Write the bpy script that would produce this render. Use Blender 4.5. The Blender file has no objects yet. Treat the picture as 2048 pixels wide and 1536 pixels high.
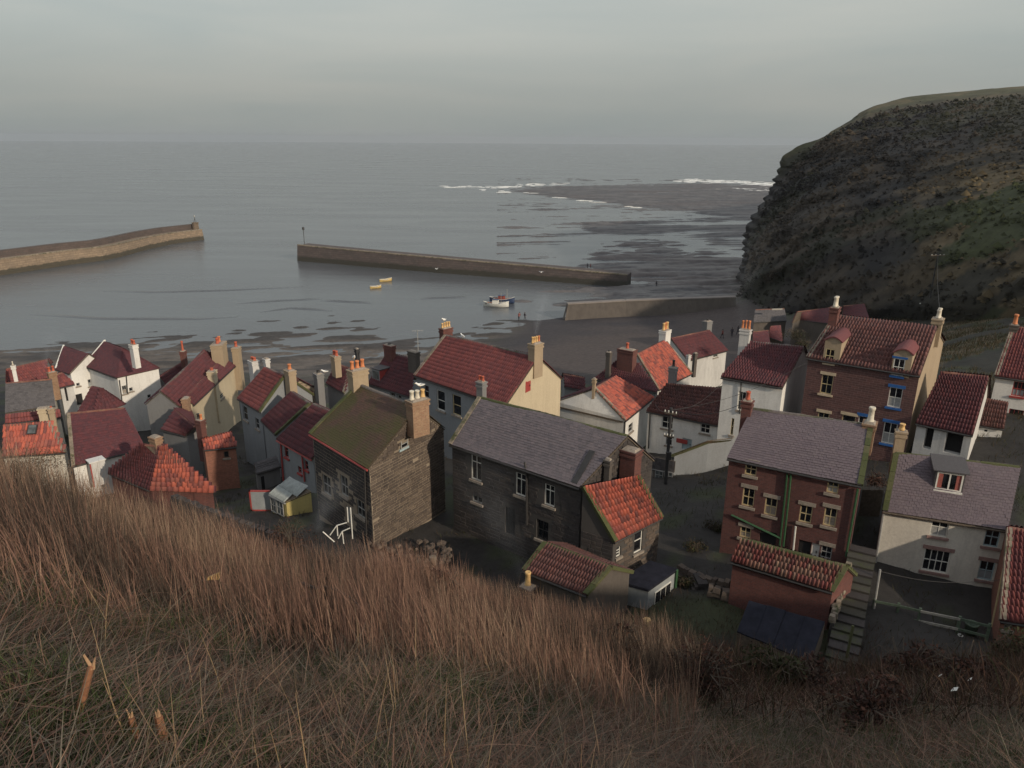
import bpy, bmesh, math, random
import numpy as np
from mathutils import Vector, Matrix

random.seed(7); RNG = np.random.default_rng(7)
SC = bpy.context.scene
COL = SC.collection
R = math.radians

# ------------------------------------------------------------------ camera
H = 36.0                       # eye height above the sea, metres
F = 1480.0                     # focal length in photo pixels (photo 2048 wide)
PITCH = math.atan((768 - 280) / F)
ROLL = R(0.35)
cam = bpy.data.cameras.new('camera'); camo = bpy.data.objects.new('camera', cam); COL.objects.link(camo)
cam.sensor_fit = 'HORIZONTAL'; cam.sensor_width = 36.0; cam.lens = F / 2048 * 36.0
cam.clip_start = 0.2; cam.clip_end = 60000
camo.location = (0, 0, H)
camo.rotation_mode = 'QUATERNION'
camo.rotation_quaternion = (Matrix.Rotation(math.pi / 2 - PITCH, 3, 'X') @ Matrix.Rotation(ROLL, 3, 'Z')).to_quaternion()
SC.camera = camo

# ------------------------------------------------------------------ sky, sun, exposure
SUN_AZ = R(135)                # clockwise from the view direction (+Y)
SUN_EL = R(21)
w = bpy.data.worlds.new('World'); SC.world = w; w.use_nodes = True
nt = w.node_tree; nt.nodes.clear()
out = nt.nodes.new('ShaderNodeOutputWorld'); bg = nt.nodes.new('ShaderNodeBackground')
sky = nt.nodes.new('ShaderNodeTexSky'); sky.sky_type = 'NISHITA'; sky.sun_disc = False
sky.sun_elevation = SUN_EL; sky.sun_rotation = SUN_AZ
sky.air_density = 1.0; sky.dust_density = 4.0; sky.ozone_density = 1.0
tc = nt.nodes.new('ShaderNodeTexCoord')
mp = nt.nodes.new('ShaderNodeMapping'); mp.inputs['Scale'].default_value = (1.3, 1.3, 9.0)
nz = nt.nodes.new('ShaderNodeTexNoise'); nz.inputs['Scale'].default_value = 1.6; nz.inputs['Detail'].default_value = 5
nz.inputs['Distortion'].default_value = 0.4
rp = nt.nodes.new('ShaderNodeValToRGB')
rp.color_ramp.elements[0].position = 0.30; rp.color_ramp.elements[0].color = (3.45, 3.72, 3.66, 1)
rp.color_ramp.elements[1].position = 0.72; rp.color_ramp.elements[1].color = (4.30, 4.30, 4.05, 1)
mx = nt.nodes.new('ShaderNodeMix'); mx.data_type = 'RGBA'; mx.inputs['Factor'].default_value = 0.86
L = nt.links.new
sx_ = nt.nodes.new('ShaderNodeSeparateXYZ'); gr = nt.nodes.new('ShaderNodeValToRGB'); ge = gr.color_ramp.elements      # thin overcast: duller down at the sea horizon
ge[0].position = 0.0; ge[0].color = (.74, .76, .77, 1); ge[1].position = 1.0; ge[1].color = (1.28, 1.29, 1.42, 1)
for p_, c_ in ((.017, (.79, .81, .80)), (.058, (.85, .86, .85)), (.094, (.95, .96, .94)), (.118, (1.05, 1.06, 1.03)), (.22, (1.22, 1.24, 1.20))):
    e_ = ge.new(p_); e_.color = (*c_, 1)
for p_, c_ in ((.45, (1.24, 1.25, 1.31)), (.75, (1.28, 1.29, 1.42))):
    e_ = ge.new(p_); e_.color = (*c_, 1)
m2 = nt.nodes.new('ShaderNodeMix'); m2.data_type = 'RGBA'; m2.blend_type = 'MULTIPLY'; m2.inputs['Factor'].default_value = 1
L(tc.outputs['Generated'], mp.inputs['Vector']); L(tc.outputs['Generated'], sx_.inputs[0]); L(sx_.outputs['Z'], gr.inputs[0]); L(mp.outputs[0], nz.inputs['Vector']); L(nz.outputs['Fac'], rp.inputs[0])
L(rp.outputs[0], m2.inputs[6]); L(gr.outputs[0], m2.inputs[7]); L(sky.outputs[0], mx.inputs[6]); L(m2.outputs[2], mx.inputs[7]); L(mx.outputs[2], bg.inputs['Color'])
bg.inputs['Strength'].default_value = 0.118
L(bg.outputs[0], out.inputs['Surface'])

sd = bpy.data.lights.new('sun', 'SUN'); sd.energy = 3.0; sd.angle = R(1.2); sd.color = (1.0, 0.85, 0.66)
so = bpy.data.objects.new('sun', sd); COL.objects.link(so)
sdir = Vector((math.sin(SUN_AZ) * math.cos(SUN_EL), math.cos(SUN_AZ) * math.cos(SUN_EL), math.sin(SUN_EL)))
so.rotation_mode = 'QUATERNION'; so.rotation_quaternion = sdir.to_track_quat('Z', 'Y'); so.location = (60, -40, 90)
vs = SC.view_settings; vs.view_transform = 'Standard'; vs.look = 'None'; vs.exposure = 0.0; vs.gamma = 1.0; vs.use_curve_mapping = False
SC.render.engine = 'CYCLES'
SC.cycles.volume_bounces = 0; SC.cycles.max_bounces = 6; SC.cycles.diffuse_bounces = 3; SC.cycles.transparent_max_bounces = 8
SC.cycles.use_denoising = True; SC.cycles.volume_step_rate = 4

# ------------------------------------------------------------------ survey: photo pixel <-> place
CP, SP = math.cos(PITCH), math.sin(PITCH); CR, SR = math.cos(ROLL), math.sin(ROLL)
EYE = np.array([0, 0, H])
ZM = {'z1': (0, 640, 340/1536), 'z2': (300, 640, 360/1536), 'z3': (600, 620, 360/1536), 'z4': (480, 860, 440/1988), 'm1': (880, 780, 460/1536),
      'm2': (820, 620, 360/2048), 'm3': (1080, 620, 400/1536), 'm4': (1400, 560, 500/2021), 'r1': (1420, 780, 380/1122), 'r2': (1700, 600, 348/1485),
      'r3': (1680, 880, 368/1285), 'q4': (200, 860, 440/2048), 'q5': (1480, 570, 300/2048), 'n1': (20, 680, 180/1536), 'n2': (130, 680, 200/1536),
      'n3': (20, 800, 300/2048), 'n4': (310, 670, 200/1536), 'n5': (600, 680, 260/2048), 'n6': (1400, 600, 240/2048), 'b5': (1024, 1100, .5), 'p': (0, 0, 1.)}
def px(z, x, y):
    a = ZM[z]; return (a[0] + x * a[2], a[1] + y * a[2])
def ray(u, v):
    a, b = u - 1024, v - 768
    x, w_ = (a * CR - b * SR) / F, (a * SR + b * CR) / F
    return np.array([x, CP - SP * w_, -SP - CP * w_])
def at_z(p, z):
    r = ray(*p); return EYE + r * ((z - H) / r[2])
def at_y(p, y):
    r = ray(*p); return EYE + r * (y / r[1])
def proj(P):
    x, y, z = P[0], P[1], P[2] - H
    d = y * CP - z * SP; up = y * SP + z * CP
    u, v = F * x / d, -F * up / d
    return (1024 + u * CR + v * SR, 768 - u * SR + v * CR)
def depth(P): return P[1] * CP - (P[2] - H) * SP
def on_plane(p, P0, n):
    r = ray(*p); t = np.dot(P0 - EYE, n) / np.dot(r, n); return EYE + r * t

# ------------------------------------------------------------------ helpers
def V(a): return np.array(a, float)
class MB:
    """collects faces; build() links them as ONE mesh object"""
    def __init__(s): s.v = []; s.f = []; s.uv = []; s.m = []; s.t = []
    def face(s, pts, uv=None, m=0, t=0.0):
        i = len(s.v); s.v += [tuple(map(float, p)) for p in pts]; s.f.append(tuple(range(i, i + len(pts))))
        s.uv += list(uv) if uv else [(0, 0)] * len(pts); s.m.append(m); s.t.append(t)
    def mesh(s, pts, faces, m=0, t=0.0):
        i = len(s.v); s.v += [tuple(map(float, p)) for p in pts]
        for f in faces:
            s.f.append(tuple(i + k for k in f)); s.uv += [(0, 0)] * len(f); s.m.append(m); s.t.append(t)
    def hexa(s, b, t_, m=0, t=0.0):      # bottom quad, top quad (both counter-clockwise from above)
        s.mesh(list(b) + list(t_), [(3, 2, 1, 0), (4, 5, 6, 7), (0, 1, 5, 4), (1, 2, 6, 5), (2, 3, 7, 6), (3, 0, 4, 7)], m, t)
    def box(s, o, ex, ey, ez, m=0, t=0.0):   # origin corner + three edge vectors
        o, ex, ey, ez = V(o), V(ex), V(ey), V(ez)
        b = [o, o + ex, o + ex + ey, o + ey]; s.hexa(b, [p + ez for p in b], m, t)
    def cbox(s, c, sx, sy, sz, yaw=0, m=0, t=0.0):    # centre of the base
        cx, sn = math.cos(yaw), math.sin(yaw); X = V((cx, sn, 0)); Y = V((-sn, cx, 0))
        s.box(V(c) - X * sx / 2 - Y * sy / 2, X * sx, Y * sy, (0, 0, sz), m, t)
    def tube(s, pts, rad, n=6, m=0, t=0.0, cap=True):
        pts = [V(p) for p in pts]; rad = rad if hasattr(rad, '__len__') else [rad] * len(pts); rings = []
        for i, p in enumerate(pts):
            d = pts[min(i + 1, len(pts) - 1)] - pts[max(i - 1, 0)]; d = d / (np.linalg.norm(d) + 1e-9)
            a = np.cross(d, (0, 0, 1)) if abs(d[2]) < .9 else np.cross(d, (1, 0, 0)); a = a / np.linalg.norm(a); b = np.cross(d, a)
            rings.append([p + rad[i] * (math.cos(2*math.pi*k/n) * a + math.sin(2*math.pi*k/n) * b) for k in range(n)])
        vv = [q for r_ in rings for q in r_]; ff = []
        for i in range(len(pts) - 1):
            for k in range(n):
                ff.append((i*n+k, i*n+(k+1) % n, (i+1)*n+(k+1) % n, (i+1)*n+k))
        if cap: ff += [tuple(range(n))[::-1], tuple((len(pts)-1)*n + k for k in range(n))]
        s.mesh(vv, ff, m, t)
    def lathe(s, c, prof, n=10, m=0, t=0.0):     # prof: (radius, z)
        c = V(c); s.mesh([c + V((r_*math.cos(2*math.pi*k/n), r_*math.sin(2*math.pi*k/n), z)) for r_, z in prof for k in range(n)],
               [(i*n+k, i*n+(k+1) % n, (i+1)*n+(k+1) % n, (i+1)*n+k) for i in range(len(prof)-1) for k in range(n)] +
               [tuple(range(n))[::-1], tuple((len(prof)-1)*n+k for k in range(n))], m, t)
    def build(s, name, mats, parent=None, origin=None, smooth=False, uv=False, tint=False):
        o = V(origin) if origin is not None else V((0, 0, 0))
        me = bpy.data.meshes.new(name)
        me.from_pydata([tuple(V(p) - o) for p in s.v], [], s.f)
        for mt in (mats if isinstance(mats, (list, tuple)) else [mats]): me.materials.append(mt)
        if any(s.m): me.polygons.foreach_set('material_index', s.m)
        if uv:
            l = me.uv_layers.new(name='UVMap'); l.data.foreach_set('uv', np.array(s.uv, 'f').ravel())
        if tint:
            a = me.attributes.new('tint', 'FLOAT', 'FACE'); a.data.foreach_set('value', s.t)
        if smooth: me.polygons.foreach_set('use_smooth', [True] * len(s.f))
        me.update()
        return link(name, me, parent)
def link(name, me, parent=None):
    ob = bpy.data.objects.new(name, me); COL.objects.link(ob)
    if parent is not None: ob.parent = parent
    return ob
def tag(o, label=None, cat=None, group=None, kind=None):
    if label: o['label'] = label
    if cat: o['category'] = cat
    if group: o['group'] = group
    if kind: o['kind'] = kind
    return o
def thing(name, loc, label, cat, group=None):
    o = bpy.data.objects.new(name, None); o.empty_display_size = .2; COL.objects.link(o); o.location = tuple(map(float, loc))
    return tag(o, label, cat, group, 'thing')
def npmesh(name, verts, faces, mats, tint=None, parent=None, smooth=False, vcol=None):
    """fast mesh from arrays (all faces with the same corner count)"""
    me = bpy.data.meshes.new(name); n, k = faces.shape
    me.vertices.add(len(verts)); me.vertices.foreach_set('co', np.ascontiguousarray(verts, 'f').ravel())
    me.loops.add(n * k); me.loops.foreach_set('vertex_index', np.ascontiguousarray(faces, 'i').ravel())
    me.polygons.add(n); me.polygons.foreach_set('loop_start', np.arange(n, dtype='i') * k)
    try: me.polygons.foreach_set('loop_total', np.full(n, k, 'i'))
    except Exception: pass
    me.polygons.foreach_set('use_smooth', np.ascontiguousarray(smooth, bool) if hasattr(smooth, '__len__') else np.full(n, bool(smooth)))
    for mt in (mats if isinstance(mats, (list, tuple)) else [mats]): me.materials.append(mt)
    if tint is not None:
        a = me.attributes.new('tint', 'FLOAT', 'FACE'); a.data.foreach_set('value', np.ascontiguousarray(tint, 'f'))
    if vcol is not None:
        a = me.attributes.new('hue', 'FLOAT_COLOR', 'POINT'); a.data.foreach_set('color', np.ascontiguousarray(vcol, 'f').ravel())
    me.update(calc_edges=True); me.validate()
    return link(name, me, parent)
_P = RNG.permutation(512)
def vnoise(x, y, seed=0):
    xi, yi = np.floor(x).astype(int), np.floor(y).astype(int); fx, fy = x - xi, y - yi
    fx, fy = fx*fx*(3-2*fx), fy*fy*(3-2*fy)
    h = lambda a, b: _P[(_P[(a + seed*57) % 512] + b) % 512] / 511.0
    return (h(xi, yi)*(1-fx) + h(xi+1, yi)*fx)*(1-fy) + (h(xi, yi+1)*(1-fx) + h(xi+1, yi+1)*fx)*fy
def fbm(x, y, oct=4, seed=0):
    s, a, t = 0, .5, 0
    for i in range(oct): s = s + a*vnoise(x*2**i, y*2**i, seed+i); t += a; a *= .5
    return s / t        # 0..1

# ------------------------------------------------------------------ materials
def newmat(name):
    m = bpy.data.materials.new(name); m.use_nodes = True; t = m.node_tree
    b = t.nodes['Principled BSDF']; return m, t, b
def nd(t, typ, **kw):
    n = t.nodes.new(typ)
    for k, v_ in kw.items(): setattr(n, k, v_)
    return n
def ramp(t, fac, stops):
    r_ = nd(t, 'ShaderNodeValToRGB'); e = r_.color_ramp.elements
    e[0].position, e[0].color = stops[0][0], (*stops[0][1], 1)
    e[1].position, e[1].color = stops[-1][0], (*stops[-1][1], 1)
    for p, c in stops[1:-1]:
        q = e.new(p); q.color = (*c, 1)
    t.links.new(fac, r_.inputs[0]); return r_.outputs[0]
def pos(t, scale=(1, 1, 1)):
    g = nd(t, 'ShaderNodeNewGeometry')
    if scale == (1, 1, 1): return g.outputs['Position']
    m = nd(t, 'ShaderNodeMapping'); m.inputs['Scale'].default_value = scale
    t.links.new(g.outputs['Position'], m.inputs['Vector']); return m.outputs[0]
def noise(t, vec, scale, detail=4, rough=.6, dist=0.):
    n = nd(t, 'ShaderNodeTexNoise'); n.inputs['Scale'].default_value = scale; n.inputs['Detail'].default_value = detail
    n.inputs['Roughness'].default_value = rough; n.inputs['Distortion'].default_value = dist
    t.links.new(vec, n.inputs['Vector']); return n.outputs['Fac']
def mixc(t, fac, a, b, mode='MIX'):
    m = nd(t, 'ShaderNodeMix', data_type='RGBA', blend_type=mode)
    for s_, v_ in ((m.inputs['Factor'], fac), (m.inputs[6], a), (m.inputs[7], b)):
        if isinstance(v_, (int, float)): s_.default_value = v_
        elif isinstance(v_, tuple): s_.default_value = (*v_, 1)
        else: t.links.new(v_, s_)
    return m.outputs[2]
def math_(t, op, a, b=None, clamp=False):
    m = nd(t, 'ShaderNodeMath', operation=op, use_clamp=clamp)
    for i, v_ in enumerate((a, b)):
        if v_ is None: continue
        if isinstance(v_, (int, float)): m.inputs[i].default_value = v_
        else: t.links.new(v_, m.inputs[i])
    return m.outputs[0]
def bump(t, b, h, strength=.3, dist=.02):
    n = nd(t, 'ShaderNodeBump'); n.inputs['Strength'].default_value = strength; n.inputs['Distance'].default_value = dist
    t.links.new(h, n.inputs['Height']); t.links.new(n.outputs[0], b.inputs['Normal'])
def sq(c, k): return tuple(min(1, x*k) for x in c)
MOSS = (.050, .060, .018)
def m_render(name, col, stain=(.30, .26, .21), amt=.5, rough=.9, scale=1.0):
    """rendered / painted wall: blotches, run-down streaks and a little roughness"""
    m, t, b = newmat(name)
    big = noise(t, pos(t, (.55*scale, .55*scale, .35*scale)), 1.0, 6, .65, .3); st = noise(t, pos(t, (3.2, 3.2, .35)), 1.0, 5, .7)
    fine = noise(t, pos(t), 9, 5, .7)
    c = mixc(t, ramp(t, big, [(.42, (0, 0, 0)), (.72, (amt, amt, amt))]), col, stain)
    c = mixc(t, ramp(t, st, [(.50, (0, 0, 0)), (.78, (amt*.8,)*3)]), c, sq(stain, .7))
    c = mixc(t, .35, c, ramp(t, fine, [(.3, sq(col, .70)), (.7, sq(col, 1.15))]))
    t.links.new(c, b.inputs['Base Color']); b.inputs['Roughness'].default_value = rough
    bump(t, b, fine, .5, .02); return m
def m_brick(name, c1, c2, mortar, bw=.24, bh=.08, ms=.010, dirt=.5, tide=False):
    m, t, b = newmat(name); uvn = nd(t, 'ShaderNodeUVMap')
    k = nd(t, 'ShaderNodeTexBrick'); k.inputs['Scale'].default_value = 1; k.inputs['Brick Width'].default_value = bw; k.inputs['Row Height'].default_value = bh
    k.inputs['Mortar Size'].default_value = ms; k.inputs['Color1'].default_value = (*c1, 1); k.inputs['Color2'].default_value = (*c2, 1)
    k.inputs['Mortar'].default_value = (*mortar, 1); k.inputs['Bias'].default_value = -.1; k.inputs['Mortar Smooth'].default_value = .3
    t.links.new(uvn.outputs[0], k.inputs['Vector'])
    big = noise(t, pos(t, (.8, .8, .6)), 1., 6, .7); fine = noise(t, pos(t), 7, 4, .7)
    c = mixc(t, ramp(t, big, [(.40, (0, 0, 0)), (.75, (dirt,)*3)]), k.outputs['Color'], sq(c1, .45))
    c = mixc(t, .6, c, ramp(t, fine, [(.3, (.35, .35, .35)), (.7, (.65, .65, .65))]), 'OVERLAY')
    if tide:            # weed up to the high water mark
        sp = nd(t, 'ShaderNodeSeparateXYZ'); t.links.new(pos(t), sp.inputs[0]); e_ = math_(t, 'ADD', sp.outputs['Z'], math_(t, 'MULTIPLY', noise(t, pos(t), .8, 4), 1.4))
        c = mixc(t, ramp(t, math_(t, 'MULTIPLY', e_, .25), [(.48, (.85,)*3), (.60, (0, 0, 0))]), c, (.030, .030, .022))
    t.links.new(c, b.inputs['Base Color']); b.inputs['Roughness'].default_value = .92
    bump(t, b, k.outputs['Fac'], -.5, .012); return m
def m_tile(name, cols, moss=.25, mosscol=MOSS, lichen=.15, rough=.85, mscale=.9):
    """roof covering: every piece has its own shade, with moss and dirt patches on top"""
    m, t, b = newmat(name)
    at = nd(t, 'ShaderNodeAttribute', attribute_name='tint'); oi = nd(t, 'ShaderNodeObjectInfo')
    f = math_(t, 'FRACT', math_(t, 'ADD', at.outputs['Fac'], oi.outputs['Random']))
    n = len(cols); c = ramp(t, f, [(i/(n-1), cc) for i, cc in enumerate(cols)])
    big = noise(t, pos(t), mscale, 6, .7, .4); fine = noise(t, pos(t), 11, 4, .7)
    c = mixc(t, .55, c, ramp(t, fine, [(.3, (.36, .36, .36)), (.72, (.66, .64, .62))]), 'OVERLAY')
    th = .78 - .5*moss
    c = mixc(t, ramp(t, big, [(th-.10, (0, 0, 0)), (th+.10, (.85,)*3)]), c, mixc(t, fine, sq(mosscol, .5), sq(mosscol, 1.5)))
    l2 = noise(t, pos(t), 3.5, 5, .75)
    c = mixc(t, ramp(t, l2, [(.60, (0, 0, 0)), (.72, (lichen*2,)*3)]), c, (.30, .27, .20))
    t.links.new(c, b.inputs['Base Color']); b.inputs['Roughness'].default_value = rough
    bump(t, b, fine, .35, .02); return m
def m_plain(name, col, rough=.7, var=.25, scale=6., metallic=0., spec=.5):
    m, t, b = newmat(name); n = noise(t, pos(t), scale, 4, .65)
    t.links.new(ramp(t, n, [(.3, sq(col, 1-var)), (.7, sq(col, 1+var))]), b.inputs['Base Color'])
    b.inputs['Roughness'].default_value = rough; b.inputs['Metallic'].default_value = metallic; b.inputs['Specular IOR Level'].default_value = spec
    return m
def m_stone(name, cols, scale=5, moss=0.):
    """stones: own shade per stone (object random or tint)"""
    m, t, b = newmat(name)
    at = nd(t, 'ShaderNodeAttribute', attribute_name='tint'); oi = nd(t, 'ShaderNodeObjectInfo')
    f = math_(t, 'FRACT', math_(t, 'ADD', at.outputs['Fac'], oi.outputs['Random']))
    n = len(cols); c = ramp(t, f, [(i/(n-1), cc) for i, cc in enumerate(cols)])
    fine = noise(t, pos(t), scale, 6, .72); big = noise(t, pos(t), .7, 5, .7)
    c = mixc(t, .7, c, ramp(t, fine, [(.28, (.33,)*3), (.74, (.68,)*3)]), 'OVERLAY')
    c = mixc(t, ramp(t, big, [(.48, (0, 0, 0)), (.75, (.55,)*3)]), c, sq(cols[0], .45))
    if moss: c = mixc(t, ramp(t, noise(t, pos(t), 1.6, 5, .7), [(.62-.4*moss, (0, 0, 0)), (.80-.4*moss, (.9,)*3)]), c, MOSS)
    t.links.new(c, b.inputs['Base Color']); b.inputs['Roughness'].default_value = .95; bump(t, b, fine, .6, .03); return m
def m_glass(name, col=(.012, .013, .016)):
    m, t, b = newmat(name); n = noise(t, pos(t), 1.7, 2, .5)
    t.links.new(ramp(t, n, [(.35, sq(col, .6)), (.7, sq(col, 1.8))]), b.inputs['Base Color'])
    b.inputs['Roughness'].default_value = .08; b.inputs['Specular IOR Level'].default_value = .45
    bump(t, b, noise(t, pos(t), 1.2, 1), .04, .05); return m

M = {}
M['white'] = m_render('white render', (.72, .71, .68), (.38, .36, .33), .6)
M['white_dirty'] = m_render('weathered white render', (.56, .55, .53), (.25, .24, .23), .7)
M['cream'] = m_render('cream render', (.52, .44, .31), (.34, .27, .19), .5)
M['cream_grey'] = m_render('stained cream render', (.66, .62, .54), (.32, .29, .26), .7, scale=.8)
M['grey'] = m_render('grey render', (.20, .20, .20), (.12, .11, .11), .6)
M['greyblue'] = m_render('blue grey render', (.235, .25, .265), (.14, .14, .14), .5)
M['darkstone'] = m_render('dark rubble stone', (.105, .090, .078), (.05, .042, .038), .7, scale=2)
M['mortar'] = m_render('lime mortar', (.27, .22, .165), (.15, .12, .095), .6)
M['mortar_dark'] = m_render('dark mortar', (.066, .060, .056), (.04, .037, .036), .6)  # dark tone behind the stones of hall, annex and yard walls
M['tan'] = m_render('tan render', (.36, .28, .19), (.22, .165, .115), .55)
M['brick'] = m_brick('red brick', (.125, .044, .038), (.085, .032, .031), (.115, .075, .066), dirt=.45)
M['brick_big'] = m_brick('coursed red stone', (.120, .056, .052), (.080, .040, .040), (.165, .105, .095), bw=.42, bh=.15, ms=.014, dirt=.35)
M['brick_out'] = m_brick('worn brick', (.155, .052, .042), (.105, .040, .036), (.12, .075, .066), dirt=.65)
M['brick_orange'] = m_brick('orange brick', (.29, .115, .075), (.22, .085, .06), (.25, .16, .12), dirt=.3)
M['brick_tan'] = m_brick('tan stack brick', (.30, .19, .115), (.25, .13, .08), (.28, .21, .15), dirt=.5)
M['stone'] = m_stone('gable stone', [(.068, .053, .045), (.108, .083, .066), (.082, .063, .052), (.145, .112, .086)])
M['stone_dark'] = m_stone('darkened stone', [(.042, .037, .037), (.058, .049, .046), (.036, .032, .033), (.070, .058, .051)])  # darker gable stone; on shaded house walls the shade is in its colour
M['rubble'] = m_stone('rubble', [(.24, .19, .14), (.30, .24, .17), (.16, .12, .09), (.34, .28, .21)])
M['kerb'] = m_stone('coping stone', [(.22, .18, .14), (.28, .23, .18), (.18, .15, .12)], moss=.35)
M['moss'] = m_stone('mossy coping', [(.075, .082, .030), (.055, .066, .022), (.10, .095, .045)], 9)
M['pan_orange'] = m_tile('orange pantile', [(.35, .085, .062), (.44, .115, .074), (.27, .072, .058), (.15, .055, .052), (.40, .105, .072), (.23, .085, .07)], .05, (.075, .055, .05), .04)
M['pan_red'] = m_tile('red pantile', [(.150, .043, .045), (.20, .056, .052), (.115, .037, .042), (.17, .050, .050)], .16, (.06, .042, .036), .05)
M['pan_dark'] = m_tile('maroon pantile', [(.088, .026, .033), (.112, .031, .036), (.072, .025, .032), (.098, .033, .040)], .14, (.048, .036, .036), .03)
M['pan_brown'] = m_tile('brown pantile', [(.120, .053, .050), (.160, .068, .060), (.095, .044, .044), (.14, .068, .063)], .22, (.06, .05, .04), .10)
M['pan_mixed'] = m_tile('mixed pantile', [(.16, .046, .044), (.21, .060, .052), (.25, .165, .120), (.17, .05, .05), (.20, .13, .10), (.13, .044, .044)], .12, (.06, .045, .038), .05)
M['pan_mossy'] = m_tile('mossy tile', [(.085, .046, .034), (.07, .040, .030), (.10, .052, .040)], .62, (.058, .056, .015), .04, mscale=.45)
M['slate'] = m_tile('blue grey slate', [(.118, .100, .112), (.134, .114, .126), (.104, .092, .104), (.142, .120, .130), (.090, .080, .092)], .10, (.055, .05, .05), .06)
M['slate_purple'] = m_tile('purple slate', [(.118, .094, .107), (.130, .104, .116), (.108, .086, .10), (.126, .098, .112)], .12, (.07, .058, .06), .10)
M['slate_dark'] = m_tile('grey slate', [(.085, .08, .085), (.105, .098, .102), (.07, .066, .07)], .2, (.05, .045, .04), .06)
M['felt'] = m_plain('roofing felt', (.020, .021, .030), .95, .3, 3, spec=.1)
M['ridge'] = m_stone('ridge tile', [(.20, .085, .06), (.16, .07, .055), (.24, .12, .085)], 8, moss=.1)
M['ridge_slate'] = m_stone('stone ridge', [(.13, .11, .105), (.17, .145, .13), (.10, .09, .09)], 8, moss=.3)
M['pot_yellow'] = m_plain('buff clay pot', (.62, .40, .17), .75, .25, 9)
M['pot_red'] = m_plain('red clay pot', (.42, .10, .055), .75, .25, 9)
M['pot_orange'] = m_plain('orange clay pot', (.55, .20, .085), .75, .25, 9)
M['pot_white'] = m_plain('white clay pot', (.60, .55, .45), .75, .2, 9)
M['frame'] = m_plain('white painted wood', (.66, .65, .60), .5, .12, 8)
M['frame_dull'] = m_plain('grey painted wood', (.30, .30, .29), .6, .2, 8)
M['frame_red'] = m_plain('red painted wood', (.33, .055, .05), .5, .2, 8)
M['frame_blue'] = m_plain('blue painted wood', (.030, .115, .33), .45, .15, 8)
M['frame_lblue'] = m_plain('pale blue wood', (.33, .42, .45), .5, .15, 8)
M['frame_green'] = m_plain('green painted wood', (.028, .085, .036), .6, .3, 8)
M['rail_green'] = m_plain('weathered green rail', (.085, .115, .080), .8, .3, 9)
M['frame_cream'] = m_plain('cream painted wood', (.52, .42, .24), .5, .15, 8)
M['sill'] = m_plain('stone sill', (.27, .23, .19), .85, .25, 7)
M['sill_pink'] = m_plain('pink sill', (.27, .17, .15), .85, .2, 7)
M['sill_cream'] = m_plain('cream sill', (.50, .40, .28), .8, .15, 7)
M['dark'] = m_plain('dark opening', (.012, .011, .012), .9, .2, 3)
M['glass'] = m_glass('window glass')
M['glass_grey'] = m_glass('greenhouse glass', (.09, .10, .10))
M['curtain'] = m_plain('red curtain', (.30, .09, .075), .9, .25, 10)
M['iron'] = m_plain('cast iron', (.035, .033, .033), .6, .3, 6)
M['soot'] = m_plain('sooty lead', (.03, .03, .032), .8, .3, 6)
M['wood'] = m_plain('weathered timber', (.10, .078, .058), .9, .35, 6)
M['wood_pale'] = m_plain('bleached timber', (.33, .31, .27), .85, .25, 6)
M['yellow'] = m_render('yellow boarding', (.52, .43, .17), (.36, .27, .10), .4)
M['corrugated'] = m_plain('pale corrugated sheet', (.36, .39, .38), .45, .25, 3)
M['hutgrey'] = m_plain('grey sheet metal', (.26, .28, .29), .6, .15, 2)
M['concrete'] = m_render('concrete', (.25, .22, .20), (.13, .11, .10), .7)
M['mossy_step'] = m_stone('mossy step', [(.042, .040, .030), (.058, .053, .043), (.036, .034, .028)], 9, .25)
M['pier'] = m_brick('pier stone', (.27, .205, .145), (.20, .155, .115), (.15, .115, .085), bw=1.6, bh=.62, ms=.06, dirt=.6, tide=True)
M['pier_dark'] = m_brick('dark pier stone', (.110, .085, .078), (.080, .066, .062), (.06, .050, .048), bw=1.6, bh=.6, ms=.05, dirt=.5, tide=True)  # darker pier stone for the parapet and the straight pier
M['gull'] = m_plain('white feathers', (.85, .85, .82), .8, .05)
M['gullgrey'] = m_plain('grey feathers', (.32, .34, .36), .8, .1)
M['beak'] = m_plain('beak', (.6, .35, .05), .6, .1)
M['hull_white'] = m_plain('white hull paint', (.62, .62, .58), .45, .15, 3)
M['hull_blue'] = m_plain('dark blue hull paint', (.03, .05, .11), .45, .2, 3)
M['hull_red'] = m_plain('red oxide', (.24, .06, .045), .6, .2, 3)
M['hull_yellow'] = m_plain('yellow hull paint', (.62, .45, .17), .5, .15, 3)
M['skin'] = m_plain('skin', (.42, .26, .19), .6, .1)
M['hair'] = m_plain('dark hair', (.03, .022, .018), .7, .2)
M['coat'] = m_plain('dark coat', (.05, .045, .055), .9, .2)
M['coat_red'] = m_plain('rust coat', (.20, .06, .05), .9, .2)
M['trouser'] = m_plain('dark trousers', (.035, .035, .045), .9, .2)

# ================================================================== THE SETTING
# ---- sea
def m_sea():
    m, t, b = newmat('sea water')
    b.inputs['Base Color'].default_value = (.11, .12, .125, 1); b.inputs['IOR'].default_value = 1.33
    p = pos(t); n1 = noise(t, pos(t, (.10, .28, 1)), 1.0, 5, .62, .3); n2 = noise(t, pos(t, (.012, .05, 1)), 1.0, 4, .6, .5)
    n3 = noise(t, pos(t, (.9, 1.6, 1)), 1.0, 3, .6)
    t.links.new(ramp(t, n2, [(.35, (.20,)*3), (.7, (.30,)*3)]), b.inputs['Roughness'])
    h = math_(t, 'ADD', math_(t, 'MULTIPLY', n1, 1.0), math_(t, 'MULTIPLY', n3, .25)); bump(t, b, h, .07, 1.0)
    t.links.new(ramp(t, n2, [(.3, (.085, .094, .104)), (.7, (.108, .115, .124))]), b.inputs['Base Color'])
    return m
mb = MB(); N = 96
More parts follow.
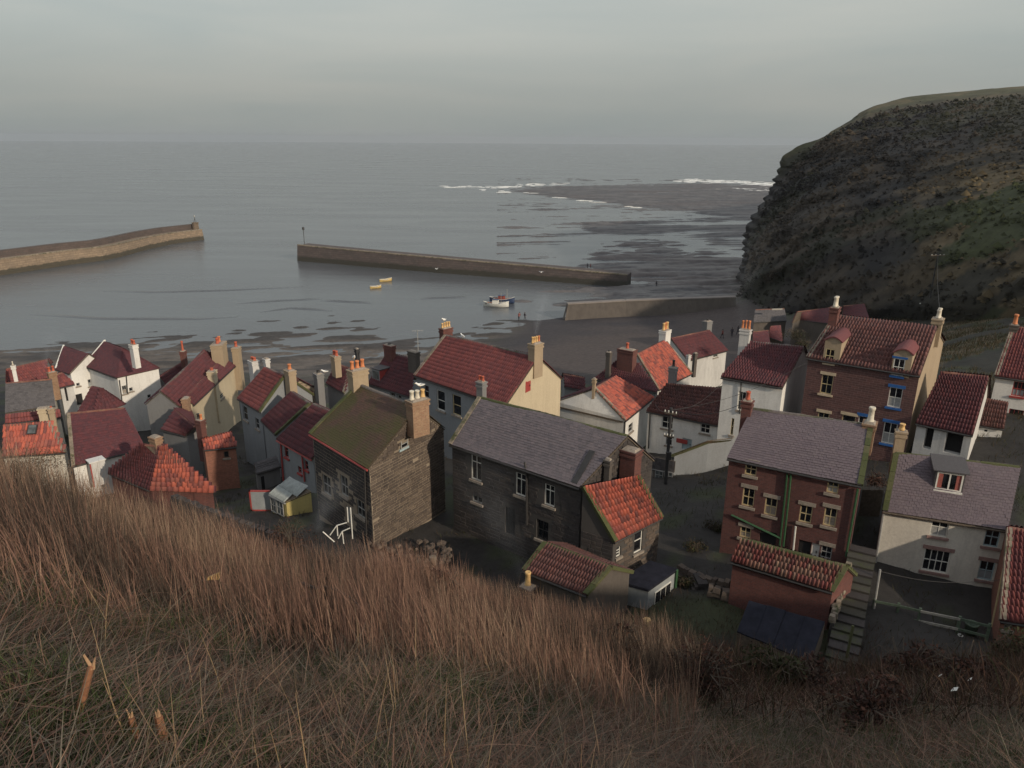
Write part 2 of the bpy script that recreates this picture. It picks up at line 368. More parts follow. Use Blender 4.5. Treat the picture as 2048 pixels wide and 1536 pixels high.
for r0, r1 in ((0, 300), (300, 1500), (1500, 8500)):
    for k in range(N):
        a0, a1 = 2*math.pi*k/N, 2*math.pi*(k+1)/N
        q = [(r0*math.cos(a0), r0*math.sin(a0)+100, 0), (r1*math.cos(a0), r1*math.sin(a0)+100, 0), (r1*math.cos(a1), r1*math.sin(a1)+100, 0), (r0*math.cos(a1), r0*math.sin(a1)+100, 0)]
        mb.face(q if r0 else q[:3])
tag(mb.build('sea', m_sea()), kind='structure')

# ---- sea air
hm_ = bpy.data.materials.new('sea haze'); hm_.use_nodes = True; t_ = hm_.node_tree; t_.nodes.remove(t_.nodes['Principled BSDF'])
pv = t_.nodes.new('ShaderNodeVolumePrincipled'); pv.inputs['Color'].default_value = (.70, .75, .82, 1); pv.inputs['Density'].default_value = 0.9e-4; pv.inputs['Anisotropy'].default_value = 0.2
t_.links.new(pv.outputs[0], t_.nodes['Material Output'].inputs['Volume'])
mb = MB(); mb.box((-9000, -9000, -11), (18000, 0, 0), (0, 18500, 0), (0, 0, 79)); tag(mb.build('haze', hm_), kind='stuff')

# ---- village ground, beach and foreshore: one sheet through surveyed heights
CTRL = np.array([(-10,36,14.6),(0,34,14.2),(8,33,14.4),(15,35,15.2),(15,28,15.0),(24,30,14.4),(34,33,16.5),(36,42,18),(30,50,17),(22,52,15),(12,53,12.2),(2,57,11.6),(-10,57,12),
    (-20,57,9.5),(-32,62,8.6),(-42,60,9.3),(-55,62,10),(-75,62,10),(-45,75,7.4),(-28,78,6.6),(-8,78,7),(8,75,8),(18,82,7),(30,75,11.5),(45,70,16),(60,70,20),(25,92,5.6),(40,95,7.5),(55,105,9),
    (-40,92,4),(-10,92,4.2),(10,94,4.6),(-70,92,4.5),(-87,124,.25),(-67,134,-.05),(-60,149,-.5),(-45,153,-.35),(-30,140,.05),(-15,129,.0),(-34,114,.7),(-58,114,.7),(-80,112,.9),(-10,112,1.7),(2,113,2.2),(-8,146,-.25),(2.6,152,-.02),
    (11,157,-.15),(24,124,2.),(24,140,1.2),(40,130,2.2),(45,143,2.5),(44,156,2.6),(20,150,.7),(30,162,.2),(53,133,6),(58,120,9),(-50,190,-2.5),(0,185,-1.8),(-30,170,-1.3),(30,178,-.4),(30,192,-.6),(56,177,.5),(60,197,.4),
    (-100,205,-4),(-140,150,-2),(0,215,-3),(75,165,8),(85,130,16),(-110,100,2),(-130,200,-4),(80,60,24),(70,30,20),(-60,40,12),(-100,60,11),(40,18,15),(0,20,13),(-20,30,12)], float)
def tps_fit(c, sm=.02):
    n = len(c); d = np.hypot(c[:, None, 0]-c[None, :, 0], c[:, None, 1]-c[None, :, 1]); K = d*1.0 + np.eye(n)*sm*20
    A = np.zeros((n+3, n+3)); A[:n, :n] = -K; P_ = np.c_[np.ones(n), c[:, :2]]; A[:n, n:] = P_; A[n:, :n] = P_.T
    return np.linalg.solve(A, np.r_[c[:, 2], 0, 0, 0])
TW = tps_fit(CTRL)
def ground_z(x, y):
    x, y = np.asarray(x, float), np.asarray(y, float)
    d = np.sqrt((x[..., None]-CTRL[:, 0])**2 + (y[..., None]-CTRL[:, 1])**2)
    return -(d @ TW[:-3]) + TW[-3] + TW[-2]*x + TW[-1]*y
def sand_mask(x, y): return np.clip((x + 14 - .25*(y-110))/10, 0, 1) * np.clip((54-x)/8, 0, 1) * np.clip((y-98)/8, 0, 1)
xs = np.r_[np.arange(-150, -100, 2.), np.arange(-100, 70, .8), np.arange(70, 100, 2.)]; ys = np.r_[np.arange(18, 100, 1.), np.arange(100, 172, .6), np.arange(172, 216, 1.5)]
X, Y = np.meshgrid(xs, ys); Z = ground_z(X, Y); sm = sand_mask(X, Y)
low = np.clip((1.6 - Z)/1.4, 0, 1) * (1 - sm)
rock = fbm(X*.16 + .25*Y*.16, Y*.42 - X*.1, 5, 3); Z = Z + low*(rock-.50)*1.5 + (1-low)*(1-sm)*(fbm(X*.5, Y*.5, 3, 9)-.5)*.5 + sm*(fbm(X*.12, Y*.2, 3, 5)-.5)*.18
col = np.zeros(X.shape + (4,)); col[..., 3] = 1
earth = np.array([.030, .027, .025]); sand = np.array([.072, .056, .052]); wet = np.array([.036, .032, .037]); rk = np.array([.060, .055, .054]); grn = np.array([.034, .040, .018]); shingle = np.array([.135, .115, .10])
g = fbm(X*.3, Y*.3, 4, 21)[..., None]; col[..., :3] = earth*(.7+.6*g); col[..., :3] = np.where(g > .56, grn, col[..., :3])
wetf = np.clip((1.3 - Z)/1.0 + (fbm(X*.07, Y*.12, 3, 8)-.5)*1.6, 0, 1)[..., None]
col[..., :3] = col[..., :3]*(1-sm[..., None]) + sm[..., None]*(sand*(1-wetf) + wet*wetf)
rr = np.clip((rock-.42)*5, 0, 1)[..., None]
lowc = np.clip((2.6 - Z)/1.6, 0, 1)[..., None]*(1-sm[..., None]); col[..., :3] = col[..., :3]*(1-lowc) + lowc*(rk*rr*.8 + shingle*(1-rr)*.85)
bank = (np.clip((X-21)/6, 0, 1)*np.clip((Y-47)/5, 0, 1)*np.clip((Z-8)/2, 0, 1))[..., None]; gbk = fbm(X*.25, Y*.25, 4, 131)[..., None]; col[..., :3] = col[..., :3]*(1-bank) + bank*np.where(gbk > .55, (.105, .078, .044), np.where(gbk > .46, (.040, .046, .020), (.030, .027, .019)))
hx, hy = X.shape; idx = np.arange(hx*hy).reshape(hx, hy)
fc = np.stack([idx[:-1, :-1], idx[:-1, 1:], idx[1:, 1:], idx[1:, :-1]], -1).reshape(-1, 4)
def m_ground(name, sc=1.2, rough=.9, dark=.5, bstr=.5):
    m, t, b = newmat(name); a = nd(t, 'ShaderNodeAttribute', attribute_name='hue'); n = noise(t, pos(t), sc, 7, .7)
    c = mixc(t, .8, a.outputs['Color'], ramp(t, n, [(.28, (.5-dark*.5,)*3), (.72, (.5+dark*.4,)*3)]), 'OVERLAY'); t.links.new(c, b.inputs['Base Color'])
    b.inputs['Roughness'].default_value = rough; bump(t, b, n, bstr, .12); return m
GROUND = npmesh('ground', np.stack([X, Y, Z], -1).reshape(-1, 3), fc, m_ground('village ground', 1.4), vcol=col.reshape(-1, 4), smooth=True); tag(GROUND, kind='structure')

# ---- wave-cut rock scars off the headland
def curve(pts, u): p = np.array(pts, float); return np.interp(u, p[:, 0], p[:, 1])
us = np.arange(990, 1580, 1.5); vv = np.r_[np.arange(356, 440, .5), np.arange(440, 612, .8)]
U, W_ = np.meshgrid(us, vv)
a_, b_ = U-1024, W_-768; rx = (a_*CR-b_*SR)/F; rw = (a_*SR+b_*CR)/F; tt = -H/(-SP-CP*rw); SX = rx*tt; SY = (CP-SP*rw)*tt
def band(top, bot, soft, u0=None):
    tp, bt = curve(top, U), curve(bot, U); d = np.minimum(W_-tp, bt-W_)/soft
    if u0 is not None: d = np.minimum(d, (U-u0)/12)
    return np.clip(d, -1, 1)
st = fbm(SX*.024+SY*.006, SY*.095 - SX*.02, 6, 31); fn = fbm(SX*.10, SY*.24, 5, 37); bed = np.abs(((SY*.16 - SX*.036 + 2.2*fbm(SX*.03, SY*.03, 3, 43)) % 1.) - .5)*2
h1 = band([(1020, 381), (1060, 375), (1140, 369), (1300, 366), (1380, 362), (1600, 365)], [(1020, 381), (1080, 389), (1200, 402), (1300, 413), (1400, 421), (1470, 433), (1600, 448)], 5, 1022)*.45 + .05 + (st-.5)*1.6 + (bed-.5)*.45
h2 = band([(1150, 452), (1240, 443), (1340, 442), (1600, 446)], [(1150, 456), (1260, 471), (1360, 479), (1480, 484), (1600, 485)], 7, 1165)*.30 - .16 + np.clip((U-1400)/120, 0, .25) + (st-.5)*2.8 + (bed-.5)*.5
h3 = band([(1060, 560), (1140, 528), (1180, 500), (1200, 476), (1260, 476), (1330, 490), (1400, 500), (1440, 508), (1600, 514)], [(1060, 566), (1250, 600), (1600, 612)], 14)*.40 - .12 + np.clip((U-1230)/200, -.25, .22) + (st-.5)*1.9 + (fn-.5)*1.3 + (bed-.5)*.45
h4 = band([(1080, 598), (1100, 595), (1200, 592), (1260, 590), (1420, 560)], [(1080, 602), (1130, 612), (1260, 610), (1420, 600)], 6)*.4 - .05 + (fn-.5)*1.2
hz = np.maximum(np.maximum(h1, h2), np.maximum(h3, h4)) + (fn-.5)*.6
SZ = np.clip(hz*1.1, -.6, .9)
scol = np.zeros(U.shape+(4,)); scol[..., 3] = 1; gg = fn[..., None]
scol[..., :3] = np.where(bed[..., None] > .55, (.078, .068, .067), (.044, .040, .043)); scol[..., :3] = np.where(gg > .60, (.105, .095, .092), scol[..., :3]); red = np.clip((fbm(SX*.03, SY*.05, 3, 41)-.5)*5, 0, 1)[..., None]; scol[..., :3] = scol[..., :3]*(1-red*.5) + red*.5*np.array((.085, .062, .055))
hx, hy = U.shape; idx = np.arange(hx*hy).reshape(hx, hy)
tag(npmesh('rock_scar', np.stack([SX, SY, SZ], -1).reshape(-1, 3), np.stack([idx[1:, :-1], idx[1:, 1:], idx[:-1, 1:], idx[:-1, :-1]], -1).reshape(-1, 4), m_ground('wet rock', .5, .55, .5, .6), vcol=scol.reshape(-1, 4), smooth=True), kind='structure')
# breaking surf along the outer scar, in flecks
mb = MB()
def surf(pts, n, th, jit):
    for i in range(n):
        u = random.uniform(pts[0][0], pts[-1][0]); v = float(curve(pts, u)) + random.gauss(0, jit); c = at_z((u, v), .22)
        l = random.uniform(1.2, 6)*c[1]/500; d = random.uniform(.35, 1.)*th; ang = random.gauss(.05, .12); k = 7
        mb.face([(c[0] + l*math.cos(2*math.pi*q/k)*random.uniform(.7, 1.1)*math.cos(ang), c[1] + d*math.sin(2*math.pi*q/k)*random.uniform(.6, 1.2) + l*math.sin(ang)*math.cos(2*math.pi*q/k), c[2] + .3*max(0, math.sin(2*math.pi*q/k))) for q in range(k)])
surf([(1350, 358), (1400, 357), (1480, 359), (1550, 364)], 120, 2.0, 1.7); surf([(960, 379), (1010, 374), (1060, 370), (1130, 367)], 34, 1.2, 1.6); surf([(980, 381), (1060, 386), (1110, 393)], 9, .8, 1.2)
surf([(1110, 394), (1290, 414)], 9, .4, .6); surf([(1430, 372), (1550, 376)], 40, 2., 1.6); surf([(880, 376), (1000, 373)], 18, 1.2, 1.2)
tag(mb.build('surf', m_plain('sea foam', (.70, .71, .69), .9, .15, .3)), kind='stuff')
# small swell lines running into the bay
mb = MB()
for pts in ([(205, 592), (300, 594), (450, 588), (600, 579)], [(470, 614), (560, 607), (640, 603)], [(60, 640), (200, 648), (400, 646), (470, 640)], [(520, 630), (580, 622), (660, 626)], [(840, 600), (930, 596)], [(640, 606), (740, 610)]):
    for i in range(26):
        t0 = i/26; u0 = pts[0][0] + (pts[-1][0]-pts[0][0])*t0; u1 = pts[0][0] + (pts[-1][0]-pts[0][0])*(i+1.15)/26
        a, b = at_z((u0, float(curve(pts, u0))), 0.), at_z((u1, float(curve(pts, u1))), 0.); hgt = .16*math.sin(math.pi*min(1, (i+.5)/26))+.03
        mb.face([a + (0, -.7, .01), b + (0, -.7, .01), b + (0, 0, hgt), a + (0, 0, hgt)]); mb.face([a + (0, 0, hgt), b + (0, 0, hgt), b + (0, 1.4, .01), a + (0, 1.4, .01)])
tag(mb.build('swell', bpy.data.materials['sea water'], smooth=True), kind='structure')

# ---- headland
cols = []
sil = [(1470, 562), (1480, 530), (1477, 500), (1484, 462), (1500, 434), (1528, 408), (1545, 360), (1562, 322), (1575, 300), (1592, 287)]
def lerp_col(base, top, n=10, k=1.25, mid=0.):
    base, top = V(base), V(top); o = []
    for j in range(n):
        t = j/(n-1); p = base + (top-base)*t; p[2] = base[2] + (top[2]-base[2])*(t**(1/k)) + mid*math.sin(math.pi*t); o.append(p)
    return o
cols.append(lerp_col((150, 330, -1), (175, 300, 36), k=2)); cols.append(lerp_col((95, 250, -1), (104, 246, 35), k=2)); cols.append(lerp_col((70, 214, -1), (84, 226, 34.6), k=2))
cols.append([at_y(p, 197 + 16*(j/9)**1.3) for j, p in enumerate(sil)])
for base, tp, yy in (((56, 178, .3), (1632, 268), 218), ((52, 158, 1.5), (1680, 236), 220), ((52.5, 143, 4), (1740, 202), 222), ((56, 126, 8.5), (1800, 186), 223), ((62, 108, 13), (1900, 175), 223), ((66, 92, 16.5), (2048, 159), 222), ((70, 72, 21), (2250, 140), 220)):
    cols.append(lerp_col(base, at_y(tp, yy), k=1.55, mid=1.0))
cols.append(lerp_col((85, 50, 25), (230, 190, 56), k=1.4)); cols.append(lerp_col((105, 15, 27), (270, 120, 52), k=1.4))
C0 = np.array(cols); top = C0[:, -1]; C0 = np.concatenate([(C0[:, 0] - (0, 0, 9))[:, None], C0, np.stack([top + V((25, 20, 1.0)), top + V((80, 90, 2.0)), top + V((180, 240, -8))], 1)], 1)
def resample(a, n, axis):
    k = a.shape[axis]; t = np.linspace(0, k-1, n); i = np.minimum(t.astype(int), k-2); f = t-i
    sh = [1]*a.ndim; sh[axis] = n; f = f.reshape(sh); return np.take(a, i, axis)*(1-f) + np.take(a, i+1, axis)*f
def smooth(a, axis, it):
    for _ in range(it):
        b = a.copy(); s0 = [slice(None)]*a.ndim; s1, s2 = list(s0), list(s0); s0[axis] = slice(1, -1); s1[axis] = slice(0, -2); s2[axis] = slice(2, None)
        b[tuple(s0)] = .5*a[tuple(s0)] + .25*(a[tuple(s1)] + a[tuple(s2)]); a = b
    return a
HG = resample(smooth(resample(C0, 330, 0), 0, 14), 220, 1)
hx_, hy_, hz_ = HG[..., 0], HG[..., 1], HG[..., 2]
jj = np.linspace(0, 1, 220)[None, :]; fade = np.clip(jj*8, 0, 1)
rg = 1-np.abs(2*fbm(hx_*.026+hz_*.015, hy_*.026-hz_*.02, 6, 51)-1); f1 = fbm(hx_*.13+hz_*.10, hy_*.13+hz_*.16, 5, 55)
ii0 = np.linspace(0, 1, 330)[:, None]; beds = np.clip((.42-ii0)/.1, 0, 1)*np.clip((.66-np.linspace(0, 1, 220)[None, :])/.1, 0, 1); fr_ = (hz_*.45 + 1.2*fbm(hx_*.05, hy_*.05, 3, 59)) % 1.0
ledge = beds*(np.where(fr_ < .6, fr_/.6, (1-fr_)/.4) - .5)*1.3
HG[..., 0] += fade*((f1-.5)*4.6 - (rg-.6)*6.5 - ledge); HG[..., 1] += fade*((f1-.5)*2. - (rg-.6)*1.5); HG[..., 2] += fade*((f1-.5)*1.6)*np.where(jj < .76, 1, .35)
hcol = np.zeros(HG.shape[:2]+(4,)); hcol[..., 3] = 1
ga = fbm(hx_*.05, hy_*.05+hz_*.05, 5, 61)[..., None]; gb = fbm(hx_*.16, hy_*.16+hz_*.2, 4, 65)[..., None]; ii = np.linspace(0, 1, 330)[:, None, None]
base = np.where(ga > .53, (.027, .027, .016), (.030, .025, .020)); base = np.where(gb > .62, (.055, .043, .030), base); base = np.where((gb < .44) & (ga < .56), (.014, .013, .013), base)
rockf = np.clip((.34-ii)/.05, 0, 1)*np.clip((.60-jj[..., None])/.1, 0, 1); base = base*(1-rockf) + rockf*np.where(gb > .5, (.026, .023, .023), (.017, .016, .017))
topf = np.clip((jj[..., None]-.64)/.06, 0, 1); base = base*(1-topf) + topf*np.where(gb > .5, (.085, .072, .038), (.055, .055, .028))  # paler crest grass, with its sunlit tone put into the colour
lowf = np.clip((ii-.62)/.08, 0, 1)*np.clip((.38-jj[..., None])/.1, 0, 1); base = base*(1-lowf) + lowf*np.where(ga > .5, (.042, .048, .020), np.where(gb > .5, (.11, .083, .045), (.035, .031, .02)))
bp = fbm(hx_*.018+3, hy_*.018+hz_*.03, 4, 67)[..., None]; base = base*np.where(bp > .5, 1.15, .72)  # broad lit and dark patches multiplied into the base colour
hcol[..., :3] = base; n0, n1 = HG.shape[:2]; idx = np.arange(n0*n1).reshape(n0, n1)
tag(npmesh('headland', HG.reshape(-1, 3), np.stack([idx[:-1, :-1], idx[1:, :-1], idx[1:, 1:], idx[:-1, 1:]], -1).reshape(-1, 4), m_ground('rough hill grass', .55, .95, .6, .8), vcol=hcol.reshape(-1, 4), smooth=True), kind='structure')
def head_pt(u, v):        # the hill surface seen at a photo pixel
    o, d = Vector(EYE), Vector(ray(u, v)).normalized()
    return HBVH.ray_cast(o, d)[0]
from mathutils.bvhtree import BVHTree
HBVH = BVHTree.FromPolygons([tuple(p) for p in HG.reshape(-1, 3)], [tuple(map(int, f)) for f in np.stack([idx[:-1, :-1], idx[1:, :-1], idx[1:, 1:], idx[:-1, 1:]], -1).reshape(-1, 4)])

# ---- grassy hillside the picture is taken from
EDGE = [(-200, 905), (30, 938), (230, 1012), (420, 1062), (560, 1118), (700, 1124), (870, 1145), (1050, 1200), (1240, 1240), (1450, 1310), (1650, 1345), (2048, 1350), (2250, 1350)]
az_, sl_ = [], []
for u, v in EDGE:
    d = ray(u, v); az_.append(math.atan2(d[0], d[1])); e = -d[2]/math.hypot(d[0], d[1]); sl_.append(e - 1.7/14.5 + .035)
keep = [i for i, a in enumerate(az_) if a < .62]          # measured edge; beyond the frame the shoulder of the hill runs on to the right and behind
az_ = [-3.15, -2.4, -1.6, -1.0] + [az_[i] for i in keep] + [.80, 1.1, 1.4, 1.75, 2.4, 3.15]; sl_ = [.05, .06, .10, .18] + [sl_[i] for i in keep] + [.47, .32, .17, .11, .06, .05]
RE = 14.5
def hill_z(x, y):
    x, y = np.asarray(x, float), np.asarray(y, float); r = np.hypot(x, y); th = np.arctan2(x, y)
    a = np.interp(th, az_, sl_); extra = np.interp(th, [-2, -1.2, -.6, 0, .5, 1.0, 1.3], [0, .2, .42, .40, .12, .05, 0]); d = np.maximum(r-RE, 0)
    z = H - 1.7 - a*r - extra*d*d/(d+4)
    return z + (fbm(x*.35+40, y*.35, 4, 71)-.5)*.9*np.clip(r/6, .15, 1) + (fbm(x*1.3, y*1.3, 3, 75)-.5)*.22
rs = np.r_[np.linspace(0, 1.5, 4)[1:], np.linspace(1.8, 20, 120), np.linspace(20.4, 70, 90)]; ts = np.r_[np.linspace(-math.pi, -1.18, 60), np.linspace(-1.15, 1.15, 260), np.linspace(1.18, math.pi, 60)]
RR, TT = np.meshgrid(rs, ts, indexing='ij'); HXX, HYY = RR*np.sin(TT), RR*np.cos(TT); HZZ = hill_z(HXX, HYY)
hc = np.zeros(RR.shape+(4,)); hc[..., 3] = 1; q1 = fbm(HXX*.5, HYY*.5, 4, 81)[..., None]; hc[..., :3] = np.where(q1 > .56, (.060, .066, .030), (.085, .060, .040))
n0, n1 = RR.shape; idx = np.arange(n0*n1).reshape(n0, n1)
tag(npmesh('hillside', np.stack([HXX, HYY, HZZ], -1).reshape(-1, 3), np.stack([idx[:-1, 1:], idx[:-1, :-1], idx[1:, :-1], idx[1:, 1:]], -1).reshape(-1, 4), m_ground('turf', 3.5, .95, .6, .7), vcol=hc.reshape(-1, 4), smooth=True), kind='structure')

# ================================================================== BUILDERS
def unit(v): v = V(v); return v/np.linalg.norm(v)
def pantile_mesh():
    m = MB(); prof = [(0, .0), (.16, .048), (.36, .066), (.56, .034), (.74, -.004), (1.0, .0)]
    v = [(x, y, z + (.014 if y < .5 else .0)) for y in (-.06, 1.04) for x, z in prof]; n = len(prof)
    m.mesh(v + [(x, -.08, -.02) for x, z in prof], [(i, i+1, n+i+1, n+i) for i in range(n-1)] + [(2*n+i, 2*n+i+1, i+1, i) for i in range(n-1)])
    return m
def slate_mesh():
    m = MB(); m.hexa([(.012, -.10, -.004), (.988, -.10, -.004), (.988, 1.02, -.014), (.012, 1.02, -.014)], [(.012, -.10, .016), (.988, -.10, .016), (.988, 1.02, .002), (.012, 1.02, .002)]); return m
TILE = {'pan': pantile_mesh(), 'slate': slate_mesh()}
PIECE = {}
def piece_mesh(kind, mat):
    k = (kind, mat)
    if k not in PIECE:
        b = TILE[kind]; me = bpy.data.meshes.new({'pan': 'pantile', 'slate': 'slate'}[kind]); me.from_pydata(b.v, [], b.f); me.materials.append(M[mat]); me.update()
        if kind == 'pan': me.polygons.foreach_set('use_smooth', [i < 5 for i in range(len(b.f))])
        PIECE[k] = me
    return PIECE[k]
def cover(parent, org, A, B, S, Rr, kind, mat, tw, rh, single=0, sag=.03, ragged=.01, zs=1.0):
    """lay tiles on the slope A-B (eave) to R-S (ridge); the nearest SINGLE of them as parts of their own"""
    tw, rh = (tw*.74, rh*1.12) if kind == 'pan' else (tw*.68, rh*.72)
    A, B, S, Rr = map(V, (A, B, S, Rr)); wl = .5*(np.linalg.norm(B-A)+np.linalg.norm(S-Rr)); hl = .5*(np.linalg.norm(Rr-A)+np.linalg.norm(S-B))
    nc, nr = max(2, round(wl/tw)), max(2, round(hl/rh)); mats = []
    seed = random.random()*50
    for j in range(nr):
        v0, v1 = j/nr, (j+1)/nr; off = (.5 if (kind == 'slate' and j % 2) else 0)
        L0, R0, L1, R1 = A+(Rr-A)*v0, B+(S-B)*v0, A+(Rr-A)*v1, B+(S-B)*v1
        for i in range(nc + (1 if off else 0)):
            u0 = max(0, (i-off)/nc); u1 = min(1, (i+1-off)/nc)
            p = L0+(R0-L0)*u0; q = L0+(R0-L0)*u1; r = L1+(R1-L1)*u0
            ex, ey = q-p, r-p; lx, ly = np.linalg.norm(ex), np.linalg.norm(ey)
            if lx < .02: continue
            ez = np.cross(ex, ey); ez /= np.linalg.norm(ez); ex /= lx; ey = np.cross(ez, ex)
            wob = sag*(math.sin(seed + 3.1*u0*wl/4 + 2*v0) + math.sin(seed*2 + 5*v0))*min(1, 4*min(u0+.1, 1.1-u0))
            a = random.gauss(0, ragged); m4 = np.eye(4)
            m4[:3, 0] = (ex + ez*a)*lx*(1.0 if kind == 'pan' else .985); m4[:3, 1] = (ey + ez*random.gauss(0, ragged*.6))*ly; m4[:3, 2] = ez*zs
            m4[:3, 3] = p + ez*(wob + 2*sag + .012 + abs(random.gauss(0, ragged*.5))) + ey*random.gauss(0, ragged*.6) - org
            mats.append(m4)
    mats = np.array(mats); c = mats[:, :3, 3] + org; dist = np.linalg.norm(c-EYE, axis=1); order = np.argsort(dist)
    one, rest = order[:single], order[single:]; me = piece_mesh(kind, mat) if len(one) else None
    nm = {'pan': 'pantile', 'slate': 'slate'}[kind]
    for k in one:
        o = bpy.data.objects.new(nm, me); COL.objects.link(o); o.parent = parent; o.matrix_basis = Matrix(mats[k].tolist())
    if len(rest):
        b = TILE[kind]; tv = np.c_[np.array(b.v), np.ones(len(b.v))]; tf = np.array(b.f)
        vv = np.einsum('nij,kj->nki', mats[rest], tv)[..., :3].reshape(-1, 3); ff = (tf[None] + (np.arange(len(rest))*len(b.v))[:, None, None]).reshape(-1, 4)
        tint = np.repeat(RNG.random(len(rest)), len(tf)); o = npmesh(nm + 's', vv, ff, M[mat], tint=tint, parent=parent, smooth=np.tile(np.arange(len(tf)) < 5, len(rest)) if kind == 'pan' else False); o['kind'] = 'stuff'
    return nc, nr
class House: pass
def roof_slab(parent, org, quads, mat, name='roof', th=.07):
    m = MB()
    for A, B, S, Rr in quads:
        A, B, S, Rr = map(V, (A, B, S, Rr)); n = unit(np.cross(B-A, Rr-A)); k = 6; g = [[A*(1-i/k)*(1-j/k) + B*(i/k)*(1-j/k) + S*(i/k)*(j/k) + Rr*(1-i/k)*(j/k) for i in range(k+1)] for j in range(k+1)]
        top_ = [p-n*.012 for r_ in g for p in r_]; bot_ = [p-n*th for r_ in g for p in r_]; N_ = (k+1)**2; ff = []
        for j in range(k):
            for i in range(k): a = j*(k+1)+i; ff += [(a, a+1, a+k+2, a+k+1), (N_+a, N_+a+k+1, N_+a+k+2, N_+a+1)]
        rim = [i for i in range(k+1)] + [(j+1)*(k+1)-1 for j in range(1, k+1)] + [k*(k+1)+i for i in range(k-1, -1, -1)] + [j*(k+1) for j in range(k-1, 0, -1)]
        for a, b in zip(rim, rim[1:]+rim[:1]): ff.append((b, a, N_+a, N_+b))
        m.mesh(top_+bot_, ff)
    return m.build(name, M[mat], parent, org)
def chim(h, c, top, wd, dp, yaw, mat, pots=2, pot='pot_yellow', poth=.55, potr=.13, band='same', cap=True, base_z=None, lab=None, potcaps=None):
    """chimney stack with an oversailing course and pots standing in mortar flaunching"""
    zb = base_z if base_z is not None else c[2]-.9; m = MB(); hh = top-zb
    m.cbox((c[0], c[1], zb), wd, dp, hh-.34, yaw)
    m.cbox((c[0], c[1], zb+hh-.34), wd+.10, dp+.10, .13, yaw); m.cbox((c[0], c[1], zb+hh-.21), wd+.02, dp+.02, .12, yaw)
    m.cbox((c[0], c[1], zb+hh-.09), wd+.12, dp+.12, .09, yaw)
    s = 0
    for f in list(range(len(m.f))):     # box uv from positions so that courses lie level
        pass
    uv = []
    for f in m.f:
        P_ = [V(m.v[i]) for i in f]; n = np.cross(P_[1]-P_[0], P_[2]-P_[0]); n = n/(np.linalg.norm(n)+1e-9); d = np.array([-n[1], n[0], 0]); d = d/(np.linalg.norm(d)+1e-9) if abs(n[2]) < .9 else np.array([1., 0, 0])
        uv += [(float(p @ d), float(p[2])) for p in P_]
    m.uv = uv
    ob = m.build('chimney', M[mat], h.root, h.org, uv=True)
    if lab: ob['label'] = lab
    X = V((math.cos(yaw), math.sin(yaw), 0)); fl = MB(); 
    b0 = [(c[0], c[1], top)]; fx = wd*.46; fy = dp*.46; Yv = V((-X[1], X[0], 0)); cc = V((c[0], c[1], top))
    fl.hexa([cc-X*fx-Yv*fy, cc+X*fx-Yv*fy, cc+X*fx+Yv*fy, cc-X*fx+Yv*fy], [q+V((0, 0, .10)) for q in (cc-X*fx*.8-Yv*fy*.6, cc+X*fx*.8-Yv*fy*.6, cc+X*fx*.8+Yv*fy*.6, cc-X*fx*.8+Yv*fy*.6)])
    fl.build('flaunching', M['sill'], ob, h.org)
    for i in range(pots):
        p = cc + X*((i-(pots-1)/2)*min(wd/pots, potr*2.6)) + V((0, 0, .06)); hgt = poth*random.uniform(.88, 1.1); r = potr*random.uniform(.92, 1.05); q = MB()
        q.lathe(p, [(r*1.15, 0), (r*1.12, .06), (r*.92, .10), (r*.80, hgt*.78), (r*.98, hgt*.82), (r*1.02, hgt*.96), (r*.86, hgt), (r*.6, hgt-.02)], 9)
        pm = pot[i % len(pot)] if isinstance(pot, (list, tuple)) else pot
        q.build('chimney_pot', M[pm], ob, h.org, smooth=True)
    return ob
def quad_uv(P0, d, q): return [(float((V(p)-P0) @ d), float(p[2])) for p in q]
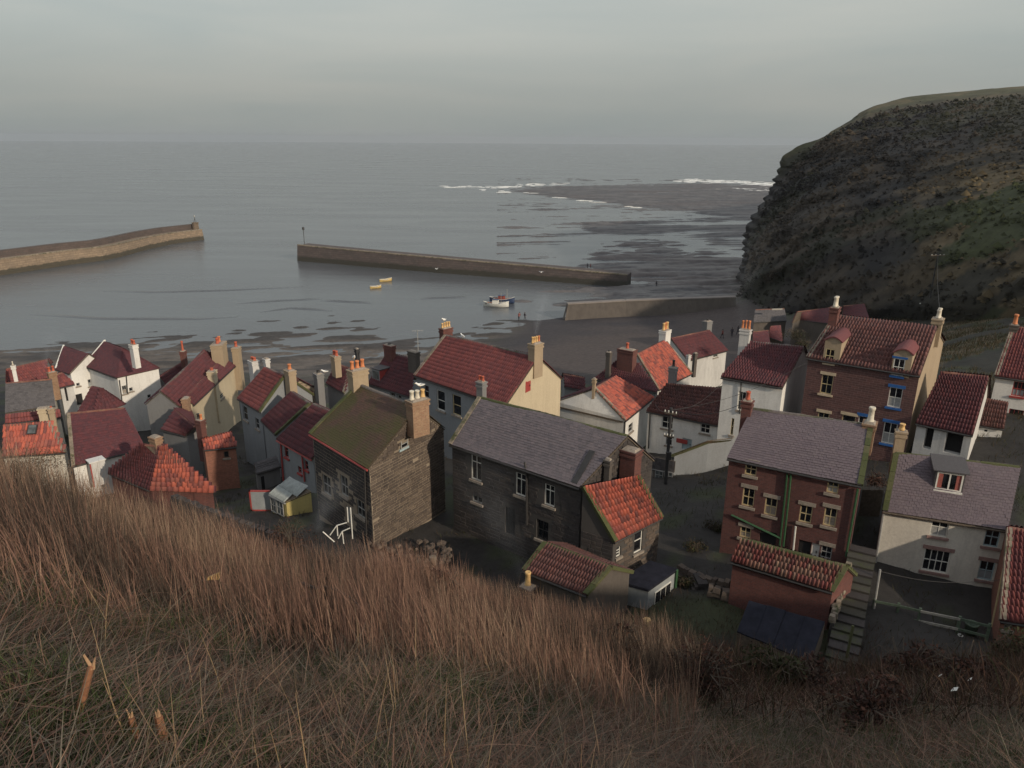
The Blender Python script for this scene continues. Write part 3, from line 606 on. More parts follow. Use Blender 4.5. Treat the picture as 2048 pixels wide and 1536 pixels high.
def house(name, label, zm, ze, zr, zb, pts, wall, roof, kind='pan', tw=.27, rh=.33, single=0, group=None, cat='house', hip=False, hipmat=None, ridge='ridge', coping=None, cop_at='RS', back=None, wins=(), eave=.16, verge=.06, fascia='iron', zs=1.0, ridge_pieces=False, no=(), trim=None, base=None, mono=False, rooflabel=None):
    h = House(); P = {}
    if zr is None:          # ridge height that gives the slope a pitch of about 40 degrees
        g = lambda k, z: at_z(px(*pts[k]) if isinstance(pts[k][0], str) else px(zm, *pts[k]), z)
        lo_, hi_ = .1, 7.
        for _ in range(40):
            rs_ = (lo_+hi_)/2; e0, e1 = g('A', ze), g('B', ze); r0, r1 = g('R', ze+rs_), g('S', ze+rs_); d_ = unit((e1-e0)*(1, 1, 0)); hd = float(((r0+r1-e0-e1)/2) @ np.array([-d_[1], d_[0], 0]))
            if rs_ > .85*hd: hi_ = rs_
            else: lo_ = rs_
        zr = ze + lo_
    for k, v in pts.items():
        p = px(*v) if isinstance(v[0], str) else px(zm, *v)
        P[k] = at_z(p, zr if k in 'RS' else ze)
    if 'S' not in P: P['S'] = P['R'] + (P['B']-P['A'])
    if 'R' not in P: P['R'] = P['S'] - (P['B']-P['A'])
    if 'C' not in P: P['C'] = np.r_[2*P['S'][:2]-P['B'][:2], ze]
    if 'D' not in P: P['D'] = np.r_[2*P['R'][:2]-P['A'][:2], ze]
    if mono: P['C'] = P['S'].copy(); P['D'] = P['R'].copy()
    h.P = P; A, B, C, D, Rr, S = (P[k] for k in 'ABCDRS'); h.ze, h.zr, h.zb = ze, zr, zb
    org = np.r_[(A+B+C+D)[:2]/4, zb]; h.org = org; h.root = thing(name, org, label, cat, group); h.name = name
    h.yaw = math.atan2((B-A)[1], (B-A)[0])
    h.walls = {k: (P[k[0]].copy(), P[k[1]].copy()) for k in ('AB', 'BC', 'CD', 'DA')}
    # openings, measured on the photo, go through the wall they lie in
    ops = {k: [] for k in h.walls}; h.win = []
    for wn in wins:
        wk = wn['w']; P0, P1 = h.walls[wk]; d = unit((P1-P0)*(1, 1, 0)); n = np.array([d[1], -d[0], 0])
        zz = wn.get('zm', zm); x0, y0, x1, y1 = wn['r']; xc, yc = (x0+x1)/2, (y0+y1)/2
        c = on_plane(px(zz, xc, yc), P0, n); l = on_plane(px(zz, x0, yc), P0, n); r = on_plane(px(zz, x1, yc), P0, n); t = on_plane(px(zz, xc, y0), P0, n); b = on_plane(px(zz, xc, y1), P0, n)
        s = float((c-P0) @ d); hw = abs(float((r-l) @ d))/2; z1, z0 = t[2], b[2]
        if 'skew' in wn: hw *= wn['skew']
        Lw = float(np.linalg.norm((P1-P0)[:2]))
        q = dict(wn, s0=s-hw, s1=s+hw, z0=z0, z1=z1, P0=P0, d=d, n=n, np=wn.get('n', (2, 2)))
        q['cut'] = z1 < ze-.05 and q['s0'] > .08 and q['s1'] < Lw-.08 and z0 > zb+.02 and all(q['s1'] < o['s0'] or q['s0'] > o['s1'] or q['z1'] < o['z0'] or q['z0'] > o['z1'] for o in ops[wk])
        if q['cut']: ops[wk].append(q)
        h.win.append(q)
    m = MB()
    for k, (P0, P1) in h.walls.items():
        if k in no: continue
        d = unit((P1-P0)*(1, 1, 0)); n = np.array([d[1], -d[0], 0]); Lw = float(np.linalg.norm((P1-P0)[:2])); lo = zb-2.5
        ze0, ze1 = P0[2], P1[2]; zt = min(ze0, ze1)
        sx = sorted({0., Lw} | {o[q] for o in ops[k] for q in ('s0', 's1')}); sz = sorted({lo, zt} | {o[q] for o in ops[k] for q in ('z0', 'z1')})
        at = lambda s, z, dep=0: P0*(1, 1, 0) + d*s - n*dep + V((0, 0, z))
        for i in range(len(sx)-1):
            for j in range(len(sz)-1):
                sc_, zc = (sx[i]+sx[i+1])/2, (sz[j]+sz[j+1])/2
                if any(o['s0'] < sc_ < o['s1'] and o['z0'] < zc < o['z1'] for o in ops[k]): continue
                q = [at(sx[i], sz[j]), at(sx[i+1], sz[j]), at(sx[i+1], sz[j+1]), at(sx[i], sz[j+1])]; m.face(q, quad_uv(P0, d, q))
        for o in ops[k]:
            a, b_, c_, e = o['s0'], o['s1'], o['z0'], o['z1']; dp = o.get('dep', .13)
            for q in ([at(a, c_), at(a, c_, dp), at(a, e, dp), at(a, e)], [at(b_, c_, dp), at(b_, c_), at(b_, e), at(b_, e, dp)], [at(a, e), at(a, e, dp), at(b_, e, dp), at(b_, e)], [at(a, c_, dp), at(a, c_), at(b_, c_), at(b_, c_, dp)]):
                m.face(q, quad_uv(P0, d, q))
        if abs(ze0-ze1) > .02:      # wall top that slopes
            q = [at(0, zt), at(Lw, zt), at(Lw, ze1)] if ze1 > ze0 else [at(0, zt), at(Lw, zt), at(0, ze0)]; m.face(q, quad_uv(P0, d, q))
        if not mono and k in ('BC', 'DA') and not (hip and k == 'BC'):
            q = [P0, P1, S if k == 'BC' else Rr]; m.face(q, quad_uv(P0, d, q))
    h.wall = m.build('wall', M[wall], h.root, org, uv=True)
    # roof: boarded slopes with the tiles laid on them
    u = unit(B-A); up = lambda e, r: unit(V(e)-V(r))
    def slope(a, b, s_, r_, ve=True):
        ov = 0 if hip else verge; du = unit(b-a)
        return [a + up(a, r_)*eave - du*verge, b + up(b, s_)*eave + du*ov, s_ + du*ov, r_ - du*verge]
    h.front = slope(A, B, S, Rr); quads = [h.front]
    if not mono: h.backq = slope(C, D, Rr, S); quads.append(h.backq)
    tris = []
    h.roof = roof_slab(h.root, org, quads, 'wood')
    if rooflabel: h.roof['label'] = rooflabel
    if hip:
        hb, hc_ = B + up(B, S)*eave + unit(B-C)*.0, C + up(C, S)*eave; hm = MB(); n_ = unit(np.cross(hc_-hb, S-hb)); hm.mesh([hb, hc_, S, hb-n_*.07, hc_-n_*.07, S-n_*.07], [(0, 1, 2), (5, 4, 3), (0, 3, 4, 1), (1, 4, 5, 2), (2, 5, 3, 0)])
        hm.build('hip_board', M['wood'], h.roof, org)
    # cover() wants eave left->right seen from outside
    h.n = cover(h.roof, org, *h.front, kind, roof, tw, rh, single, zs=zs)
    if not mono and back is not False: cover(h.roof, org, *h.backq, kind, back or roof, tw, rh, 0, zs=zs)
    if hip: cover(h.roof, org, hb, hc_, S + (hc_-hb)*.01, S - (hc_-hb)*.01, kind, hipmat or roof, tw, rh, 0, zs=zs)
    # ridge
    if ridge and not mono:
        Lr = np.linalg.norm(S-Rr); n = max(2, round(Lr/.45)); X = unit(S-Rr); Y = np.cross((0, 0, 1), X); parts = []; rm = MB()
        for i in range(n):
            p, q = Rr + (S-Rr)*(i/n), Rr + (S-Rr)*((i+.985)/n); dz = .055 + random.uniform(-.012, .012); mm = MB() if ridge_pieces else rm; k = 5
            ring = [(.13*math.cos(math.pi*a/(k-1)), .11*math.sin(math.pi*a/(k-1))-.06) for a in range(k)]
            mm.mesh([p + Y*a + V((0, 0, b+dz)) for a, b in ring] + [q + Y*a + V((0, 0, b+dz)) for a, b in ring], [(a, a+1, k+a+1, k+a) for a in range(k-1)] + [tuple(range(k))[::-1], tuple(range(k, 2*k))], t=random.random())
            if ridge_pieces: mm.build('ridge_tile', M[ridge], h.roof, org)
        if not ridge_pieces: rm.build('ridge_tiles', M[ridge], h.roof, org, tint=True)['kind'] = 'stuff'
    if coping:
        for side in cop_at:
            a, b = (h.front[0], h.front[3]) if side == 'R' else (h.front[1], h.front[2]); du = u if side == 'R' else -u; nn = unit(np.cross(h.front[1]-h.front[0], h.front[3]-h.front[0])); cm = MB(); k = max(3, round(np.linalg.norm(b-a)/.55))
            for i in range(k):
                p, q = a+(b-a)*(i/k), a+(b-a)*((i+.98)/k); j = random.uniform(.0, .025)
                cm.box(p - du*.06 - nn*.04, du*.26, q-p, nn*(.17+j), t=random.random())
            if not mono and side == 'S':
                a2, b2 = h.backq[0], h.backq[3]; n2 = unit(np.cross(h.backq[1]-h.backq[0], h.backq[3]-h.backq[0]))
                cm.box(a2 - du*.06 - n2*.04, b2-a2, du*.26, n2*.17)
            cm.build('verge_coping', M[coping], h.roof, org, tint=True)
    if fascia:
        gm = MB(); a, b = h.front[0], h.front[1]; e = np.array([u[1], -u[0], 0]); gm.tube([a + e*.05 - V((0, 0, .06)), b + e*.05 - V((0, 0, .06))], .06, 6); gm.build('gutter', M[fascia], h.root, org)
    for q in h.win: window(h, q)
    return h
def window(h, q):
    """a framed opening: sash bars, panes, sill and lintel, each a piece of its own"""
    P0, d, n = q['P0'], q['d'], q['n']; s0, s1, z0, z1 = q['s0'], q['s1'], q['z0'], q['z1']; dep = q.get('dep', .13) if q['cut'] else -.05
    at = lambda s, z, o=0.: P0*(1, 1, 0) + d*s + n*o + V((0, 0, z))
    st = q.get('style', 'sash'); fm = M[q.get('frame', 'frame')]; org = h.org; bar = q.get('bar', .055); off = -dep+.02
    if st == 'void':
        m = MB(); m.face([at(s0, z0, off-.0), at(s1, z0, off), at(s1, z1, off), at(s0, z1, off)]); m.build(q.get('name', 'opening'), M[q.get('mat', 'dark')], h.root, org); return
    if st == 'door':
        m = MB(); m.box(at(s0, z0, off-.04), d*(s1-s0), n*.05, (0, 0, z1-z0)); k = 4
        for i in range(k): m.box(at(s0+(s1-s0)*(i+.06)/k, z0+.03, off+.012), d*(s1-s0)*.88/k, n*.012, (0, 0, z1-z0-.08))
        o = m.build('door', fm, h.root, org); hm = MB(); hm.cbox(at(s1-.14, z0+(z1-z0)*.45, off+.04), .05, .05, .12, h.yaw); hm.build('handle', M['iron'], o, org); return
    nx, ny = q.get('np', (2, 2)); m = MB(); W_, Hh = s1-s0, z1-z0
    def b(a0, a1, c0, c1, o0, o1): m.box(at(a0, c0, off+o0), d*(a1-a0), n*(o1-o0), (0, 0, c1-c0))
    b(s0, s0+bar, z0, z1, .0, .05); b(s1-bar, s1, z0, z1, .0, .05); b(s0+bar, s1-bar, z1-bar, z1, .0, .048); b(s0+bar, s1-bar, z0, z0+bar*1.2, .0, .048)
    th = q.get('thin', bar*.62)
    xs_ = [s0+bar+(W_-2*bar)*i/nx for i in range(nx+1)]; zs_ = [z0+bar+(Hh-2*bar)*i/ny for i in range(ny+1)]
    if 'zsplit' in q: zs_ = [z0+bar, z0+bar+(Hh-2*bar)*q['zsplit'], z1-bar]
    for x in xs_[1:-1]: b(x-th/2, x+th/2, z0+bar, z1-bar, .002, .040)
    for i, z in enumerate(zs_[1:-1]): b(s0+bar, s1-bar, z-th*.65, z+th*.65, .004, .043)
    fo = m.build('window', fm, h.root, org)
    for i in range(nx):
        for j in range(ny):
            g = MB(); g.face([at(xs_[i], zs_[j], off+.012), at(xs_[i+1], zs_[j], off+.012), at(xs_[i+1], zs_[j+1], off+.012), at(xs_[i], zs_[j+1], off+.012)])
            g.build('pane', M['glass' if not q.get('gm') else q['gm']], fo, org)
    if q.get('net', 0) == 0 and nx >= 2 and not q.get('gm') and not q.get('curt') and h.name not in ('slate_hall', 'stone_house') and random.random() < .4: q = dict(q, net=random.uniform(.35, .65), netm=random.choice(['frame_dull', 'sill', 'hutgrey']))
    if q.get('net') is not None and q.get('net'):
        for i in range(nx):
            g = MB(); zz1 = z0+bar+(Hh-2*bar)*q['net']; g.face([at(xs_[i]+.01, z0+bar, off+.016), at(xs_[i+1]-.01, z0+bar, off+.016), at(xs_[i+1]-.01, zz1, off+.016), at(xs_[i]+.01, zz1, off+.016)]); g.build('curtain', M[q.get('netm', 'frame_dull')], fo, org)
    if q.get('curt'):
        g = MB()
        for a0, a1 in ((s0+bar, s0+W_*.30), (s1-W_*.24, s1-bar)): g.face([at(a0, z0+bar, off+.017), at(a1, z0+bar, off+.017), at(a1, z1-bar, off+.017), at(a0, z1-bar, off+.017)])
        g.build('curtain', M['curtain'], fo, org)
    if q.get('sill', 'sill'):
        g = MB(); g.box(at(s0-.10, z0-.13, .0 if q['cut'] else .0), d*(W_+.20), n*.10, (0, 0, .13)); g.build('sill', M[q.get('sill', 'sill')], fo, org)
    if q.get('lintel'):
        lh = q.get('lh', .2); g = MB(); g.box(at(s0-.12, z1+.003, -.02), d*(W_+.24), n*.06, (0, 0, lh)); g.build('lintel', M[q['lintel']], fo, org)
def chim_px(h, zm, xl, xr, yb, yt, at=None, mat='tan', pots=2, pot='pot_yellow', poth=None, asp=.75, zref=None, turn=0, **k):
    """stack whose foot is seen at (xl..xr, yb) and whose top at yt; zref = height of its foot"""
    zref = h.zr-.15 if zref is None else zref
    c = at_z(px(zm, (xl+xr)/2, yb), zref); sc = depth(c)/F*ZM[zm][2]; wpx = (xr-xl)*sc; yaw = h.yaw + turn
    va = math.atan2(c[0], c[1]); rel = abs(math.cos(yaw+va)), abs(math.sin(yaw+va)); w_ = wpx/(rel[0]+asp*rel[1]); hgt = (yb-yt)*sc*1.04
    ph = poth*sc if poth else .5
    return chim(h, c, c[2]+hgt, w_, w_*asp, yaw, mat, pots, pot, ph, k.pop('potr', min(.16, w_*.9/max(2, pots)/2.3)), base_z=c[2]-k.pop('sink', 1.2), **k)
def pipe(h, zm, wk, pts, mat='iron', r=.05, name='drainpipe'):
    P0, P1 = h.walls[wk]; d = unit((P1-P0)*(1, 1, 0)); n = np.array([d[1], -d[0], 0]); m = MB()
    m.tube([on_plane(px(zm, *p), P0 + n*.09, n) for p in pts], r, 6); m.build(name, M[mat], h.root, h.org)
def stones(h, wk, mat, ch=.19, ln=.42, single=0, proud=.03, miss=.04, gable=True, zlo=None):
    """coursed stones standing proud of the mortar, the largest in view as parts of the wall"""
    P0, P1 = h.walls[wk]; d = unit((P1-P0)*(1, 1, 0)); n = np.array([d[1], -d[0], 0]); Lw = float(np.linalg.norm((P1-P0)[:2])); ap = h.P['S'] if wk == 'BC' else h.P['R']
    sa = float((ap-P0) @ d); L_ = []; z = (h.zb-.9 if zlo is None else zlo)
    ztop = (h.zr if gable and wk in ('BC', 'DA') else h.ze) - .05
    while z < ztop:
        c = ch*random.uniform(.75, 1.25); lo, hi = 0., Lw; zt = z+c; tilt = 0.
        if zt > h.ze:
            f = (zt-h.ze)/(h.zr-h.ze); tilt = f*float((ap-P0) @ n)+.01; lo, hi = sa*f+.05, Lw-(Lw-sa)*f-.05
        s = lo + random.uniform(0, .1)
        while s < hi-.12:
            l = min(ln*random.uniform(.55, 1.6), hi-s)
            if random.random() > miss and not any(q['s0']-.02 < s+l and q['s1']+.02 > s and q['z0']-.02 < zt and q['z1']+.05 > z for q in h.win if q['w'] == wk):
                L_.append((s, z, l-.026, c-.026, tilt))
            s += l
        z = zt
    L_ = [(s, z, l, c, P0*(1, 1, 0) + d*(s+l/2) + n*ti + V((0, 0, z)), ti) for s, z, l, c, ti in L_ if l > .06 and c > .05]
    key = sorted(L_, key=lambda q: -(q[2]*q[3]) / np.linalg.norm(q[4]-EYE)**2)
    if 'stone' not in PIECE:
        b = MB(); b.hexa([(0, 0, 0), (1, 0, 0), (1, 1, 0), (0, 1, 0)], [(.05, .08, 1), (.94, .06, 1), (.95, .92, 1), (.06, .94, 1)]); PIECE['stone'] = b
    b = PIECE['stone']; me = bpy.data.meshes.new('stone'); me.from_pydata(b.v, [], b.f); me.materials.append(M[mat]); rest = MB()
    for i, (s, z, l, c, _, ti) in enumerate(key):
        pr = proud*random.uniform(.4, 1.3); m4 = np.eye(4); m4[:3, 0] = d*l; m4[:3, 1] = (0, 0, c); m4[:3, 2] = n*pr; m4[:3, 3] = P0*(1, 1, 0) + d*s + n*(.002+ti) + V((0, 0, z)) - h.org
        if i < single:
            o = bpy.data.objects.new('stone', me); COL.objects.link(o); o.parent = h.wall; o.matrix_basis = Matrix(m4.tolist())
        else:
            rest.mesh([(m4 @ np.r_[p, 1])[:3] for p in b.v], b.f, t=random.random())
    if rest.f: rest.build('stones', M[mat], h.wall, tint=True)['kind'] = 'stuff'

# ================================================================== THE VILLAGE
HS = {}
def sash(w, x0, y0, x1, y1, **k): return dict(w=w, r=(x0, y0, x1, y1), **k)
# -- stone house with mossy roof
h = HS['stone'] = house('stone_house', 'dark stone house with mossy brown tiled roof and coursed stone gable, beside the slate hall', 'z3', 19.5, 21.8, 15.0,
    {'A': (110, 1065), 'B': (600, 1350), 'R': (505, 655), 'S': (1005, 845), 'C': (1230, 1015)}, 'mortar', 'pan_mossy', 'slate', .26, .20, single=300, ridge='ridge_slate', coping='moss', cop_at='R', ridge_pieces=True, fascia='frame_red',
    wins=[sash('BC', 855, 1105, 915, 1185, n=(1, 2), frame='frame_dull', sill='frame_lblue'), sash('AB', 920, 440, 985, 610, zm='z4', n=(2, 2), frame='frame_dull'), sash('AB', 760, 440, 830, 600, zm='z4', n=(2, 2), frame='frame_dull'),
          sash('AB', 975, 715, 1030, 860, zm='z4', style='door', frame='frame_dull'), sash('AB', 1070, 660, 1140, 800, zm='z4', n=(2, 2), frame='frame_dull')])
stones(h, 'BC', 'stone', .17, .42, 300, .030, .015); stones(h, 'AB', 'stone_dark', .2, .45, 0, .02, .0, gable=False)  # front wall in the darker stone, its shade put into the colour
chim_px(h, 'z3', 412, 585, 655, 520, mat='tan', pots=3, pot='pot_orange', poth=70, asp=.62, turn=math.pi/2, zref=21.8, sink=1.5)
chim_px(h, 'z3', 915, 1108, 945, 770, mat='brick_tan', pots=3, pot=['pot_white', 'pot_white', 'pot_yellow'], poth=75, asp=.6, turn=math.pi/2, zref=21.3, sink=.9)
pipe(h, 'z4', 'AB', [(1135, 375), (1160, 960)], 'iron', .05)
# -- the long hall
h = HS['hall'] = house('slate_hall', 'long stone hall with blue grey slate roof, mossy ridge and tall white framed windows', 'm1', 19.7, 21.65, 14.4,
    {'A': (85, 355), 'B': (950, 632), 'R': (270, 55), 'S': (1255, 300), 'C': (1425, 450)}, 'mortar_dark', 'slate', 'slate', .34, .22, single=300, ridge='moss', coping='kerb', cop_at='R', ridge_pieces=True,
    wins=[sash('AB', 214, 442, 282, 606, n=(2, 2), zsplit=.74), sash('AB', 512, 556, 580, 706, n=(2, 2), zsplit=.74), sash('AB', 705, 630, 774, 772, n=(2, 2), zsplit=.74), sash('AB', 225, 712, 290, 756, n=(2, 1), frame='frame_dull'),
          sash('AB', 445, 790, 512, 965, style='door', frame='iron'), sash('AB', 655, 870, 735, 1000, n=(2, 2), frame='iron')])
stones(h, 'AB', 'stone_dark', .2, .44, 0, .022, .03, gable=False); stones(h, 'BC', 'stone_dark', .2, .42, 0, .022, .03)
chim_px(h, 'm1', 245, 312, 60, -55, mat='grey', pots=2, pot='pot_red', poth=38, asp=.8, zref=21.4)
chim_px(h, 'm1', 1205, 1345, 560, 380, mat='brick_out', pots=0, asp=.8, zref=19.6, sink=3)
chim_px(h, 'm1', 1098, 1150, 640, 450, mat='darkstone', pots=0, asp=.8, zref=19.3, sink=3)
pipe(h, 'm1', 'AB', [(572, 480), (585, 560), (590, 900)], 'iron', .06)
HALL = h
# roof ladder of lead sheet left on the slates
q = h.front; nn = unit(np.cross(q[1]-q[0], q[3]-q[0])); m = MB(); p0 = on_plane(px('m1', 885, 612), q[0]+nn*.05, nn); p1 = on_plane(px('m1', 1005, 395), q[0]+nn*.05, nn); uu = unit(q[1]-q[0])
m.box(p0, uu*.34, p1-p0, nn*.05); m.build('lead_strip', M['soot'], h.roof, h.org)
# -- annex against the gable of the hall: bright pantiles in the sun
X = unit(h.P['B']-h.P['A']); zE = 17.35
e0, e1 = at_z(px('m1', 1172, 992), zE), at_z(px('m1', 1480, 832), zE); t0, t1 = at_z(px('m1', 962, 640), 19.75), at_z(px('m1', 1322, 562), 19.75)
h = HS['annex'] = house('pantiled_annex', 'stone annex with bright orange pantile roof built against the end of the slate hall', 'm1', zE, 19.75, 13.6,
    {'A': (1172, 992), 'B': (1480, 832), 'R': (962, 640), 'S': (1322, 562)}, 'mortar_dark', 'pan_orange', 'pan', .27, .30, single=300, mono=True, ridge=None, coping='moss', cop_at='RS', eave=.1, fascia='iron',
    wins=[sash('AB', 1312, 915, 1364, 1072, n=(1, 2)), sash('AB', 1192, 1040, 1220, 1104, n=(1, 3), bar=.05)], zs=1.15)
stones(h, 'AB', 'stone', .17, .36, 150, .025, .08, gable=False); stones(h, 'DA', 'stone_dark', .2, .42, 0, .02, .08, gable=False)  # left wall gets the darker stone: shade put into the colour
m = MB(); t2 = at_z(px('m1', 1240, 520), 20.05)
# -- low pantiled shed in front of the hall
h = HS['leanto'] = house('pantiled_shed', 'low dark shed with brown pantile roof edged in moss, in front of slate hall', 'm1', 16.4, 17.15, 13.6,
    {'A': (590, 1190), 'B': (1005, 1345), 'R': (720, 1020), 'S': (1150, 1180)}, 'darkstone', 'pan_brown', 'pan', .21, .30, single=300, ridge='moss', coping='moss', cop_at='RS', cat='shed', ridge_pieces=True)
# -- big red roofed house above the beach
h = HS['redbig'] = house('grey_house', 'large grey rendered house with red pantile roof and sunlit cream gable, nearest the beach', 'm2', 18.5, 21.1, 12.2,
    {'A': (70, 745), 'B': (1089, 1084), 'R': (400, 300), 'S': (1450, 530), 'C': (1715, 770)}, 'greyblue', 'pan_red', 'pan', .26, .32, single=0, ridge='ridge_slate', coping='kerb', cop_at='R',
    wins=[sash('AB', 308, 930, 398, 1152, n=(1, 2), frame='frame'), sash('AB', 488, 980, 582, 1205, n=(1, 2), frame='frame_cream'), sash('AB', 160, 870, 215, 1010, n=(1, 2), frame='frame_dull'), sash('BC', 1305, 800, 1362, 925, style='door', frame='frame_red')], no=('BC',))
P0, P1 = h.walls['BC']; d = unit(P1-P0); m = MB(); q = [P0*(1, 1, 0)+V((0, 0, 9.7)), P1*(1, 1, 0)+V((0, 0, 9.7)), P1, h.P['S'], P0]; m.face(q, quad_uv(P0, d, q)); m.build('gable_wall', M['cream'], h.root, h.org, uv=True)
chim_px(h, 'm2', 328, 478, 300, 215, mat='brick_out', pots=4, pot='pot_yellow', poth=62, asp=.55, turn=math.pi/2)
chim_px(h, 'm2', 1340, 1508, 575, 375, mat='tan', pots=4, pot=['pot_yellow', 'pot_yellow', 'pot_yellow', 'pot_orange'], poth=75, asp=.7, turn=math.pi/2, zref=20.8)
# -- white gabled cottage, bright red roof
h = HS['whitegable'] = house('white_gabled_cottage', 'white cottage with stained gable end and bright orange pantiles catching the sun', 'm3', 15.8, 17.45, 11,
    {'A': (648, 828), 'B': (860, 655), 'R': (420, 595), 'S': (575, 505), 'D': (120, 700)}, 'white', 'pan_orange', 'pan', .27, .33, ridge='ridge', coping='kerb', cop_at='R', back='pan_dark',
    wins=[sash('AB', 684, 862, 716, 925, n=(1, 2), frame='frame_dull')])
chim_px(h, 'm3', 400, 428, 615, 520, mat='tan', pots=0, asp=1.)
P0, P1 = h.walls['DA']; d = unit(P1-P0); n = np.array([d[1], -d[0], 0]); m = MB(); a, b = on_plane(px('m3', 130, 735), P0, n), on_plane(px('m3', 640, 848), P0, n); m.box(a-V((0, 0, .06)), b-a, n*.10, (0, 0, .10)); m.build('string_course', M['wood'], h.root, h.org)
pipe(h, 'm3', 'AB', [(657, 850), (652, 950)], 'iron', .06)
# -- two roofs behind it
h = HS['red8a'] = house('red_roofed_house', 'house with steep orange red pantile slope and white twin chimney, behind the white gabled cottage', 'm3', 12.3, 15.3, 8, {'A': (905, 590), 'B': (1155, 465), 'R': (740, 330), 'S': (955, 220)}, 'white_dirty', 'pan_orange', 'pan', .28, .34, back='pan_dark', coping='kerb', cop_at='RS')
chim_px(h, 'm3', 908, 996, 222, 140, mat='white', pots=3, pot=['pot_yellow', 'pot_orange'], poth=52, asp=.7, zref=15.2)
h = HS['red8b'] = house('maroon_roofed_house', 'shaded maroon pantile roof with broad red brick chimney, behind the white gabled cottage', 'm3', 13.2, None, 9, {'A': (432, 515), 'B': (890, 612), 'R': (592, 388), 'S': (742, 402)}, 'grey', 'pan_dark', 'pan', .28, .34)
chim_px(h, 'm3', 588, 738, 392, 290, mat='brick_out', pots=1, pot='pot_red', poth=52, asp=.5, zref=15.0)
chim_px(h, 'm3', 500, 545, 425, 315, mat='darkstone', pots=1, pot='iron', poth=14, asp=.8, zref=14.6)
h = HS['maroon9'] = house('maroon_roofed_house', 'far maroon roofed house with stone chimney standing beside the beach', 'm3', 11.4, None, 7, {'A': (1130, 365), 'B': (1430, 285), 'R': (1000, 205), 'S': (1290, 140)}, 'white_dirty', 'pan_dark', 'pan', .29, .36,
    wins=[sash('AB', 1330, 318, 1362, 345, n=(2, 1))])
chim_px(h, 'm3', 1238, 1312, 140, 68, mat='grey', pots=1, pot='iron', poth=15, zref=13.3)
chim_px(h, 'm3', 1118, 1152, 395, 330, mat='white_dirty', pots=0, zref=11.6)
chim_px(h, 'm3', 1165, 1200, 420, 315, mat='darkstone', pots=0, zref=11.6)
# -- white cottage behind the pole
h = HS['whitecot'] = house('white_cottage', 'white cottage with ribbed brown pantile roof and pale blue door, behind the tall pole', 'm3', 15.6, 17.4, 12.1, {'A': (835, 755), 'B': (1370, 855), 'R': (985, 555), 'S': (1400, 590)}, 'white', 'pan_brown', 'pan', .27, .33, single=240, ridge='ridge',
    wins=[sash('AB', 938, 800, 1025, 898, n=(2, 2)), sash('AB', 1236, 850, 1310, 930, n=(2, 2)), sash('AB', 972, 935, 1020, 1025, n=(2, 2), frame='frame_dull'), sash('AB', 1096, 972, 1170, 1060, style='door', frame='frame_lblue')], zs=1.2)
P0, P1 = h.walls['AB']; d = unit(P1-P0); n = np.array([d[1], -d[0], 0]); m = MB(); a = on_plane(px('m3', 1052, 998), P0, n); m.box(a, d*.9, n*.04, (0, 0, .35)); m.build('sign_board', M['frame_red'], h.root, h.org)
pipe(h, 'm3', 'AB', [(848, 765), (838, 1050)], 'iron', .05)
chim_px(h, 'm3', 982, 1048, 540, 425, mat='grey', pots=1, pot='iron', poth=52, zref=17.2)
# -- white house, maroon roof
h = HS['whitehouse'] = house('white_house', 'tall white house with plain maroon roof and orange pots, left of red stone house', 'm4', 20.0, 21.95, 14.6, {'A': (185, 755), 'B': (670, 832), 'R': (420, 480), 'S': (835, 515), 'C': (885, 640)}, 'white', 'pan_dark', 'pan', .25, .31, ridge='ridge_slate',
    wins=[sash('AB', 306, 880, 372, 1032, n=(2, 2)), sash('AB', 252, 1095, 276, 1232, n=(1, 2), frame='frame_cream')])
chim_px(h, 'm4', 312, 400, 470, 378, mat='white_dirty', pots=3, pot='pot_orange', poth=70, asp=.7, zref=21.7)
pipe(h, 'm4', 'AB', [(333, 785), (322, 1060)], 'iron', .04)
# -- red stone house with blue windows
tw = dict(lintel='sill_cream', sill='sill_cream', frame='frame_cream', n=(2, 2)); bw = dict(lintel='frame_blue', sill='frame_blue', frame='frame', n=(2, 2), net=.48)
h = HS['brick3'] = house('red_stone_house', 'tall red stone house with ribbed pantile roof, two dormers and bright blue sills', 'm4', 22.2, 24.3, 15.6, {'A': (875, 590), 'B': (1775, 722), 'R': (1090, 258), 'S': (1905, 345), 'C': ('p', 1886, 673)}, 'brick_big', 'pan_brown', 'pan', .27, .40, single=300, ridge='ridge_slate', coping='kerb', cop_at='R', zs=1.5, no=('BC',), ridge_pieces=True,
    wins=[sash('AB', 975, 735, 1072, 892, **tw), sash('AB', 948, 1040, 1042, 1190, **tw), sash('AB', 1145, 1060, 1258, 1180, **dict(tw, n=(1, 1))), sash('AB', 1278, 1066, 1352, 1180, **dict(bw, n=(1, 2), net=None)), sash('AB', 1522, 832, 1632, 995, **bw), sash('AB', 1480, 1115, 1592, 1290, **bw)])
P0, P1 = h.walls['BC']; d = unit(P1-P0); m = MB(); q = [P0*(1, 1, 0)+V((0, 0, 13.)), P1*(1, 1, 0)+V((0, 0, 13.)), P1, h.P['S'], P0]; m.face(q, quad_uv(P0, d, q)); m.build('gable_wall', M['tan'], h.root, h.org, uv=True)
chim_px(h, 'm4', 1035, 1112, 290, 190, mat='brick_out', pots=2, pot='pot_white', poth=88, asp=.8, zref=24.2, turn=math.pi/2)
chim_px(h, 'm4', 1865, 1945, 350, 270, mat='tan', pots=2, pot='pot_white', poth=75, asp=.8, zref=24.1, turn=math.pi/2)
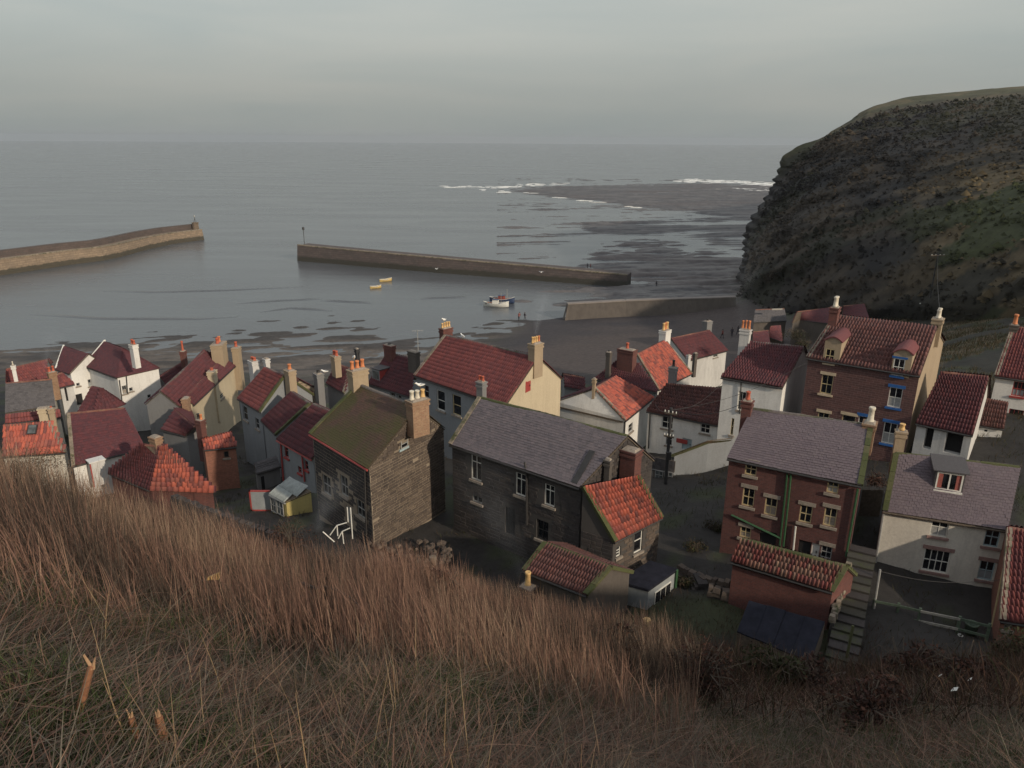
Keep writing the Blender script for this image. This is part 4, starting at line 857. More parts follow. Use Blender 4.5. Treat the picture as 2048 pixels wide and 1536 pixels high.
def dormer(h, zm, xl, xr, yt, yb, win, wallm, roofm, wk, fr, sillm, arch=False):
    """roof dormer: cheeks, rounded hood and its own window"""
    P0, P1 = h.walls['AB']; d = unit((P1-P0)*(1, 1, 0)); n = np.array([d[1], -d[0], 0]); pl = P0 + n*.03
    a = on_plane(px(zm, xl, yb), pl, n); s0 = float((a-P0) @ d); b = on_plane(px(zm, xr, yb), pl, n); s1 = float((b-P0) @ d); z0 = a[2]; z1 = on_plane(px(zm, (xl+xr)/2, yt), pl, n)[2]
    z0 = min(z0, h.ze-.05); at = lambda s, z, o=0.: pl*(1, 1, 0) + d*s + n*o + V((0, 0, z)); back = -(z1-h.ze)/(h.zr-h.ze)*float(np.linalg.norm(((h.P['R']-h.P['A'])*(1, 1, 0))))-.3
    m = MB(); sm_ = (s0+s1)/2; k = 9; rise = (s1-s0)*(.28 if arch else .06)
    prof = [(s0 + (s1-s0)*i/(k-1), z1 - rise + rise*math.sin(math.pi*i/(k-1))) for i in range(k)]
    wx0, wy0, wx1, wy1 = win; l, r = (float((on_plane(px(zm, x, (wy0+wy1)/2), pl, n)-P0) @ d) for x in (wx0, wx1)); t_, b_ = (on_plane(px(zm, (wx0+wx1)/2, y), pl, n)[2] for y in (wy0, wy1))
    m.face([at(s0, z0), at(l, z0), at(l, prof[0][1]), at(s0, prof[0][1])]); m.face([at(r, z0), at(s1, z0), at(s1, prof[-1][1]), at(r, prof[-1][1])]); m.face([at(l, z0), at(r, z0), at(r, b_), at(l, b_)]); m.face([at(l, t_), at(r, t_), at(r, prof[0][1]), at(l, prof[0][1])])
    m.face([at(s, z) for s, z in prof]); 
    for o in ((s0, 1), (s1, -1)): m.face([at(o[0], z0), at(o[0], prof[0][1]), at(o[0], prof[0][1], back), at(o[0], z0, back)][::o[1]])
    ob = m.build('dormer', M[wallm], h.roof, h.org); rm = MB()
    for i in range(k-1):
        (sa, za), (sb, zb_) = prof[i], prof[i+1]; e = .10; f = lambda s: sm_ + (s-sm_)*1.12
        rm.hexa([at(f(sa), za-.0, e), at(f(sb), zb_-.0, e), at(f(sb), zb_-.0, back), at(f(sa), za-.0, back)], [at(f(sa), za+.09, e), at(f(sb), zb_+.09, e), at(f(sb), zb_+.09, back), at(f(sa), za+.09, back)])
    rm.build('dormer_roof', M[roofm], h.roof, h.org)
    window(h, dict(fr, w='AB', np=fr.get('n', (2, 2)), P0=pl, d=d, n=n, s0=l, s1=r, z0=b_, z1=t_, cut=True, dep=.08, sill=sillm))
dormer(h, 'm4', 985, 1120, 430, 640, (1008, 525, 1085, 640), 'tan', 'pan_red', 'AB', dict(n=(2, 2), frame='frame_cream'), 'sill_cream', True)
dormer(h, 'm4', 1535, 1690, 520, 735, (1556, 596, 1650, 738), 'tan', 'pan_red', 'AB', dict(n=(2, 2), frame='frame', lintel='frame_blue', lh=.12), 'frame_blue', True)
# -- open shed with pantiles and the white privy next to it
h = HS['openshed'] = house('open_shed', 'open fronted grey shed with sagging maroon pantile roof and dark doorway', 'r2', 19.2, 21.8, 17.2, {'A': (580, 995), 'B': (1050, 1090), 'R': (790, 575), 'S': (1180, 610)}, 'white_dirty', 'pan_dark', 'pan', .23, .32, single=200, ridge='ridge', cat='shed', zs=1.2,
    wins=[sash('AB', 642, 1030, 712, 1232, style='void', dep=.5), sash('AB', 815, 1075, 965, 1270, style='void', dep=.5)])
h = HS['whitelean'] = house('white_outhouse', 'small white outhouse with brown pantile roof, right of the open fronted shed', 'r2', 18.1, 19.4, 15.6, {'A': (1092, 1002), 'B': (1312, 1032), 'R': (1160, 800), 'S': (1345, 830)}, 'white', 'pan_brown', 'pan', .2, .28, single=60, ridge='ridge', cat='outhouse', zs=1.2,
    wins=[sash('AB', 1150, 1058, 1178, 1076, style='void')])
chim_px(h, 'r2', 1095, 1150, 870, 800, mat='tan', pots=1, pot='pot_red', poth=65, zref=18.8, potr=.11)
rw_ = dict(frame='frame_red', sill='frame_red', n=(3, 2))
h = HS['rightwhite'] = house('white_house', 'white house with red pantile roof and red framed windows at the edge of the picture', 'r2', 20.4, 22.9, 16.2, {'A': (1248, 588), 'B': (1820, 660), 'R': (1385, 180), 'S': (1880, 235)}, 'white', 'pan_red', 'pan', .25, .32, single=260, coping='kerb', cop_at='R', zs=1.3,
    wins=[sash('AB', 1385, 645, 1500, 772, **rw_), sash('AB', 1345, 880, 1475, 1040, **dict(rw_, net=.4)), sash('AB', 1420, 1110, 1540, 1250, n=(2, 2))])
chim_px(h, 'r2', 1358, 1420, 205, 160, mat='darkstone', pots=1, pot='pot_orange', poth=95, zref=22.8, potr=.15)
# -- brick house with slate roof
sw = dict(n=(2, 2), frame='frame_cream', sill='sill', lintel='sill')
h = HS['brick2'] = house('brick_house', 'dark red brick cottages with purple slate roof and green drainpipes, behind the brick outhouse', 'r1', 20.5, 22.2, 15.3, {'A': (120, 375), 'B': (897, 525), 'R': (255, 95), 'S': (955, 185)}, 'brick', 'slate_purple', 'slate', .33, .22, single=300, ridge='ridge_slate', ridge_pieces=True, coping='moss', cop_at='S', fascia='iron',
    wins=[sash('AB', 212, 415, 282, 488, **sw), sash('AB', 198, 562, 270, 672, **sw), sash('AB', 330, 618, 404, 724, **sw), sash('AB', 697, 517, 767, 588, **dict(sw, lintel=None)), sash('AB', 536, 660, 612, 765, **sw), sash('AB', 680, 672, 757, 784, **sw), sash('AB', 186, 792, 252, 858, **sw),
          sash('AB', 300, 815, 400, 930, style='void'), sash('AB', 528, 868, 605, 990, style='void'), sash('AB', 606, 884, 656, 990, style='door', frame='frame'), sash('AB', 664, 898, 732, 975, **dict(sw, frame='frame_dull'))])
for a in (470, 492): pipe(h, 'r1', 'AB', [(a-6, 455), (a-20, 620), (a-48, 905)], 'frame_green', .05)
pipe(h, 'r1', 'AB', [(135, 722), (430, 858)], 'frame_green', .06, 'gutter'); pipe(h, 'r1', 'AB', [(516, 785), (503, 930)], 'frame', .045); pipe(h, 'r1', 'AB', [(880, 560), (815, 960)], 'frame_green', .05)
chim_px(h, 'r1', 185, 248, 125, 45, mat='brick_out', pots=1, pot='pot_red', poth=58, zref=22.0, potr=.13, asp=.8)
chim_px(h, 'r1', 905, 975, 215, 165, mat='brick_tan', pots=1, pot='pot_white', poth=85, zref=21.9, potr=.17, asp=.8, turn=math.pi/2)
# -- outhouse in its yard
h = HS['outhouse'] = house('brick_outhouse', 'low worn brick outhouse with ribbed red pantile roof, in front of the brick cottages', 'r1', 17.2, 17.95, 15.1, {'A': (150, 980), 'B': (740, 1150), 'R': (200, 865), 'S': (815, 1020)}, 'brick_out', 'pan_mixed', 'pan', .24, .30, single=300, ridge='moss', coping='moss', cop_at='S', cat='outhouse', zs=1.2, back='pan_brown', ridge_pieces=True,
    wins=[sash('AB', 195, 1020, 245, 1045, style='void')])
# -- cream cottage
cw = dict(n=(2, 2), sill='sill_pink', frame='frame')
h = HS['cream'] = house('cream_cottage', 'long cream rendered cottage with purple slate roof and a dormer with red curtains', 'r3', 18.3, 20.5, 14.3, {'A': (325, 445), 'B': (1178, 568), 'R': (395, 62), 'S': (1260, 147)}, 'cream_grey', 'slate_purple', 'slate', .33, .22, single=300, ridge='moss', ridge_pieces=True, coping='moss', cop_at='R', fascia='wood',
    wins=[sash('AB', 645, 508, 770, 640, **cw), sash('AB', 592, 732, 780, 888, **dict(cw, n=(4, 2), lintel='sill_pink')), sash('AB', 1022, 568, 1130, 708, **dict(cw, frame='frame_lblue')), sash('AB', 982, 805, 1092, 940, **dict(cw, frame='frame_lblue', lintel='sill_pink'))])
chim_px(h, 'r2', 368, 455, 1270, 1070, mat='tan', pots=1, pot='pot_yellow', poth=60, zref=20.3, potr=.15, asp=.8)
def roof_dormer(h, zm, win, roofm):
    """flat roofed dormer set up the slope"""
    q = h.front; nn = unit(np.cross(q[1]-q[0], q[3]-q[0])); P0, P1 = h.walls['AB']; d = unit((P1-P0)*(1, 1, 0)); n = np.array([d[1], -d[0], 0]); x0, y0, x1, y1 = win
    a = on_plane(px(zm, x0, y1), q[0], nn); pl = a + n*.02; s1 = float((on_plane(px(zm, x1, (y0+y1)/2), pl, n)-pl) @ d); zt = on_plane(px(zm, (x0+x1)/2, y0), pl, n)[2]; z0 = a[2]-.02
    at = lambda s, z, o=0.: pl*(1, 1, 0) + d*s + n*o + V((0, 0, z)); m = MB(); bk = -1.3; e = .07
    m.box(at(-e, z0-.1), d*e, n*bk, (0, 0, zt-z0+.14)); m.box(at(s1, z0-.1), d*e, n*bk, (0, 0, zt-z0+.14)); m.box(at(0, zt), d*s1, n*bk, (0, 0, .06)); m.build('dormer', M['slate_dark'], h.roof, h.org)
    r_ = MB(); r_.hexa([at(-.22, zt+.06, .14), at(s1+.22, zt+.06, .14), at(s1+.22, zt+.06, bk-.2), at(-.22, zt+.06, bk-.2)], [at(-.22, zt+.12, .14), at(s1+.22, zt+.12, .14), at(s1+.22, zt+.36, bk-.2), at(-.22, zt+.36, bk-.2)]); r_.build('dormer_roof', M[roofm], h.roof, h.org)
    W_ = dict(P0=pl, d=d, n=n, s0=0., s1=s1, z0=z0, z1=zt, cut=True, dep=.05, frame='frame', sill='frame', curt=True, style='pair'); window2(h, W_)
def window2(h, q):
    """casement pair (two lights)"""
    P0, d, n = q['P0'], q['d'], q['n']; at = lambda s, z, o=0.: P0*(1, 1, 0) + d*s + n*o + V((0, 0, z)); m = MB(); b = .07; s0, s1, z0, z1 = q['s0'], q['s1'], q['z0'], q['z1']; mid = (s0+s1)/2
    for a0, a1, c0, c1 in ((s0, s0+b, z0, z1), (s1-b, s1, z0, z1), (mid-b/2, mid+b/2, z0+b, z1-b), (s0+b, s1-b, z1-b, z1), (s0+b, s1-b, z0, z0+b)): m.box(at(a0, c0, -.04), d*(a1-a0), n*.06, (0, 0, c1-c0))
    fo = m.build('window', M['frame'], h.roof, h.org)
    for a0, a1, c in ((s0+b, mid-b/2, -1), (mid+b/2, s1-b, 1)):
        g = MB(); g.face([at(a0, z0+b, -.03), at(a1, z0+b, -.03), at(a1, z1-b, -.03), at(a0, z1-b, -.03)]); g.build('pane', M['glass'], fo, h.org); g = MB(); k0, k1 = (a0, a0+(a1-a0)*.45) if c < 0 else (a1-(a1-a0)*.45, a1)
        g.face([at(k0, z0+b, -.025), at(k1, z0+b, -.025), at(k1, z1-b, -.025), at(k0, z1-b, -.025)]); g.build('curtain', M['curtain'], fo, h.org)
    g = MB(); g.box(at(s0-.06, z0-.1, 0), d*(s1-s0+.12), n*.12, (0, 0, .1)); g.build('sill', M['frame'], fo, h.org)
roof_dormer(h, 'r3', (668, 192, 868, 300), 'slate_dark')
pipe(h, 'r3', 'AB', [(318, 450), (250, 920)], 'frame_dull', .06); CREAM = h
# -- its lower neighbour with red pantiles coming towards us
h = HS['lowred'] = house('red_pantiled_house', 'low brick house with long red pantile slope at the corner of the cottage garden', 'r3', 16.0, 18.6, 14.2, {'A': (1150, 1195), 'B': (1480, 1240), 'R': (1192, 575), 'S': (1480, 615)}, 'brick_orange', 'pan_red', 'pan', .25, .32, single=200, coping='kerb', cop_at='R', ridge='ridge', zs=1.3,
    wins=[sash('AB', 1166, 1232, 1222, 1282, n=(1, 2), frame='frame_dull')])
# ---------------------------------------------------------------- the lower, left side of the village
h = HS['W1'] = house('white_hipped_house', 'white house with plain maroon hipped roof and white chimney above the harbour', 'n2', 13.9, None, 9.4, {'A': (304, 461), 'B': (800, 640), 'R': (600, 100), 'S': (880, 205), 'C': (1430, 490)}, 'white', 'pan_dark', 'slate', .3, .26, hip=True, ridge=None,
    wins=[sash('BC', 880, 770, 955, 900, n=(2, 2), frame='frame_dull'), sash('BC', 1268, 905, 1325, 960, n=(1, 1), frame='frame_dull'), sash('BC', 985, 800, 1045, 860, n=(1, 1), frame='frame_dull')])
m = MB(); a, b = h.front[3], h.front[0]; m.box(a + V((0, 0, .04)), (b-a), V((.16, .02, 0)), V((0, 0, .14))); m.build('barge_board', M['frame'], h.roof, h.org)
chim_px(h, 'n2', 1010, 1130, 310, 140, mat='white', pots=2, pot='pot_red', poth=70, zref=16.2)
pipe(h, 'n2', 'BC', [(835, 690), (880, 1010)], 'iron', .05); pipe(h, 'n2', 'BC', [(940, 620), (965, 900)], 'iron', .05)
h = HS['W0'] = house('white_gabled_house', 'white house with broad sunlit gable and maroon roof, left of the hipped white house', 'n2', 13.6, None, 9.0, {'A': ('n1', 780, 575), 'B': ('n1', 1030, 650), 'R': ('n1', 905, 205), 'S': ('n1', 1335, 325), 'C': (640, 462)}, 'white', 'pan_dark', 'slate', .3, .26, ridge=None,
    wins=[sash('BC', 352, 672, 488, 782, n=(3, 2), frame='frame_dull'), sash('BC', 172, 905, 272, 1070, style='void', name='doorway'), sash('BC', 172, 740, 230, 790, n=(1, 1), frame='frame_dull')])
m = MB(); a, b = h.front[3], h.front[0]; m.box(a + V((0, 0, .04)), (b-a), V((.16, .02, 0)), V((0, 0, .14))); m.build('barge_board', M['frame'], h.roof, h.org)
h = HS['F5'] = house('brown_cottage', 'narrow cottage with brown red roof and brick stack in front of the white gabled house', 'n1', 14.0, None, 9.6, {'A': (850, 880), 'B': (1070, 830), 'R': (800, 690), 'S': (890, 660)}, 'white_dirty', 'pan_red', 'pan', .28, .33, wins=[sash('AB', 945, 900, 985, 1140, style='void')])
chim_px(h, 'n1', 690, 830, 900, 640, mat='brick_tan', pots=2, pot='pot_red', poth=90, zref=14.0)
h = HS['F1'] = house('long_red_roofed_house', 'long house with faded red roof at the far end of the lower village', 'n1', 13.0, None, 9, {'A': (-60, 835), 'B': (640, 735), 'R': (-60, 610), 'S': (630, 440)}, 'grey', 'pan_red', 'pan', .29, .34)
chim_px(h, 'n1', 40, 100, 640, 540, mat='white', pots=1, pot='pot_white', poth=60, zref=15.)
h = HS['F2'] = house('grey_slated_house', 'house with broad worn grey slate roof beside the brown cottage', 'n1', 13.0, None, 10, {'A': (-60, 1335), 'B': (765, 1195), 'R': (-60, 850), 'S': (700, 770)}, 'cream_grey', 'slate_dark', 'slate', .34, .26)
h = HS['F3'] = house('red_roofed_cottage', 'cottage with narrow strip of red pantiles and a cream chimney, below the grey slate roof', 'n1', 14.8, None, 10.5, {'A': (-60, 1500), 'B': (860, 1390), 'R': (-60, 1390), 'S': (840, 1290)}, 'cream_grey', 'pan_red', 'pan', .29, .34)
chim_px(h, 'n1', 530, 700, 1460, 1250, mat='cream', pots=0, zref=15.2); chim_px(h, 'n1', 705, 800, 1480, 1260, mat='tan', pots=1, pot='pot_red', poth=30, zref=15.2)
h = HS['F4'] = house('corrugated_roofed_house', 'house with streaky orange ribbed roof and small skylight at edge of the grass', 'n3', 14.6, None, 12, {'A': (-80, 830), 'B': (745, 770), 'R': (-80, 440), 'S': (545, 382)}, 'cream_grey', 'pan_orange', 'pan', .30, .5, coping='kerb', cop_at='S', zs=1.3)
q = h.front; nn = unit(np.cross(q[1]-q[0], q[3]-q[0])); p0 = on_plane(px('n3', 240, 555), q[0]+nn*.1, nn); uu = unit(q[1]-q[0]); vv_ = unit(np.cross(nn, uu)); m = MB(); m.box(p0, uu*.6, vv_*.75, nn*.09); o = m.build('skylight', M['iron'], h.roof, h.org); m = MB(); m.box(p0+uu*.06+vv_*.06+nn*.09, uu*.48, vv_*.63, nn*.012); m.build('pane', M['glass_grey'], h.roof, h.org)
h = HS['F7'] = house('small_hipped_cottage', 'small cottage with dark maroon hipped roof in front of the two white houses', 'n2', 13.0, None, 9.5, {'A': (225, 1165), 'B': (470, 1215), 'R': (420, 800), 'S': (560, 830), 'C': (900, 1050)}, 'grey', 'pan_dark', 'pan', .3, .34, hip=True, ridge=None)
h = HS['F6'] = house('maroon_roofed_cottage', 'cottage with large plain maroon roof and white wall, between ribbed roof and brick outhouse', 'n3', 13.3, None, 11, {'A': (872, 955), 'B': (1835, 690), 'R': (800, 262), 'S': (1560, 180)}, 'white', 'pan_dark', 'slate', .32, .3, coping='kerb', cop_at='R', ridge='ridge', back='pan_dark')
P0, P1 = h.walls['AB']; d = unit(P1-P0); n = np.array([d[1], -d[0], 0]); a = on_plane(px('n3', 1115, 990), P0+n*.9, n); m = MB(); m.box(a-V((0, 0, 1.6)), d*1.0, -n*.8, (0, 0, 1.9)); o = m.build('porch', M['white_dirty'], h.root, h.org); m = MB(); m.box(a+V((0, 0, .3))-d*.06+n*.06, d*1.12, -n*.9, (0, 0, .07)); m.build('porch_roof', M['white'], o, h.org); m = MB(); m.box(a-V((0, 0, 1.6))-d*.05+n*.01, d*.09, n*.03, (0, 0, 1.85)); m.build('porch_post', M['frame_red'], o, h.org)
h = HS['F8'] = house('patched_red_house', 'house with patched orange red hipped roof half hidden by tall dry grass', 'q4', 13.2, 15.9, 11.5, {'A': (110, 440), 'B': (485, 580), 'R': (430, 185), 'S': (585, 190), 'C': (1062, 600)}, 'brick_out', 'pan_dark', 'pan', .3, .35, hip=True, hipmat='pan_orange', ridge='ridge', coping=None)  # hip end in brighter tiles than the front: sunlight put into the colour
chim_px(h, 'q4', 480, 590, 190, 100, mat='brick_tan', pots=0, zref=15.8)
# -- cream terrace on the left
h = HS['c27a'] = house('cream_terrace_house', 'tall cream terraced house with long dark maroon slope and cream chimneys', 'z2', 14.1, 15.3, 9.2, {'A': (245, 765), 'B': (600, 355), 'R': (90, 645), 'S': (455, 300)}, 'grey', 'pan_dark', 'pan', .29, .34, ridge='ridge_slate', back='pan_dark')
chim_px(h, 'z2', 530, 660, 345, 230, mat='tan', pots=3, pot=['pot_red', 'pot_red', 'pot_orange'], poth=48, asp=.6, zref=14.6, sink=2)
chim_px(h, 'z2', 275, 345, 740, 700, mat='brick_tan', pots=0, zref=14.2, sink=2)
h = HS['c27b'] = house('cream_terrace_cottage', 'cream walled cottage with narrow maroon roof and a tall cream chimney breast, facing the sun', 'z2', 13.45, 14.1, 8.6, {'A': (360, 755), 'B': (720, 408), 'R': (290, 715), 'S': (612, 358)}, 'cream', 'pan_dark', 'pan', .29, .3, ridge='ridge', verge=.02,
    wins=[sash('AB', 600, 655, 632, 700, n=(1, 2), frame='frame_dull')])
chim_px(h, 'z2', 505, 585, 605, 465, mat='cream', pots=1, pot='pot_red', poth=25, zref=13.0, sink=3.5)
chim_px(h, 'z2', 708, 785, 385, 262, mat='tan', pots=1, pot='pot_red', poth=45, zref=13.7, sink=3)
h = HS['c33'] = house('pink_roofed_cottage', 'low cottage with dull maroon roof and thin pink chimney behind the cream terrace', 'z2', 11.6, None, 8, {'A': (150, 600), 'B': (330, 470), 'R': (90, 520), 'S': (265, 405)}, 'grey', 'pan_dark', 'pan', .3, .34)
chim_px(h, 'z2', 268, 322, 420, 300, mat='brick_out', pots=1, pot='pot_red', poth=95, zref=12.6)
h = HS['grey28'] = house('grey_house', 'narrow blue grey house with dark red roof and mossy verge, right of the cream terrace', 'z2', 15.0, 17.3, 9.8, {'A': (765, 690), 'B': (950, 795), 'R': (985, 435), 'S': (1150, 500)}, 'greyblue', 'pan_red', 'pan', .28, .33, coping='moss', cop_at='S', ridge='ridge_slate',
    wins=[sash('AB', 800, 770, 835, 880, n=(1, 2), frame='frame_dull'), sash('AB', 905, 868, 935, 955, n=(1, 2), frame='frame_dull')])
chim_px(h, 'z2', 848, 935, 465, 372, mat='white_dirty', pots=2, pot='pot_red', poth=25, zref=16.6, sink=2); chim_px(h, 'z2', 972, 1025, 440, 355, mat='white_dirty', pots=0, zref=17.1); chim_px(h, 'z2', 1152, 1248, 540, 450, mat='tan', pots=1, pot='pot_orange', poth=50, zref=17.0, sink=2)
h = HS['rubble31'] = house('rubble_gabled_house', 'house with sunlit pale rubble gable standing between the dark red roofs', 'z2', 14.4, None, 9, {'A': (1110, 560), 'B': (1195, 612), 'R': (1185, 492), 'S': (1275, 535), 'C': (1412, 605)}, 'tan', 'pan_dark', 'pan', .3, .34, no=())
stones(h, 'BC', 'rubble', .22, .36, 0, .05, .05)
h = HS['m29'] = house('dark_red_cottage', 'cottage with dark red mossy edged roof between the grey house and the red trimmed house', 'z2', 14.6, None, 9.8, {'A': (970, 875), 'B': (1090, 990), 'R': (1215, 640), 'S': (1370, 735)}, 'greyblue', 'pan_dark', 'pan', .28, .33, coping='moss', cop_at='S', ridge='ridge_slate')
h = HS['redtrim'] = house('pale_house', 'pale grey house with bright red trim and drainpipe, beside the stone house', 'z2', 15.3, 17.3, 11, {'A': (1105, 1035), 'B': (1400, 1195), 'R': (1400, 740)}, 'greyblue', 'pan_dark', 'pan', .27, .33, fascia='frame_red', ridge='ridge_slate',
    wins=[sash('AB', 1155, 1085, 1186, 1195, n=(1, 2), frame='frame_red', sill='frame_red'), sash('AB', 1330, 1225, 1358, 1300, n=(1, 2), frame='frame_red', sill='frame_red'), sash('AB', 1275, 1275, 1302, 1330, n=(1, 2), frame='frame_red', sill='frame_red')])
pipe(h, 'z2', 'AB', [(1118, 1050), (1150, 1395)], 'frame_red', .06); pipe(h, 'z2', 'AB', [(1300, 1150), (1330, 1400)], 'frame_red', .06)
h = HS['o34'] = house('brick_outbuilding', 'small square orange brick outbuilding standing in a dark yard', 'q4', 14.3, None, 11.6, {'A': (980, 200), 'B': (1268, 172), 'R': (960, 128), 'S': (1222, 62)}, 'brick_orange', 'pan_orange', 'pan', .26, .3, cat='outbuilding', ridge=None,
    wins=[sash('AB', 1160, 230, 1208, 292, n=(1, 1), frame='wood')])
h = HS['o35'] = house('small_maroon_house', 'small house with maroon roof and thin cream end wall, left of the orange brick outbuilding', 'z2', 13.2, None, 10, {'A': (110, 960), 'B': (320, 1015), 'R': (215, 800), 'S': (395, 950), 'C': (418, 985)}, 'grey', 'pan_dark', 'pan', .28, .33)
chim_px(h, 'z2', 412, 492, 1035, 880, mat='brick_out', pots=2, pot=['iron', 'pot_orange'], poth=45, zref=13.6, sink=2)
# -- behind the stone house
h = HS['n32'] = house('grey_gabled_house', 'grey gabled house with maroon roof and red twin pots, behind the stone house', 'n5', 15.6, None, 11, {'A': (430, 700), 'B': (700, 850), 'R': (570, 412), 'S': (790, 490)}, 'grey', 'pan_dark', 'pan', .28, .33, coping='kerb', cop_at='S')
chim_px(h, 'n5', 488, 640, 400, 285, mat='tan', pots=2, pot='pot_red', poth=80, zref=17.6, asp=.7)
chim_px(h, 'n5', 245, 400, 960, 560, mat='grey', pots=1, pot='iron', poth=60, zref=14.6, sink=2); chim_px(h, 'n5', 865, 935, 330, 170, mat='soot', pots=0, zref=16.5, sink=2)
h = HS['n33'] = house('maroon_dormer_house', 'house with maroon roof and small red cheeked dormer, left of the large grey house', 'n5', 15.6, None, 11.4, {'A': (1090, 695), 'B': (1745, 892), 'R': (1385, 225), 'S': (1790, 330)}, 'greyblue', 'pan_dark', 'pan', .28, .33, ridge='ridge_slate',
    wins=[sash('AB', 1430, 850, 1500, 960, n=(1, 2), frame='frame_dull'), sash('AB', 1540, 890, 1600, 1000, n=(1, 2), frame='frame_dull')])
chim_px(h, 'n5', 1318, 1502, 240, 105, mat='brick_out', pots=1, pot='iron', poth=25, zref=17.9, asp=.5); chim_px(h, 'n5', 1702, 1888, 420, 200, mat='darkstone', pots=0, zref=17.6, asp=.5)
q = h.front; nn = unit(np.cross(q[1]-q[0], q[3]-q[0])); P0, P1 = h.walls['AB']; d = unit(P1-P0); n = np.array([d[1], -d[0], 0]); a = on_plane(px('n5', 1140, 650), q[0], nn); m = MB(); m.box(a, d*1.0, -n*1.3, (0, 0, 1.05)); o = m.build('dormer', M['greyblue'], h.roof, h.org); m = MB(); m.box(a+d*1.003, d*.05, -n*1.3, (0, 0, 1.0)); m.build('dormer_cheek', M['frame_red'], h.roof, h.org)
m = MB(); m.box(a+V((0, 0, 1.052))-d*.1+n*.1, d*1.25, -n*1.5, (0, 0, .08)); m.build('dormer_roof', M['slate_dark'], h.roof, h.org); m = MB(); m.box(a+d*.12+n*.001+V((0, 0, .2)), d*.76, n*.03, (0, 0, .65)); m.build('pane', M['glass_grey'], h.roof, h.org)
# -- roofs at the foot of the headland
h = HS['k1'] = house('far_maroon_house', 'far house with large maroon roof at the foot of the dark cliff', 'q5', 9.8, None, 7, {'A': (800, 420), 'B': (1260, 470), 'R': (770, 320), 'S': (1210, 262)}, 'darkstone', 'pan_dark', 'slate', .35, .3)
h = HS['k2'] = house('far_maroon_house', 'far maroon roofed house partly hidden by the chimney of the red stone house', 'q5', 10.5, None, 8, {'A': (1390, 400), 'B': (1760, 440), 'R': (1400, 235), 'S': (1680, 205)}, 'darkstone', 'pan_dark', 'slate', .35, .3)
h = HS['k3'] = house('far_cottage', 'little far cottage with dull red roof just behind the orange chimney pots', 'n6', 9.6, None, 8, {'A': (900, 660), 'B': (1180, 690), 'R': (890, 500), 'S': (1150, 470)}, 'darkstone', 'pan_dark', 'slate', .3, .3)
h = HS['k4'] = house('far_cottage', 'little far cottage with redder roof, nearer the grassy bank', 'n6', 9.6, None, 8, {'A': (1170, 560), 'B': (1380, 640), 'R': (1190, 400), 'S': (1360, 385)}, 'darkstone', 'pan_red', 'slate', .3, .3)
h = HS['k5'] = house('far_dark_house', 'far dark slated house with a pale board, under the cliff', 'q5', 9.2, None, 7, {'A': (180, 460), 'B': (620, 430), 'R': (200, 300), 'S': (590, 280)}, 'darkstone', 'slate_dark', 'slate', .35, .3)
m = MB(); a = at_z(px('q5', 425, 300), 11.3); m.box(a, (1.7, .25, 0), (0, .2, 0), (0, 0, .2)); m.build('name_board', M['wood_pale'], h.root, h.org)
h = HS['g1'] = house('small_far_house', 'small maroon roofed house tucked behind the cream gable', 'm3', 11.6, None, 9, {'A': (190, 575), 'B': (340, 600), 'R': (180, 490), 'S': (335, 515)}, 'grey', 'pan_dark', 'pan', .3, .34)

